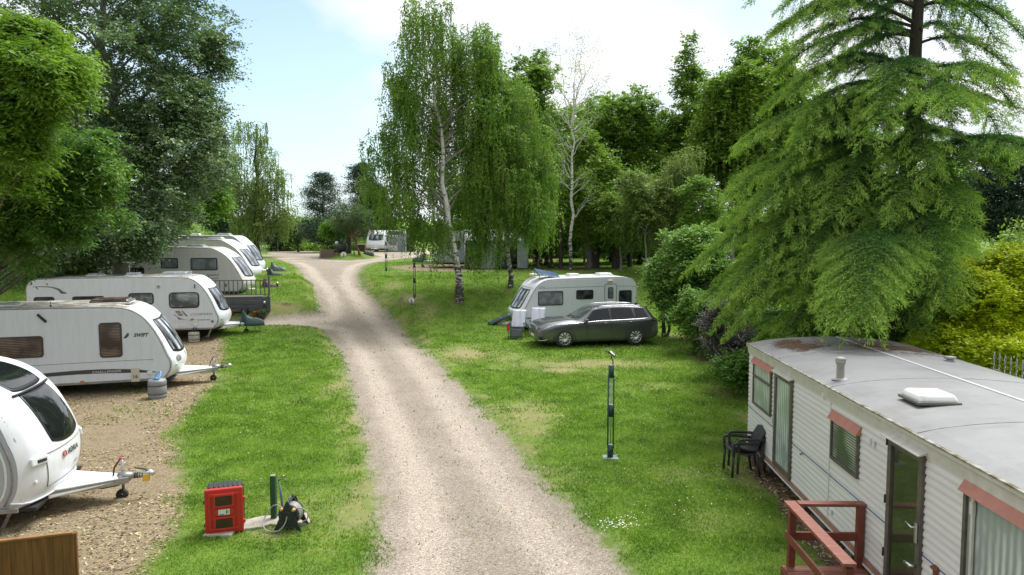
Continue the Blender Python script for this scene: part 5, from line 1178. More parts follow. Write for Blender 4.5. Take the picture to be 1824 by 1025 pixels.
b.box((.30, -HL/2, ZB-.06), (.08, HL-.3, .12)); b.box((HW-.30, -HL/2, ZB-.06), (.08, HL-.3, .12)); b.build('support_piers', mat('concrete_dark', (.16, .15, .13), .9, c2=(.09, .085, .075), scale=6), home)
b = MB(); b.box((HW/2, -HL/2, ZB-.01), (HW-.1, HL-.1, .03)); b.build('underside', M_blackm, home)
# planks lying under it
for (u, v, a) in ((1395, 850, .9), (1425, 885, .7)):
    x, y, z = G(u, v); b = MB(); b.box((0, 0, .03), (.5, .12, .02)); b.box((.05, .10, .06), (.5, .12, .02)); o = b.build('slate', mat('slate', (.13, .14, .15), .6), None, loc=(x+.15, y, z)); o.rotation_euler = (R(12), R(8), a)
    tag(o, 'grey slates on the soil under the mobile home, %s' % ('the pair nearer the chairs' if u < 1400 else 'the pair nearer the red deck'), 'slates', 'loose slates under the mobile home')
x, y, z = G(1462, 940); b = MB(); b.box((0, 0, .04), (.85, .5, .08)); o = b.build('paving_slab', mat('slab_grey', (.26, .25, .22), .9, c2=(.16, .15, .13), scale=7, bump=.4), None, loc=(x+.2, y, z), bevel=.01); tag(o, 'mossy grey paving slab on the bare soil behind the red-brown deck railing', 'slab')
x, y, z = G(1478, 985); b = MB(); b.tube(catmull([(0, .45, .05), (.05, .2, .03), (.15, 0, .03), (.35, -.1, .03), (.6, -.08, .05), (.9, 0, .03)], 5), .011, 6); o = b.build('hose', mat('hose_green', (.015, .12, .05), .45), None, loc=(x, y, z)); tag(o, 'thin green hose snaking over soil under the mobile home', 'hose')

# ---------------------------------------------------------------- red-brown deck by its door
M_rb = mat('deck_redbrown', (.19, .048, .026), .6, c2=(.125, .032, .02), scale=4, stretch=(1, 1, 1), bump=.3, bscale=30)
M_rbw = mat('deck_worn', (.20, .055, .032), .65, c2=(.24, .155, .12), scale=5, stretch=(1, 6, 1), lo=.48, hi=.75, bump=.35, bscale=26)
M_rbx = mat('deck_worn_across', (.19, .05, .03), .65, c2=(.24, .15, .115), scale=5, stretch=(1, 7, 1), lo=.46, hi=.72, bump=.35, bscale=26)
def uz(u, v, z): r = ray(u, v); t = (CH-z)/-r.z; p = Vector((0, 0, CH))+r*t; return p
ZD = .36; P1 = uz(1408, 1008, ZD); P2 = uz(1541, 1008, ZD); ZR = ZD+.80
dk = thing('deck', 'weathered red-brown wooden deck with open railing at the dark glazed door', 'deck', (P1.x, P1.y, 0), R(-1.5)); DW = P2.x-P1.x-.10; DL = 3.3
b = MB()
for k in range(int(DL/.145)): b.box((DW/2-.03, -.02-.145*k-.06, ZD-.015), (DW+.16, .135, .03))
b.build('boards', M_rbx, dk, bevel=.004)
b = MB(); b.box((-.10, -DL/2, ZD-.11), (.04, DL, .16)); b.box((DW/2, .055, ZD-.11), (DW+.2, .04, .16)); b.build('fascia_board', M_rb, dk, bevel=.004)
for (x, y, h) in ((0, 0, ZR-ZD), (DW, 0, ZR-ZD), (0, -1.62, ZR-ZD-.02), (DW+.02, -1.72, ZR-ZD-.0), (0, -3.1, ZR-ZD)):
    b = MB(); b.box((x, y, ZD+h/2-.15), (.085, .085, h+.3)); po = b.build('post', M_rb, dk, bevel=.006)
    if (x, y) == (DW+.02, -1.72): b = MB(); b.box((x, y, ZD+h+.015), (.125, .125, .03)); b.box((x, y, ZD+h+.035), (.09, .09, .02)); b.build('cap', M_rb, po, bevel=.008)
b = MB(); b.box((-.01, -1.60/2-.0, ZR+.02), (.145, 1.76, .04)); b.build('handrail', M_rbw, dk, bevel=.006)
b = MB(); b.box((DW/2+.10, .02, ZR+.022), (DW+.05, .12, .04)); b.build('handrail', M_rbw, dk, bevel=.006)
b = MB(); b.box((-.055, -1.6, ZD+.40), (.03, 3.3, .10)); b.build('middle_rail', M_rb, dk, bevel=.004)
b = MB(); b.box((DW/2, -.0, ZD+.40), (DW-.08, .04, .11)); b.build('middle_rail', M_rb, dk, bevel=.004)

# ---------------------------------------------------------------- palisade with barbed heads behind the home
pal = thing('palisade_fence', 'galvanised palisade fence with splayed barbed tips behind the grey roof', 'fence', (8.55, 12.45, gz(8.5, 12)), R(-3.5))
for k in range(30):
    b = MB(); y = -k*.155; b.prism([(-.03, .0), (.03, .0), (.03, 2.20), (-.03, 2.20)], y-.005, y+.005); b.box((0, y, 1.1), (.012, .02, 2.2))
    for (s_, t_) in ((-1, 0), (1, 0), (-1, 1), (1, 1)):
        if t_ == 0: b.tube([(s_*.006, y+s_*.0, 2.18), (s_*.012, y+s_*.02, 2.34), (s_*.02, y+s_*.055, 2.44), (s_*.02, y+s_*.035, 2.52)], [.012, .011, .008, .002], 5)
        else: b.tube([(s_*.006, y, 2.30), (s_*.02, y+s_*.03, 2.22), (s_*.03, y+s_*.055, 2.12), (s_*.03, y+s_*.045, 2.04)], [.010, .010, .007, .002], 5)
    b.build('pale', M_steel, pal)
b = MB(); b.box((.03, -2.25, 2.0), (.04, 4.7, .05)); b.box((.03, -2.25, .5), (.04, 4.7, .05)); b.build('rail', M_steel, pal)
for y in (0, -2.3, -4.6): b = MB(); b.box((.07, y, 1.1), (.06, .06, 2.2)); b.build('post', M_steel, pal)
# ---------------------------------------------------------------- small things
M_lgreen = mat('lamp_green', (.006, .035, .028), .4, c2=(.012, .05, .038), scale=8)
M_cap = mat('lamp_cap', (.26, .31, .32), .6)
def bollard(label, u, v, D, head=False, h=1.93, z=None):
    p = W(u, v, D); zb = gz(p.x, D) if z is None else z
    root = thing('lamp_post', label, 'lamp post', (p.x, D, zb), 0, 'slim green lamp posts beside the track')
    k = h/1.93
    b = MB(); b.box((0, 0, .006), (.30, .26, .02)); b.build('base_plate', M_cap, root, bevel=.004)
    for (z0, z1, r) in ((0.01, .27, .062), (.86, 1.10, .062), (1.66, 1.91, .055)):
        b = MB(); b.lathe([(.001, z0*k), (r, z0*k), (r, z1*k), (.001, z1*k)], 20); b.build('collar', M_lgreen, root)
        c = MB(); c.lathe([(.001, z1*k+.001), (r*.9, z1*k+.002), (r*.5, z1*k+.012), (.001, z1*k+.012)], 16); c.build('collar_cap', M_cap, root)
    for a in (45, 135, 225, 315):
        b = MB(); x, y = .078*cos(R(a)), .078*sin(R(a)); b.tube([(x, y, .22*k), (x, y, 1.72*k)], .0075, 6); b.build('rod', M_lgreen, root)
    b = MB(); b.cyl((0, 0, .2), (0, 0, 1.7*k), .010, n=8); b.build('inner_pipe', M_cap, root)
    if head:
        b = MB(); b.tube([(.03, 0, 1.90), (.035, 0, 1.99), (.0, 0, 2.06), (-.01, 0, 2.12)], .011, 6); ho = b.build('arm', M_black, root)
        b = MB(); b.box((.01, -.02, 2.16), (.17, .11, .022), rot=(R(28), R(38), R(8))); b.build('lamp_panel', M_black, ho, bevel=.006)
        b = MB(); b.box((.018, -.028, 2.152+.012), (.12, .075, .008), rot=(R(28), R(38), R(8))); b.build('lamp_lens', M_lens, ho)
        b = MB(); b.box((-.085, .01, 2.20), (.11, .13, .015), rot=(R(14), R(30), R(8))); b.build('solar_plate', M_black, ho, bevel=.004)
    return root
gx1 = hit(1087, 818)
bollard('nearest dark green lamp post on the right lawn with a small solar head', 1087, 818, gx1[1], head=True)
bollard('dark green lamp post on the bank between the track and the birch trunk', 738.5, 533, 36.3, z=1.13)
bollard('thin green lamp post where the track bends, in front of the gravel junction', 688, 481, 45.5)
bollard('lamp post standing on the grass island by the crooked trunk', 631, 455, 66, h=1.6)

def disc_sign(label, u, v, D):
    p = W(u, v, D); z = gz(p.x, D); r_ = .17*D/36
    root = thing('speed_sign', label, 'sign', (p.x, D, z), 0, 'round speed signs set low in the grass')
    zc = max(p.z-z, .2); b = MB(); b.cyl((0, 0, 0), (0, 0, zc), .02, n=6); b.build('stake', M_blackm, root)
    b = MB(); b.lathe([(.001, -.012), (r_, -.012), (r_, .012), (.001, .012)], 28, c=(0, 0, zc), ax='y'); fo = b.build('disc', mat('sign_white', (.72, .72, .68), .5), root)
    b = MB(); b.lathe([(r_*.86, -.016), (r_, -.016), (r_, -.010), (r_*.86, -.010)], 28, c=(0, 0, zc), ax='y'); b.build('rim', mat('sign_rim', (.30, .24, .20), .6), fo)
    text_mesh('5', r_*1.45, M_dk, fo, 'number', Matrix.Translation((-r_*.38, -.017, zc-r_*.5)) @ Matrix.Rotation(R(90), 4, 'X'), bold=.006)
disc_sign('round white sign reading 5 in the grass at the foot of the bank lamp post', 733, 537.5, 35.2)
disc_sign('round white sign reading 5 on the near edge of the grass island', 612, 455, 64)

# red extinguisher cabinet
pl_, pr_ = hit(366.5, 959), hit(435, 950.5); a_ = math.atan2(pr_[1]-pl_[1], pr_[0]-pl_[0]); cw = math.hypot(pr_[1]-pl_[1], pr_[0]-pl_[0])
cab = thing('extinguisher_cabinet', 'red cabinet with two dark windows and black ribbed back standing on the lawn', 'fire cabinet', ((pl_[0]+pr_[0])/2, (pl_[1]+pr_[1])/2, gz(*pl_)+.01), a_)
h = .71; w2 = cw/2
b = MB(); b.box((0, .17, h/2+.01), (cw-.03, .26, h-.03), taper=.97); b.build('case', mat('case_black', (.03, .033, .036), .5), cab, bevel=.03, seg=3)
b = MB()
for k in range(7): b.box((-w2+.07+k*(cw-.14)/6, .17, h-.005), (.030, .25, .035))
for k in range(3): b.box((w2-.012, .12+.07*k, h/2), (.03, .03, h-.12))
b.build('rib', MATS['case_black'], cab, bevel=.008)
b = MB(); b.box((0, .0, h/2), (cw, .075, h)); do = b.build('door', M_red, cab, bevel=.022, seg=3)
b = MB(); ring_plate(b, rrect(-w2+.05, w2-.05, .06, h-.07, .02), rrect(-w2+.085, w2-.085, .10, h-.11, .02), -.056, -.036); b.build('door_panel', M_red, do, bevel=.004)
b = MB()
for (z0, z1) in ((.10, .255), (.45, .605)): b2 = MB(); b2.prism(rrect(-.125, .125, z0, z1, .02), -.062, -.03); ring_plate(b2, rrect(-.15, .15, z0-.025, z1+.025, .03), rrect(-.122, .122, z0+.004, z1-.004, .02), -.068, -.034); b2.cur = 0; b2.build('window_frame', M_red, do, bevel=.003); b3 = MB(); b3.prism(rrect(-.120, .120, z0+.004, z1-.004, .015), -.066, -.06); b3.build('window', mat('window_smoked', (.03, .022, .015), .15, c2=(.07, .03, .02), scale=6), do)
b = MB(); b.prism(catmull([(-.16, .35), (-.10, .405), (0, .415), (.10, .405), (.16, .35)], 4)+catmull([(.16, .35), (.10, .295), (0, .285), (-.10, .295), (-.16, .35)], 4), -.056, -.03); b.build('label_boss', M_red, do, bevel=.004)
b = MB(); b.box((0, -.060, .35), (.16, .006, .085)); sl = b.build('sticker', mat('sticker', (.62, .66, .58), .5), do)
b = MB(); b.box((.035, -.0645, .35), (.012, .003, .075)); b.box((.055, -.0645, .365), (.02, .003, .012)); b.box((.055, -.0645, .345), (.02, .003, .012)); b.build('sticker_print', mat('print_green', (.05, .25, .10), .5), sl)
b = MB(); b.box((-.035, -.0645, .318), (.07, .003, .014)); b.build('sticker_print', mat('print_blue', (.06, .20, .42), .5), sl)
for z_ in (.16, .52): b = MB(); b.box((w2+.008, .0, z_), (.035, .05, .055)); b.box((w2+.01, .0, z_), (.045, .03, .02)); b.build('latch', M_red, do, bevel=.008)
for z_ in (.14, .50): b = MB(); b.box((-w2-.004, .03, z_), (.03, .03, .05)); b.build('hinge', M_blackm, do, bevel=.004)
# slab
sp = [G(432, 950), G(436, 934), G(466, 927), G(548, 921), G(553, 938), G(520, 944), G(480, 941), G(466, 946)]
b = MB(); zt = max(p[2] for p in sp)+.035; b.prism([(p[0], p[1]) for p in sp], zt-.08, zt, ax='z'); o = b.build('concrete_slab', mat('slab_pale', (.42, .38, .32), .9, c2=(.30, .27, .22), scale=8, bump=.5, bscale=25), None, bevel=.012); tag(o, 'cracked pale concrete slab in the grass under the hose reel', 'slab')
x, y, z = G(372, 962); b = MB(); b.box((0, 0, .015), (.42, .20, .05)); o = b.build('concrete_block', MATS['slab_pale'], None, loc=(x+.12, y+.1, z), bevel=.01); tag(o, 'thin concrete strip just showing under the red cabinet', 'slab')
# green post with standpipe
x, y, z = G(484, 936)
ps = thing('water_post', 'short dark green wooden post standing on the concrete slab', 'post', (x, y+.12, z), 0)
b = MB(); b.box((0, 0, .36), (.085, .085, .74)); b.build('timber', mat('post_green', (.012, .055, .022), .6, c2=(.02, .075, .03), scale=6), ps, bevel=.006)
b = MB(); b.box((0, 0, .733), (.08, .08, .012)); b.build('top', mat('post_top', (.20, .22, .15), .8), ps)
tp = thing('standpipe', 'thin blue-grey water standpipe with a brass tap leaning by the green post', 'tap', (x+.155, y+.02, z), 0)
b = MB(); b.tube([(.03, 0, 0), (.02, 0, .25), (.0, 0, .45), (-.03, 0, .68)], [.017, .02, .02, .013], 8); b.build('pipe', mat('pipe_blue', (.13, .20, .27), .5, c2=(.08, .11, .14), scale=9), tp)
b = MB(); b.tube([(-.03, 0, .68), (-.01, 0, .71), (.07, -.02, .72), (.10, -.03, .68)], .012, 8); b.box((.06, 0, .75), (.10, .015, .012), rot=(0, R(-35), 0)); b.cyl((.05, 0, .71), (.06, 0, .755), .01, n=6); b.build('tap', mat('old_brass', (.22, .20, .15), .5, metal=.6), tp)
# hose reel
x, y, z = G(513, 950)
rl = thing('hose_reel', 'black A-framed garden hose reel with pale hose looping beside it', 'hose reel', (x+.02, y+.12, z+.02), R(-6))
M_reel = mat('reel_black', (.022, .025, .032), .42)
b = MB()
for s_ in (-.14, .14):
    b.tube([(-.21, s_, 0), (0, s_*.8, .44), (.21, s_, 0)], .016, 6, flat=.8); b.tube([(-.13, s_, .18), (.13, s_, .18)], .012, 6)
    pass
    b.prism([(-.215, .0), (-.02, .45), (.02, .45), (.215, .0), (.15, .0), (.11, .06), (-.11, .06), (-.15, .0)], s_-.008, s_+.008); b.lathe([(.075, s_*1.07-.012), (.092, s_*1.07-.012), (.092, s_*1.07+.012), (.075, s_*1.07+.012)], 24, c=(0, 0, .21), ax='y')
b.tube([(-.0, -.13, .44), (0, .13, .44)], .02, 8); b.tube([(0, -.11, .44), (0, -.02, .50), (0, .02, .50), (0, .11, .44)], .014, 6)
b.build('frame', M_reel, rl, bevel=.004)
b = MB(); b.lathe([(.001, -.115), (.05, -.115), (.07, -.10), (.165, -.105), (.17, -.09), (.09, -.085), (.09, .085), (.17, .09), (.165, .105), (.001, .105)], 30, c=(0, 0, .22), ax='y')
for k in range(6): a = k*math.pi/3; b.tube([(.06*cos(a), -.118, .22+.06*sin(a)), (.175*cos(a), -.11, .22+.175*sin(a))], .01, 5)
b.build('drum', M_reel, rl)
b = MB()
for k in range(5): b.lathe([(.13+.011*cos(t), -.07+.035*k+.018*sin(t)) for t in np.linspace(0, 6.283, 9)], 28, c=(0, 0, .22), ax='y')
for k in range(4): b.lathe([(.158+.011*cos(t), -.052+.035*k+.018*sin(t)) for t in np.linspace(0, 6.283, 9)], 28, c=(0, 0, .22), ax='y')
b.tube(catmull([(.0, -.13, .26), (-.03, -.17, .12), (-.10, -.22, .03), (-.22, -.24, .015), (-.36, -.18, .03), (-.42, -.05, .12), (-.36, .06, .26), (-.25, .02, .33), (-.10, -.08, .33), (.02, -.12, .30)], 5), .010, 8)
b.tube(catmull([(.08, -.10, .32), (.2, -.08, .34), (.29, -.06, .26), (.28, -.06, .16), (.21, -.08, .12)], 5), .010, 8); b.build('hose', mat('hose_clear', (.34, .34, .30), .4, c2=(.24, .25, .22), scale=14), rl)
for x_ in (-.09, .10): b = MB(); b.lathe([(.001, -.02), (.022, -.02), (.026, .03), (.001, .03)], 12, c=(x_, -.15, .33), ax='y'); b.build('connector', mat('connector_yellow', (.55, .34, .08), .5), rl)

# water carriers
def barrel(label, u, v, D, r_, h, z, mb_, mt):
    p = W(u, v, D); root = thing('water_container', label, 'water container', (p.x, D, z), 0, 'water containers by the caravans')
    b = MB(); b.lathe([(.001, 0), (r_*.93, 0), (r_, .03), (r_, h*.22), (r_*.965, h*.25), (r_, h*.28), (r_, h*.66), (r_*.965, h*.69), (r_, h*.72), (r_, h*.9), (r_*.92, h), (r_*.4, h), (r_*.35, h+.02), (.001, h+.02)], 30); b.build('drum', mb_, root)
    b = MB()
    for q in (.25, .69): b.lathe([(r_*.99, h*q-.015), (r_*1.015, h*q), (r_*.99, h*q+.015)], 30)
    b.build('band', M_blackm, root)
    b = MB(); b.lathe([(.001, h+.05), (r_*.25, h+.05), (r_*.28, h+.01)], 16, c=(-r_*.2, 0, 0)); b.tube(catmull([(-r_*.2, 0, h+.05), (-r_*.1, .05, h+.16), (r_*.2, .1, h+.2), (r_*.4, .0, h+.1), (r_*.3, -.1, h+.03), (-.02, -.08, h+.06)], 4), .022, 8); b.build('inlet_hose', mt, root)
M_bl = mat('hose_blue', (.10, .32, .60), .4)
p = hit(281, 711); barrel('grey barrel with black bands and blue tap hose beside the second caravan', 281, 711, p[1], .24, .52, gz(*p), mat('barrel_grey', (.25, .26, .28), .5, c2=(.19, .20, .21), scale=6), M_bl)
p = hit(346, 611); barrel('pale beige barrel under the water inlet of the long white caravan', 346, 611, p[1], .22, .42, gz(*p), mat('barrel_beige', (.40, .38, .33), .5, c2=(.33, .31, .27), scale=6), M_blackm)
# fence panel, bottom left
pa, pb_ = uz(0, 966, 1.0), uz(130, 951, 1.0); a_ = math.atan2(pb_.y-pa.y, pb_.x-pa.x)
fp = thing('fence_panel', 'varnished brown board fence panel at the edge of the hardstanding', 'fence', (pb_.x, pb_.y, 0), a_)
M_fb = mat('fence_brown', (.20, .085, .028), .5, c2=(.115, .048, .016), scale=2.5, stretch=(9, 9, .7), bump=.25, bscale=14)
for k in range(26):
    b = MB(); b.box((-.055-.112*k, .012*(k % 2), .5), (.120, .018, 1.0)); b.build('board', M_fb, fp, bevel=.004)
b = MB(); b.box((-1.5, 0.004, 1.012), (3.0, .055, .028)); b.build('top_rail', mat('fence_top', (.30, .15, .06), .5, c2=(.20, .10, .04), scale=6), fp, bevel=.005)
b = MB(); b.box((.0, .04, .5), (.06, .06, 1.0)); b.build('post', M_fb, fp, bevel=.005)
b = MB(); b.box((-1.5, .05, .25), (3.0, .04, .07)); b.box((-1.5, .05, .75), (3.0, .04, .07)); b.build('batten', M_fb, fp)

# ---------------------------------------------------------------- grey railed deck
d0 = W(482, 553, 34.0); DZ = .80
gd = thing('raised_deck', 'dark grey boarded terrace with spindle railing between two caravans', 'deck', (d0.x, 34.0, DZ), R(9))
M_gd = mat('deck_grey', (.085, .085, .105), .65, c2=(.06, .06, .075), scale=5); M_gr = mat('railing_grey', (.12, .115, .12), .6, c2=(.09, .085, .09), scale=8)
for k in range(4): b = MB(); b.box((-2.1, 0, .08+.175*k), (4.2, .03, .165)); b.build('cladding_board', M_gd, gd, bevel=.006)
for k in range(4): b = MB(); b.box((-.16, .5, .08+.175*k), (.03, 1.0, .165), rot=(0, 0, R(17))); b.build('cladding_board', M_gd, gd, bevel=.006)
b = MB(); b.box((-2.3, .5, .70), (3.8, 1.0, .04)); b.build('floor_boards', mat('deck_mossy', (.10, .11, .06), .8, c2=(.15, .14, .12), scale=4), gd)
for x in (0, -2.75, -4.1):
    b = MB(); b.box((x-.05, .05, 1.18 if x < -3 else 1.24), (.09, .09, 1.0)); b.build('post', M_gr, gd, bevel=.006)
b = MB(); b.box((-2.1, .05, 1.50), (4.1, .06, .045)); b.build('handrail', M_gr, gd, bevel=.005)
b = MB(); b.box((-2.1, .05, .80), (4.1, .05, .04)); b.build('bottom_rail', M_gr, gd)
x = -.25
while x > -4.0: b = MB(); b.box((x, .05, 1.15), (.045, .03, .68)); b.build('spindle', M_gr, gd); x -= .205
b = MB(); b.box((-.05-.15, .5, 1.50), (.05, .95, .045), rot=(0, 0, R(17))); b.build('handrail', M_gr, gd)
# pots
def pot(name, label, u, D, r_, h, m, kind):
    p = W(u, 552, D); root = thing(name, label, 'plant pot', (p.x, D, gz(p.x, D)+.01), 0, 'flower pots in front of the grey deck')
    b = MB()
    if kind == 0: b.lathe([(.001, 0), (r_*.68, 0), (r_*.92, h*.8), (r_*1.02, h*.8), (r_*1.02, h), (r_*.9, h), (r_*.85, h*.85), (.001, h*.85)], 20)
    else: b.lathe([(.001, 0), (r_*.6, 0), (r_*.95, h*.35), (r_, h*.6), (r_*.8, h*.88), (r_*.88, h), (r_*.75, h), (r_*.7, h*.9), (.001, h*.9)], 20)
    b.build('pot', m, root)
    b = MB(); b.lathe([(.001, h*.88), (r_*.8, h*.87)], 12); b.build('soil', mat('potting_soil', (.03, .022, .015), 1), root)
    if kind == 2:
        P_ = RNG.normal(0, 1, (260, 3))*[r_*.5, r_*.5, .05]+[0, 0, h+.06]; leafcloud('leaves', P_, .06, .035, foliage('pot_leaves', [(0, (.05, .12, .02)), (1, (.16, .28, .05))]) if 'pot_leaves' not in MATS else MATS['pot_leaves'], root)
    return root
M_terra = mat('terracotta', (.36, .10, .045), .7, c2=(.28, .08, .04), scale=12); M_gpot = mat('glazed_black', (.02, .018, .018), .2, c2=(.10, .05, .035), scale=9, lo=.5, hi=.7)
def path_light(label, u, v, D, h=.42, dz=0):
    p = W(u, v, D); root = thing('path_light', label, 'garden light', (p.x, D, gz(p.x, D)+dz), 0, 'small solar path lights')
    b = MB(); b.cyl((0, 0, 0), (0, 0, h*.8), .014, n=8); b.cyl((0, 0, h*.45), (0, 0, h*.75), .05, .05, n=12); b.build('stem', M_blackm, root)
    b = MB(); b.lathe([(.001, h), (.06, h*.96), (.075, h*.86), (.05, h*.78), (.001, h*.77)], 14); b.build('lamp_cap', M_chrome, root)
# left: big grey poplar
tree('poplar_tree', 'huge grey-green poplar towering over the left row of caravans', bp(215, 34), 21, [bl(150,120,33,170,160,5,2.2), bl(310,70,35,85,100,4,1.0), bl(380,95,36,34,40,1.5,.28), bl(230,300,34,150,130,5,2.0), bl(320,250,34,75,110,3.5,1.1), bl(120,400,31,120,90,4,1.2), bl(330,200,34,60,60,2.5,.6), bl(90,-120,34,220,120,6,1.4), bl(270,-60,35,120,80,5,.8), bl(255,410,31.5,55,50,2,.6), bl(20,300,30,100,220,4,1.4)], 'poplar', M_barkg, 1500, 175, L=.125, Wd=.10, cr=.62, tr=.36, limbs=110, shell=.45)
tree('ash_tree', 'bright yellow-green ash leaning into the frame at upper left', bp(-60, 17.5), 10.5, [bl(20,120,17,90,85,2,1.3), bl(90,150,16.6,55,60,1.2,.9), bl(-40,230,17,110,140,2,1.2), bl(20,230,16.5,45,70,1,.6), bl(60,70,17,40,30,1,.35)], 'ash', M_bark, 270, 330, L=.15, Wd=.04, cr=.40, rag=2.8, shell=.3, tr=.16, limbs=60, droop=.45, clflat=.55)
tree('ash_tree', 'mid-green ash with feathery drooping leaves low on the left edge', bp(-130, 20.5), 6.8, [bl(100,330,20,95,75,2,1.4), bl(40,405,20,105,62,2,1.0), bl(150,300,19.8,45,45,1.2,.6), bl(-20,330,20,80,120,2,1.0), bl(175,255,20.5,22,16,.5,.12)], 'ashdark', M_bark, 340, 320, L=.15, Wd=.042, cr=.42, rag=2.6, shell=.3, tr=.15, limbs=60, droop=.5, clflat=.6)
tree('sycamore_tree', 'fresh green spreading tree right of the poplar above the cream caravan', bp(255, 43), 11, [bl(345,360,42,55,38,2.2,1.2), bl(290,375,42,60,45,2.5,1.0), bl(370,345,42,28,25,1.2,.4), bl(225,415,41,50,45,2,.8), bl(215,440,40,25,30,1,.3)], 'lime', M_barkg, 260, 190, L=.16, Wd=.10, cr=.55, tr=.24, limbs=60, clflat=.5)
tree('oak_tree', 'dark broad tree closing the shade behind the left caravans', bp(60, 40), 14, [bl(20,430,40,160,110,4,1.5), bl(150,470,41,110,70,3,1.0), bl(-60,200,40,150,250,4,1.5), bl(210,350,42,90,130,3,1)], 'wood', M_barkdark, 520, 150, L=.16, Wd=.11, cr=.8, tr=.3, limbs=60)
# dark hedge shade behind the left pitches
# weeping birch in the middle distance
tree('weeping_birch', 'slender weeping birch with thin drooping curtain standing alone left of the junction', bp(458, 70), 14, [bl(455,300,70,48,60,2.4,1.2), bl(440,370,70,40,45,2.2,.9), bl(470,370,70,40,50,2.2,1), bl(505,385,70,26,25,1.4,.35), bl(448,235,70,38,22,1.6,.32), bl(500,320,70,20,40,1,.25), bl(415,340,70,14,40,1,.3)], 'willow', M_barkdark, 330, 40, L=.20, Wd=.085, cr=.55, tr=.34, limbs=150, strands=1000, slen=1.6, droop=.9, lean=(.3, 0), tw_m=6)
# main birch group
tree('silver_birch', 'tall silver birch with white trunk and weeping foliage, the one nearest the lamp posts', bp(818, 36), 15.2, [bl(755,70,36,48,60,1.6,.9), bl(760,190,37,70,75,2.2,1.5), bl(850,110,37.4,45,70,1.8,.9), bl(715,250,36,45,60,1.8,.9), bl(690,320,36,40,55,1.6,.8), bl(800,290,37.8,85,80,2.4,1.6), bl(730,370,35.5,40,40,1.5,.6), bl(860,210,37,45,75,2,1.2), bl(870,120,37.5,30,55,1.5,.5), bl(800,130,37.4,40,65,1.2,.6), bl(830,330,37.9,60,70,1.2,.9), bl(800,220,37.6,50,60,1,.5), bl(845,95,37.3,48,60,1.4,.9), bl(880,200,37.8,40,60,1.4,.8), bl(770,410,35.2,40,28,1.0,.4), bl(720,150,36,35,60,1.5,.6), bl(765,15,36,45,25,1.2,.3), bl(660,255,36,14,25,.8,.1)], 'birch', M_birch, 640, 52, L=.11, Wd=.066, cr=.42, tr=.19, limbs=90, lbark=M_birchlimb, strands=4600, slen=1.5, droop=.9, lean=(-1.6, .3), trunk_top=13.6)
tree('silver_birch', 'second silver birch with thinner spotted trunk just right of the tallest one', bp(909, 38.5), 11, [bl(905,330,38,70,70,2.2,1.4), bl(945,260,39,45,60,2,1.0), bl(880,250,38,50,50,2,.8), bl(940,370,38,45,45,1.8,.7), bl(865,420,37.5,35,40,1.2,.45), bl(910,180,39,45,50,1.8,.8), bl(965,330,39,35,70,1.6,.8)], 'birch', M_birch, 480, 62, L=.11, Wd=.066, cr=.42, tr=.14, limbs=60, lbark=M_birchlimb, strands=2600, slen=1.5, droop=.9, lean=(-.5, .2), trunk_top=9)
# sparse tall birch
def bare_birch():
    b0 = np.array(bp(1016, 47)); root = thing('dying_birch', 'tall nearly bare birch with thin white stem rising behind the lawn caravan', 'tree', tuple(b0), 0)
    lb = Limbs(); H_ = 14.2; tp = curve((0, 0, -.1), (.1, 0, H_*.86), n=14, wob=.08); lb.tube(tp, np.linspace(.125, .025, 14), 10); tips = []
    for k in range(30):
        z0 = RNG.uniform(3.2, 11.8); a = np.array([np.interp(z0, tp[:, 2], tp[:, 0]), np.interp(z0, tp[:, 2], tp[:, 1]), z0]); s_ = RNG.choice([-1, 1]); l = RNG.uniform(1.2, 2.6)
        e = a+np.array([s_*l*RNG.uniform(.45, .9), RNG.normal(0, .6), l*RNG.uniform(.5, 1.1)]); c = curve(a, e, n=7, wob=.15, rise=-.06); lb.tube(c, np.linspace(.03, .007, 7), 5); tips.append(e)
        for j in range(4):
            f = c[RNG.integers(2, 7)]; g = f+np.array([s_*RNG.uniform(0, .7), RNG.normal(0, .3), RNG.uniform(-.3, .8)]); lb.tube(curve(f, g, n=4, wob=.2), np.linspace(.016, .005, 4), 4); tips.append(g)
    for e in ((-1.9, 0, 14.3), (-.8, 0, 14.6), (.3, 0, 14.9), (1.1, 0, 14.2), (.75, .3, 14.8)):
        c = curve((.1*np.sign(e[0]), 0, 9.2+RNG.random()*1.5), e, n=9, wob=.10, rise=-.03); lb.tube(c, np.linspace(.04, .007, 9), 5)
        for j in range(9): f = c[RNG.integers(3, 9)]; g = f+np.array([RNG.normal(0, .45), RNG.normal(0, .3), RNG.uniform(-.3, .6)]); lb.tube(curve(f, g, n=4, wob=.2), np.linspace(.012, .004, 4), 4); tips.append(g)
    lb.build('trunk', M_birch, root); T = np.array(tips); i = RNG.integers(0, len(T), 6500); P = T[i]+RNG.normal(0, .22, (6500, 3)); leafcloud('crown', P, .09, .05, FOL['birch'], root, droop=.6)
bare_birch()
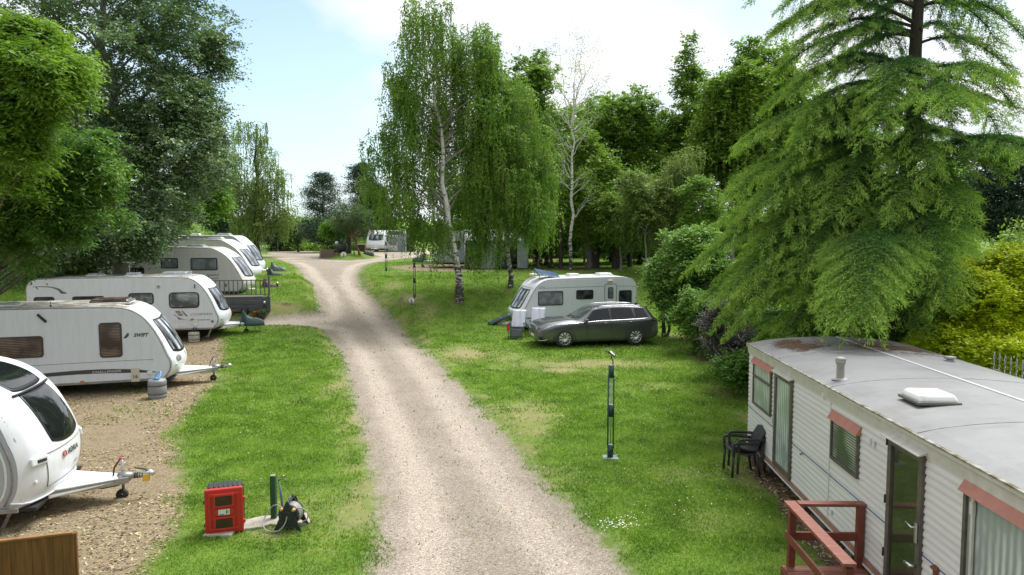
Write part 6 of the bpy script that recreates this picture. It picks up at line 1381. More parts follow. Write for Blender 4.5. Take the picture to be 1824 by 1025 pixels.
# wood behind the lawn caravan
wood = [
 ('broadleaf_tree', 'leafy dark green tree behind the second birch, against the sky', 960, 56, [(940,200,55,90),(1000,290,70,110),(960,130,35,40),(930,380,60,70),(1010,410,50,40)], 'wood', 10),
 ('broadleaf_tree', 'rounded oak-like tree just right of the bare birch', 1090, 60, [(1100,250,62,90),(1080,340,75,90),(1135,215,45,55),(1060,220,40,50),(1150,320,55,80)], 'wood', 11),
 ('broadleaf_tree', 'pale feathery tree low in the gap right of the bare birch', 1050, 50, [(1055,330,45,70),(1085,400,45,50),(1040,260,30,30)], 'bright', 7),
 ('poplar_tree', 'tall narrow poplar with a thin ragged spire above the wood', 1232, 62, [(1225,140,24,50),(1238,215,55,70),(1205,300,60,80),(1228,85,8,25),(1190,235,40,50)], 'wood', 15),
 ('willow_tree', 'pale grey-green willow in front of the wood left of the cedar', 1200, 46, [(1205,330,45,50),(1180,390,50,50),(1130,380,35,40),(1225,290,25,25)], 'willow', 7.5),
 ('birch_tree', 'yellowish birch with drooping twigs right of the tall spire', 1300, 52, [(1290,200,50,75),(1320,290,55,90),(1270,260,40,60),(1330,150,40,45)], 'bright', 13),
 ('broadleaf_tree', 'dark tree rising directly behind the left side of the cedar', 1375, 56, [(1370,150,60,80),(1400,260,80,130),(1340,110,30,40)], 'wood', 14),
 ('broadleaf_tree', 'shaded tree filling the gap behind the caravan awning', 880, 62, [(870,330,70,90),(830,400,50,60),(900,250,60,70)], 'wood', 10),
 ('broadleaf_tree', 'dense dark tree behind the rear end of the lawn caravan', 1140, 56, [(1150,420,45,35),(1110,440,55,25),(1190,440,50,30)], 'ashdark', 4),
 ('broadleaf_tree', 'lowest tree in the wood with trunk showing left of the bare birch', 975, 54, [(975,420,45,28),(940,430,35,25),(1010,415,35,25)], 'wood', 4.5),
 ('broadleaf_tree', 'hazy green tree showing through the gap right of the cedar trunk', 1690, 48, [(1700,350,40,45),(1660,330,40,50)], 'wood', 8),
 ('broadleaf_tree', 'green tree behind the cedar, between it and the pine', 1590, 50, [(1600,380,80,60),(1550,300,60,80),(1480,350,70,80)], 'wood', 9),
]
for (nm, lab, u, D, bs, leaf, H_) in wood:
    tree(nm, lab, bp(u, D), H_, [bl(a, b_, D, c, d, None, c*d/3000) for (a, b_, c, d) in bs], leaf, M_barkdark if leaf != 'bright' else M_barkg, int(sum(c*d for (_, _, c, d) in bs)/30), 95 if leaf != 'willow' else 60, L=.22 if leaf != 'willow' else .17, Wd=.15 if leaf != 'willow' else .05, cr=.68, tr=.24, limbs=70, shell=.5,
         strands=900 if leaf in ('willow',) or 'birch' in nm else 0, slen=1.4, droop=.7 if leaf == 'willow' else .15)
for (u, D, lab, leaf, a, b_) in ((1105, 47, 'small bright twiggy tree over the rear half of the lawn caravan', 'bright', 395, 35), (1150, 45, 'pale little tree touching the pale shrub on its left', 'willow', 355, 40), (1040, 55, 'small yellow-green tree leaning on the bare birch', 'bright', 370, 45), (960, 50, 'young dark green tree right of the awning', 'birch', 390, 45), (1250, 44, 'grey-green young tree between willow and cedar', 'wood', 370, 55)):
    tree('young_tree', lab, bp(u, D), 5.5, [bl(u, a, D, 42, b_, None, 1), bl(u+22, a+28, D, 30, 25, None, .5), bl(u-20, a-25, D, 25, 25, None, .4)], leaf, M_barkg, 120, 90, L=.17, Wd=.09, cr=.55, tr=.09, limbs=40, droop=.35)
for (u, D, lab, bs) in ((930, 74, 'tall background tree in the second row behind the second birch', [(930,260,70,110),(900,340,60,80)]), (1030, 76, 'background tree filling the gap behind the nearly bare birch', [(1020,300,75,100),(1060,250,50,70)]), (1140, 75, 'background tree with flat crown between oak-like tree and spire', [(1150,290,70,90),(1165,240,40,50)]), (1250, 76, 'background tree behind the tall spire poplar', [(1260,240,70,110)]), (1340, 74, 'background tree behind the yellowish birch', [(1350,230,80,130)]), (1450, 74, 'background tree seen between the left boughs of the cedar', [(1450,260,90,130)])):
    tree('broadleaf_tree', lab, bp(u, D), 12, [bl(a, b_+20, D, c, d, None, c*d) for (a, b_, c, d) in bs]+[bl(u, 400, D, 75, 45, None, 3000)], 'wood', M_barkdark, int(sum(c*d for (_, _, c, d) in bs)/38), 80, L=.30, Wd=.20, cr=1.0, tr=.24, limbs=30, shell=.5)
for (u, D, lab, r_, h_) in ((982, 50, 'first dark bare trunk left of the bare birch stem', .2, 6), (998, 49, 'slim dark bare trunk touching the bare birch stem on its left', .14, 6), (1060, 50, 'thick leaning dark trunk right of the bare birch', .28, 6.5), (1098, 49, 'twin dark trunk above the rear rooflights of the lawn caravan', .3, 6), (1122, 51, 'thin leaning dark trunk beside the pale green shrub', .16, 5.5), (958, 60, 'stout grey trunk standing in the shade left of the dark trunks', .38, 6), (1055, 61, 'slender trunk in the shade, second from the bare birch', .13, 6)):
    b0 = np.array(bp(u, D)); root = thing('conifer_tree', lab, 'tree', tuple(b0), 0, 'dark trunks in the wood'); lb = Limbs(); c = curve((0, 0, -.1), (RNG.normal(0, .3), 0, h_), n=8, wob=.06); lb.tube(c, np.linspace(r_*1.15, r_*.6, 8), 10)
    T = []
    for k in range(12):
        z0 = RNG.uniform(2.4, h_*.95); a = c[int(z0/h_*7)]; a = np.array([a[0], a[1], z0]); an = RNG.random()*6.28; e = a+np.array([cos(an)*1.7, sin(an)*1.2, RNG.uniform(-.1, .9)]); lb.tube(curve(a, e, n=5, wob=.1), np.linspace(.035, .008, 5), 4); T.append(e)
    lb.build('trunk', M_barkdark, root); T = np.array(T); i = RNG.integers(0, len(T), 4200); leafcloud('crown', T[i]+RNG.normal(0, .48, (4200, 3)), .16, .09, FOL['wood'], root)
# far pines and background
def pine(label, u, D, vtop, vbase, wpx, leaf='pine', name='pine_tree', bark=M_barkdark, low=.18, n_t=15, dens=1.0):
    b0 = np.array(bp(u, D)); top = W(u, vtop, D); H_ = top.z-b0[2]; root = thing(name, label, 'tree', tuple(b0), 0, 'dark pines on the skyline'); lb = Limbs(); lb.tube(curve((0, 0, -.1), (0, 0, H_), n=8, wob=.05), np.linspace(H_*.022, .03, 8), 8)
    P = []; wm = wpx*D/F
    for k in range(n_t*7):
        f = low+(1-low)*(k+RNG.random())/(n_t*7); g = (f-low)/(1-low); wr = wm*math.sqrt(max(.02, 1-g**2.2))*min(1, .55+g*2.2)*RNG.uniform(.45, 1.12)+.2; z0 = H_*f
        an = RNG.random()*6.28; e = np.array([cos(an)*wr, sin(an)*wr, z0+RNG.uniform(.0, .14)*wr+.1]); a_ = np.array([0, 0, z0-.22*wr]); lb.tube(curve(a_, e, n=4, wob=.12), np.linspace(.06, .012, 4), 4)
        m_ = int(210*dens); t = .45+.55*RNG.random(m_)**.6; s_ = .30+.16*wr; P.append(a_+np.outer(t, e-a_)+RNG.normal(0, 1, (m_, 3))*[s_, s_, s_*.45])
    lb.build('trunk', bark, root); leafcloud('crown', np.vstack(P), .30, .09, FOL[leaf], root, flat=.1); return root
pine('dark skyline pine just right of the weeping birch', 578, 118, 310, 440, 40)
pine('dark skyline pine just left of the tall birches', 645, 112, 293, 440, 36)
pine('shorter dark pine tucked against the tall birches', 672, 105, 330, 440, 30)
pine('dark pine whose trunk rises left of the grass island', 583, 84, 395, 445, 52, low=.35, n_t=8)
pine('very dark pine between the poplar and the weeping birch', 392, 82, 235, 440, 28, n_t=18)
pine('dark layered pine on the far right above the golden shrub', 1795, 44, 255, 440, 60, low=.30, n_t=13)
pine('dark pine half hidden behind the right side of the cedar', 1690, 58, 290, 440, 45, low=.25)
pine('low dark pine crown behind the weeping birch', 430, 92, 390, 440, 40, low=.3, n_t=7)
pine('low dark pine crown right of the weeping birch', 500, 96, 400, 440, 45, low=.3, n_t=7)
# island and mid-distance trees
tree('scots_pine', 'leaning small pine with orange crooked trunk on the grass island', bp(641, 67), 5, [bl(630,385,67,32,28,1.4,1), bl(650,405,67,22,16,1.1,.5), bl(610,395,67,22,22,1.2,.5)], 'pinel', M_barkred, 150, 130, L=.17, Wd=.03, cr=.35, tr=.13, limbs=40, lean=(-.8, 0), trunk_top=3.4)
tree('lime_bush_tree', 'small lime-green weeping tree left of the crooked pine', bp(605, 70), 3.4, [bl(598,405,70,28,17,1.2,1), bl(585,412,70,18,12,.9,.4), bl(615,410,70,18,12,.9,.3)], 'lime', M_barkdark, 110, 110, L=.15, Wd=.07, cr=.38, tr=.22, limbs=20, droop=.6)
tree('hazel_tree', 'small round dark green tree between weeping birch and island', bp(532, 88), 4, [bl(530,412,88,30,22,1.8,1), bl(545,400,88,18,14,1.2,.4)], 'ashdark', M_bark, 130, 110, L=.2, Wd=.12, cr=.5, tr=.13, limbs=30)
b0 = bp(621, 69); root = thing('tree_stump_trunk', 'straight dark trunk in the middle of the grass island', 'tree', b0, 0); lb = Limbs(); lb.tube(curve((0, 0, -.1), (.1, 0, 2.6), n=6, wob=.03), np.linspace(.3, .2, 6), 10); lb.build('trunk', M_barkdark, root); leafcloud('crown', RNG.normal(0, 1, (4500, 3))*[.9, .8, .55]+[0, 0, 3.1], .16, .05, FOL['pinel'], root)
# shrubs
tree('pale_shrub', 'large pale green rounded shrub right of the lawn caravan and car', bp(1185, 31), 5.2, [bl(1214,475,31,52,48,1.5,1.4), bl(1225,440,30.6,40,30,1.2,.8), bl(1185,500,31,28,40,1,.6), bl(1260,500,30,45,70,1.4,1.2), bl(1205,545,30.5,34,25,1,.4), bl(1250,430,31,35,25,1,.4)], 'shrub', M_birch, 420, 230, L=.11, Wd=.075, cr=.36, tr=.09, limbs=60, cat='shrub', trunks=2, shell=.6)
tree('grey_shrub', 'dull purplish-grey shrub between the pale shrub and the cedar', bp(1285, 23), 2.6, [bl(1285,580,22.6,32,55,.8,1), bl(1310,620,22,30,40,.7,.6)], 'purple', M_bark, 150, 230, L=.06, Wd=.03, cr=.28, tr=.05, limbs=30, cat='shrub')
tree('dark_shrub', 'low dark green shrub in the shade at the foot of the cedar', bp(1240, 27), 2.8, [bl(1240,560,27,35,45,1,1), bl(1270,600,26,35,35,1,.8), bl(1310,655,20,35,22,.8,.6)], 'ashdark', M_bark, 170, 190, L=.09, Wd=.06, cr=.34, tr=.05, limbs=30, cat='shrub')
tree('golden_shrub', 'big golden-yellow leafed shrub behind the mobile home roof', bp(1790, 16.5), 4.3, [bl(1790,520,16.5,75,75,1.4,1.7), bl(1740,560,16,50,80,1.2,1.1), bl(1840,530,16,60,90,1.3,1.1), bl(1690,620,15.6,50,45,1,.7), bl(1770,640,15,80,50,1,1), bl(1720,510,17,45,40,1,.5)], 'yellow', M_bark, 900, 210, L=.085, Wd=.042, cr=.24, tr=.06, limbs=60, cat='shrub', shell=.7, clflat=.6)
# reeds and far bank planting
def mass(name, label, u0, u1, v0, v1, D, rd, n, L, Wd, leaf, cat='hedge', kind=None, clump=1.2):
    x0, x1 = W(u0, v1, D).x, W(u1, v1, D).x; z0 = float(base_h((x0+x1)/2, D))-.1; z1 = W(u0, v0, D).z; k = max(4, int(n/160)); C = np.stack([RNG.uniform(x0, x1, k), RNG.uniform(D-rd, D+rd, k), z0+(z1-z0)*RNG.random(k)**.8], 1)
    C[:, 2] = z0+(C[:, 2]-z0)*(.75+.35*np.sin(C[:, 0]*.5+1)*np.sin(C[:, 0]*.21)); i = RNG.integers(0, k, n); P = C[i]+randdirs(n)*(RNG.random(n)**.5*clump)[:, None]; P[:, 2] = np.maximum(P[:, 2], z0)
    o = leafcloud(name, P, L, Wd, FOL[leaf], None, flat=.3); tag(o, label, cat, kind=kind); return o
def rear_belt():
    n = 26000; k = 260; C = np.stack([RNG.uniform(-75, 75, k), RNG.uniform(-40, -26, k), RNG.uniform(0, 13, k)], 1); i = RNG.integers(0, k, n); P = C[i]+randdirs(n)*(RNG.random(n)**.5*2.6)[:, None]; P = P[P[:, 2] > 0]
    o = leafcloud('trees_behind', P, 1.3, .9, FOL['wood'], None, flat=.3); tag(o, 'belt of trees on the near side of the site, seen only in reflections', 'woods', kind='stuff')
rear_belt()
mass('reeds', 'tall green reeds on the near shore of the lake', 485, 512, 425, 448, 101, 2, 5000, .9, .06, 'reed', 'reeds', 'stuff', .6)
mass('undergrowth', 'rough green undergrowth beyond the far edge of the gravel', 512, 700, 432, 446, 102, 3, 16000, .4, .2, 'bright', 'undergrowth', 'stuff')
mass('far_woods', 'far-off belt of trees across the lake and fields', 300, 1000, 415, 440, 190, 14, 30000, 1.2, .8, 'wood', 'woods', 'stuff', 3.0)
mass('far_woods', 'far-off belt of trees on the right horizon behind everything', 1000, 2100, 385, 440, 210, 20, 60000, 1.3, .9, 'wood', 'woods', 'stuff', 4.0)
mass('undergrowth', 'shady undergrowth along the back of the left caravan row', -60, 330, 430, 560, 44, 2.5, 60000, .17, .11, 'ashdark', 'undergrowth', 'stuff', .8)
mass('undergrowth', 'shrubby understorey closing the view at the back of the wood', 800, 1500, 415, 450, 74, 5, 60000, .26, .18, 'wood', 'undergrowth', 'stuff', 1.2)
mass('undergrowth', 'dark bushes filling the shade behind the cedar', 1330, 1900, 400, 640, 24, 1.5, 60000, .12, .08, 'wood', 'undergrowth', 'stuff', .7)

mass('hedge', 'dense green hedge line behind the golden shrub on the far right', 1740, 2150, 425, 480, 27, 1.5, 45000, .13, .09, 'bright', 'hedge', 'stuff', .7)
# ---------------------------------------------------------------- the deodar cedar
def cedar():
    D0 = 18.2; b0 = np.array(bp(1602, D0)); root = thing('cedar_tree', 'giant cedar with sweeping drooping boughs and pale fresh tips over the mobile home', 'tree', tuple(b0), 0)
    H_ = 15.5; lb = Limbs(); tp = curve((0, 0, -.1), (.25, 0, H_), n=16, wob=.03); lb.tube(tp, np.linspace(.30, .045, 16), 12)
    Cs = []; As = []; Bs = []; Ls = []; Tp = []
    def spray(c, d, side, t, young):
        pass
    levels = 17
    def left_lim(v): return np.interp(v, [0, 60, 120, 200, 300, 400, 500, 560, 640, 700], [1335, 1340, 1375, 1345, 1285, 1268, 1222, 1245, 1275, 1400])
    def right_lim(v): return np.interp(v, [0, 380, 430, 640], [2300, 2300, 1745, 1720])
    def uv(x, y, z): dz = z-CH; d = y*CP-dz*SP; return 912+F*x/d, 512.5-F*(dz*CP+y*SP)/d
    boughs = []
    for k in range(levels):
        f = k/(levels-1); z0 = 1.3+f**.95*(H_-2.6); nb = 7 if f < .5 else 6; Rm = 6.1*(1-f)**.72+1.0
        ph = RNG.random()*6.28
        for j in range(nb):
            an = ph+2*math.pi*j/nb+RNG.normal(0, .16); boughs.append((z0+RNG.normal(0, .16), an, Rm*RNG.uniform(.72, 1.08)))
    # the boughs that show most in the photograph: tip position, and height on the trunk
    for (u, v, D, z0) in ((1240,505,17.0,4.6),(1290,610,16.2,3.6),(1395,640,15.4,3.2),(1505,610,14.6,3.4),(1300,380,17.2,6.4),(1385,345,16.6,7.2),(1530,560,14.4,4.6),(1350,470,16.2,5.4),(1590,240,14.8,8.4),(1400,200,16.8,8.6),(1450,150,16.4,9.4),(1370,90,17.2,9.8),(1720,400,15.2,6.6),(1690,560,15.6,4.4),(1780,330,16.2,7.0),(1800,150,17.5,9.3),(1820,220,18,8.6),(1600,410,14.6,6.6),(1480,420,15.2,6.4),(1420,520,15.4,5.2),(1560,470,14.8,5.6),(1650,500,15,5.0),(1480,60,16.4,10.6),(1340,20,17.6,11.2),(1700,60,16.5,10.6),(1730,130,16.2,9.6),(1700,250,15.8,8.4),(1780,20,16.8,11.4),(1640,340,14.8,7.6),(1540,290,15,8.0),(1670,640,15.4,3.0),(1330,280,17.2,7.4),(1505,624,12.5,4.0),(1482,612,12.9,4.0),(1535,616,12.8,4.0),(1510,600,13.3,4.2),(1260,560,16.8,4.0),(1350,560,15.6,4.2),(1440,570,15.2,4.0),(1300,440,16.8,5.4),(1830,90,17,10.2)):
        p = W(u, v, D); dx, dy = p.x-b0[0], p.y-b0[1]; boughs.append((z0, math.atan2(dy, dx), math.hypot(dx, dy), p.z-b0[2]))
    boughs = [q for q in boughs if not (len(q) == 3 and cos(q[1]) > .15 and q[0] > 4 and RNG.random() < .18)]
    boughs = [q for q in boughs if len(q) == 4 or not ((math.sin(q[1]) < -.35 and q[0] > 8.3) or (cos(q[1]) > .2 and 5 < q[0] < 9 and RNG.random() < .55))]
    for bg_ in boughs:
        z0, an, Rr = bg_[:3]; dirv = np.array([cos(an), sin(an)]); f = z0/H_
        if len(bg_) == 4: ze = bg_[3]
        else:
            ze = z0-Rr*RNG.uniform(.12, .42)*(1.25-f)
            # keep boughs off the roof and out of the ground
            ze = max(ze, .6)
        if len(bg_) == 3:
            while Rr > 1.2:
                uu, vv = uv(b0[0]+dirv[0]*Rr, b0[1]+dirv[1]*Rr, ze+b0[2]-.3)
                if left_lim(vv)+14 < uu < right_lim(vv)-10 and (vv < 640 or dirv[1] > 0): break
                Rr *= .9; ze = z0+(ze-z0)*.93
        x_e, y_e = b0[0]+dirv[0]*Rr, b0[1]+dirv[1]*Rr
        if len(bg_) == 3 and x_e > 4.6 and y_e < 15.2 and x_e < 8.4: ze = max(ze, 2.75-b0[2]+.15)
        n = 12; t = np.linspace(0, 1, n); arch = .16*Rr*np.sin(t*math.pi*.85)*(1.0 if len(bg_) == 3 else 1.1)
        zc = z0+(ze-z0)*t**1.7+arch; rr_ = Rr*t; wob = np.cumsum(RNG.normal(0, .03, n)); px = dirv[0]*rr_-dirv[1]*wob*t; py = dirv[1]*rr_+dirv[0]*wob*t
        x0 = np.interp(z0, tp[:, 2], tp[:, 0]); pts = np.stack([px+x0*(1-t), py, zc], 1); lb.tube(pts, np.linspace(.02+.008*Rr, .006, n), 6)
        # side branchlets in a drooping plane, each hung with tassels
        nbr = int(Rr*9.5); perp = np.array([-dirv[1], dirv[0], 0]); ax = np.array([dirv[0], dirv[1], 0])
        for q in range(nbr):
            tt = .16+.84*(q+RNG.random())/nbr; c = np.array([np.interp(tt, t, pts[:, i]) for i in range(3)]); s_ = 1 if q % 2 else -1
            prof_ = math.sin(min(1, (1-tt)*1.5+.12)*math.pi*.5); l = (.22+.20*Rr*prof_*(.55+.45*min(1, tt*2)))*RNG.uniform(.75, 1.2); l = min(l, 1.35)
            m_ = max(6, int(l*20)); w = np.linspace(0, 1, m_)[:, None]; fw_ = ax*.75+perp*s_*RNG.uniform(.55, 1.0); fw_ /= np.linalg.norm(fw_)
            hang = RNG.uniform(.22, .5)+.9*max(0, tt-.62)*RNG.uniform(.6, 1.3); br = c+fw_*l*w*(1-.25*w*min(1, hang))+np.array([0, 0, -1])*(w**1.45)*l*hang
            if q % 3 == 0: lb.tube(br[::max(1, m_//3)], np.linspace(.010, .004, len(br[::max(1, m_//3)])), 3)
            # tassels along the branchlet, hanging
            for rep in range(8):
                o_ = RNG.normal(0, 1, (m_, 3))*[.035, .035, .02]; dv = np.array([0, 0, -1])*RNG.uniform(.3, 1.0, (m_, 1))+fw_*RNG.uniform(.2, .9, (m_, 1))+RNG.normal(0, .45, (m_, 3)); dv = unit(dv); ln = RNG.uniform(.05, .115, m_)*(.75+.5*w[:, 0]); cc = br+o_+dv*ln[:, None]*.45
                Cs.append(cc); As.append(dv); Ls.append(ln); tipf = np.clip(((w[:, 0]*.55+tt*.8)-.52)*1.9+RNG.normal(0, .12, m_), 0, 1)*(.45+.55*RNG.random(m_)); Tp.append(tipf)
        # short shoots standing along the upper side of the bough
        q_ = int(Rr*260); tt_ = RNG.random(q_)**.8*.85+.15; cc = np.stack([np.interp(tt_, t, pts[:, i]) for i in range(3)], 1)+RNG.normal(0, 1, (q_, 3))*[.07, .07, .025]+[0, 0, .035]
        dv = unit(np.outer(np.ones(q_), ax)*.7+perp*RNG.normal(0, .9, (q_, 1))+np.outer(RNG.normal(.05, .3, q_), [0, 0, 1])); Cs.append(cc); As.append(dv); Ls.append(RNG.uniform(.08, .16, q_)); Tp.append(np.clip((tt_-.45)*1.6, 0, 1)*RNG.random(q_))
    C = np.vstack(Cs); A = np.vstack(As); L_ = np.concatenate(Ls); T_ = np.concatenate(Tp); k = (C[:, 2] > .1)
    wy = C[:, 1]+b0[1]; wx = C[:, 0]+b0[0]; wz = C[:, 2]+b0[2]
    k &= ~((wx > 4.8) & (wx < 8.2) & (wy < 14.5) & (wz < 2.52))
    C, A, L_, T_ = C[k], A[k], L_[k], T_[k]; n = len(C)
    # every tassel is two crossed slivers
    B1 = unit(np.cross(A, randdirs(n))); wd = RNG.uniform(.011, .020, n)
    V = leafquads(C, A, B1, L_, wd); B2 = np.cross(A, B1); V2 = leafquads(C, A, B2, L_*.9, wd*.8); V = np.vstack([V, V2]); TT = np.repeat(np.r_[T_, T_], 4)
    m = foliage('leaf_cedar', FS((.011, .055, .018), (.028, .11, .026), (.06, .18, .038), (.105, .25, .052)), .3, .55, tipc=(.42, .60, .11), vscale=1.1)
    fast_mesh('crown', V, np.arange(len(V)).reshape(-1, 4), m, root, attrs={'tip': TT}); lb.build('trunk', M_barkdark, root); print('cedar quads', len(V)//4)
cedar()

# a fallen cedar-side conifer spray on the roof comes from the low boughs; pots and lights that need leaves
pot('flower_pot', 'small terracotta pot, the leftmost of those before the grey deck', 413, 33.75, .15, .24, M_terra, 0)
pot('flower_pot', 'dark glazed pot between the two terracotta pots', 436, 33.7, .19, .34, M_gpot, 1)
pot('flower_pot', 'terracotta pot second from the right before the grey deck', 454, 33.75, .14, .24, M_terra, 0)
pot('flower_pot', 'dark pot with green leaves at the right corner of the grey deck', 466.5, 33.7, .20, .30, M_gpot, 2)
path_light('small solar light rising from the leafy dark pot', 471, 540, 33.85, .62, .12)
path_light('small solar light behind the dark glazed pot', 433, 545, 33.88, .55)
path_light('small solar light on the grass beside the end of the deck railing', 494, 515, 36.6, .38)
path_light('tiny white-topped light by the farther hitch covers', 476, 490, 43, .4)
# ---------------------------------------------------------------- chairs and bits
def stack_chair(label, x, y, z, rz, fz=0.0):
    root = thing('garden_chair', label, 'chair', (x, y, z), rz, 'black plastic armchairs'); m = mat('rattan_black', (.022, .023, .026), .5, c2=(.032, .033, .036), scale=30, bump=.8, bscale=45)
    b = MB(); b.grid(lambda a, c: Vector((-.22+.46*a, -.23+.46*c, .42+.02*(a-.3)**2*8-.012*math.sin(math.pi*c))), 8, 8); b.build('seat', m, root, solid=-.03)
    b = MB(); b.grid(lambda a, c: Vector((-.20-.20*a+.03*math.sin(math.pi*a)-.03*math.sin(math.pi*c), (-.225+.45*c)*(1-.10*a*a), .43+.47*a+.03*math.sin(math.pi*c)*a)), 10, 8); b.build('backrest', m, root, solid=.028)
    for s_ in (-1, 1):
        b = MB(); b.tube([(.24, s_*.25, 0), (.22, s_*.245, .44)], [.022, .028], 6); b.build('leg', m, root)
        b = MB(); b.tube([(-.30, s_*.23, 0), (-.22, s_*.225, .44)], [.022, .028], 6); b.build('leg', m, root)
        b = MB(); b.tube(catmull([(.22, s_*.255, .42), (.23, s_*.27, .63), (.17, s_*.275, .665), (-.05, s_*.275, .66), (-.27, s_*.235, .64)], 4), .022, 6, flat=1.3); b.build('armrest', m, root)
x, y, z = G(1318, 845)
stack_chair('lower black woven plastic armchair of the two nested beside the mobile home', x, y, z, R(182))
stack_chair('upper black woven plastic armchair nested on the other beside the mobile home', x+.10, y+.01, z+.07, R(182))

def recliner(label, u, v, D, rz, red=False):
    p = W(u, v, D); root = thing('recliner_chair', label, 'chair', (p.x, D, gz(p.x, D)), rz, 'folding recliners with white towels'); m = M_blackm; fab = mat('textilene', (.045, .048, .055), .7, c2=(.06, .065, .07), scale=20)
    # front of the chair towards -y
    b = MB()
    for s_ in (-.30, .30):
        b.tube([(s_, -.42, .02), (s_, -.38, .30), (s_, .10, .62), (s_, .14, .66)], .013, 6); b.tube([(s_, .42, .02), (s_, .30, .35), (s_, -.02, .64), (s_, -.14, .66)], .013, 6)
    b.tube([(-.30, -.42, .02), (.30, -.42, .02)], .013, 6); b.tube([(-.30, .42, .02), (.30, .42, .02)], .013, 6); b.build('frame', m, root)
    b = MB(); b.grid(lambda a, c: Vector((-.25+.5*c, -.20+.50*a, .46-.06*a-.03*math.sin(math.pi*a))), 6, 4); b.build('seat', fab, root, solid=.02)
    b = MB(); b.grid(lambda a, c: Vector((-.25+.5*c, -.20-.20*a, .45-.34*a)), 6, 4); b.build('leg_rest', fab, root, solid=.02)
    b = MB(); b.grid(lambda a, c: Vector((-.25+.5*c, .28+.30*a, .42+.74*a)), 6, 4); b.build('backrest', fab, root, solid=.02)
    for s_ in (-1, 1): b = MB(); b.box((s_*.31, -.02, .675), (.05, .40, .025)); b.build('armrest', m, root, bevel=.008)
    t = thing('towel', 'white towel draped over the back of the %s recliner' % ('left' if red else 'right'), 'towel', tuple(root.location), rz, 'white towels on the recliners')
    rw = random.Random(3 if red else 5)
    def tp(a, c):
        s_ = a*1.75   # over the top and down both sides
        yy, zz_ = (.28+.30*min(1, s_), .44+.74*min(1, s_)) if s_ <= 1 else (.60+.03*math.sin(s_*9), 1.18-(s_-1)*.78)
        return Vector(((-.29+.58*c)*(1+.04*math.sin(a*7+c*3)), yy-.035+.02*math.sin(c*14+a*3)*(1 if s_ <= 1 else 1.5)+(.05 if s_ > 1 else 0), zz_+.02))
    b = MB(); b.grid(tp, 22, 16); b.build('cloth', mat('towel_white', (.70, .72, .80), .95, c2=(.62, .64, .73), scale=7, bump=.3), t, solid=.012)
    if red:
        r_ = thing('red_bag', 'red pouch hanging from the arm of the left recliner', 'bag', tuple(root.location), rz); b = MB(); b.box((-.36, -.10, .50), (.08, .24, .34), taper=.9); b.build('pouch', mat('red_cloth', (.50, .02, .04), .7), r_, bevel=.02); 
    return root
recliner('left folding recliner with white towel and red pouch at the caravan nose', 921, 600, 30.3, R(-12), True)
recliner('right folding recliner with white towel between caravan and car nose', 957, 597, 31.0, R(-8))
# dark cover lying over the lawn caravan's drawbar
q = cyc.matrix_basis @ Vector((.62, 0, .62)); root = thing('drawbar_cover', 'long dark green cover stretched over the drawbar of the lawn caravan', 'hitch cover', tuple(q), R(180+16))
b = MB(); b.grid(lambda a, c: Vector((-.55+1.0*a, (c*2-1)*(.26-.12*a), .22-.42*a**1.1-.16*abs(c*2-1)**2.2+.10)), 16, 10); b.build('cloth', M_tarp_g, root, solid=.02)
# island furniture
b0 = bp(585, 66.5); root = thing('brick_planter', 'low rectangular brown brick planter on the left of the grass island', 'planter', b0, R(12))
mbk = mat('brick_brown', (.20, .15, .11), .9, c2=(.13, .095, .07), scale=4, stretch=(1, 1, 4))
b = MB()
for (c, d) in (((0, 0, .35), (1.5, .15, .8)), ((0, 1.2, .35), (1.5, .15, .8)), ((-.72, .6, .35), (.13, 1.04, .8)), ((.72, .6, .35), (.13, 1.04, .8))): b.box(c, d)
b.build('brickwork', mbk, root, bevel=.01)
b = MB(); b.box((0, .6, .62), (1.3, 1.05, .04)); b.build('soil', mat('potting_soil', (.03, .022, .015), 1), root)
b = MB()
for s_ in (-.72, .74): b.box((s_, 0, .40), (.14, .20, .90))
b.build('corner_post', mat('post_pale', (.25, .19, .14), .8), root)
b0 = bp(609, 66.8); root = thing('garden_ornament', 'black barrel-like garden ornament with a sloping chute on the grass island', 'ornament', b0, R(8))
b = MB(); b.lathe([(.001, .15), (.30, .15), (.42, .5), (.45, .8), (.36, 1.02), (.001, 1.05)], 20, c=(.1, 0, 0)); b.build('drum', M_black, root)
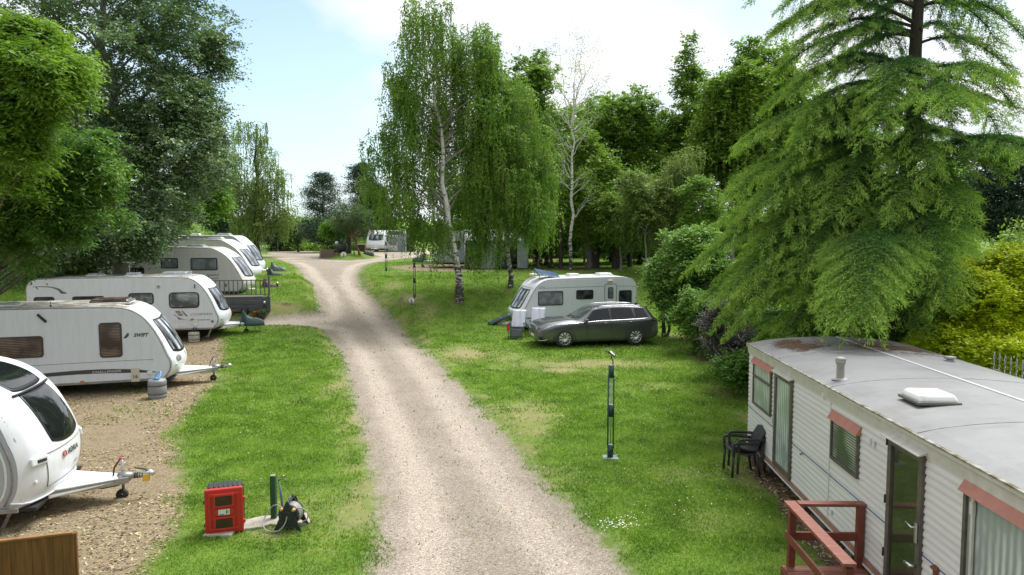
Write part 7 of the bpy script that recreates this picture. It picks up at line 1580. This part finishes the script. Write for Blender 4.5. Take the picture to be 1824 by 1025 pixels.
b = MB(); b.prism([(-.75, .25), (-.2, .95), (.1, .8), (-.2, .35), (-.65, .18)], -.25, .25); b.build('chute', M_black, root, bevel=.03)
b = MB(); b.lathe([(.001, 1.05), (.14, 1.05), (.16, 1.3), (.06, 1.45), (.05, 1.7), (.001, 1.72)], 14); b.build('finial', M_tarp_g, root)
b = MB(); b.lathe([(.001, .95), (.15, .95), (.17, 1.2), (.001, 1.25)], 14, c=(-.45, .3, 0)); b.build('tub', M_skywhite, root)
b0 = bp(644, 80); root = thing('wheelie_bin', 'black bin with a red-orange side by the farthest caravan', 'bin', b0, R(15))
b = MB(); b.box((0, 0, .52), (.7, .7, 1.0), taper=1.1); b.build('body', M_blackm, root, bevel=.03); b = MB(); b.box((.42, 0, .5), (.10, .6, .92)); b.build('side_panel', mat('bin_red', (.5, .10, .04), .5), root, bevel=.02); b = MB(); b.box((0, 0, 1.06), (.8, .8, .08)); b.build('lid', M_steel, root, bevel=.02)
b0 = bp(656, 70); root = thing('rock_pile', 'small grey stone standing at the right tip of the grass island', 'stone', b0, 0)
b = MB(); rs = random.Random(4)
for k in range(3): b.lathe([(.001, 0), (.22, .02), (.26, .2), (.17, .42), (.001, .5)], 8, c=(k*.28-.2, rs.uniform(-.1, .1), -.02-.06*k))
b.build('stone', mat('rock_grey', (.17, .17, .17), .9, c2=(.10, .10, .10), scale=5, bump=.6), root)
# wooden bench and spindly sign seen by the far lake edge
b0 = bp(492, 97); root = thing('picnic_bench', 'dark little bench at the lake edge right of the birch trunk', 'bench', b0, R(10))
b = MB(); b.box((0, 0, .72), (1.6, .6, .06)); b.build('table_top', M_blackm, root)
for s_ in (-1, 1): b = MB(); b.box((0, s_*.7, .42), (1.6, .25, .05)); b.build('seat', M_blackm, root); b = MB(); b.box((s_*.6, 0, .35), (.08, 1.3, .08)); b.box((s_*.6, -.35, .36), (.08, .08, .75), rot=(R(20), 0, 0)); b.box((s_*.6, .35, .36), (.08, .08, .75), rot=(R(-20), 0, 0)); b.build('leg', M_blackm, root)
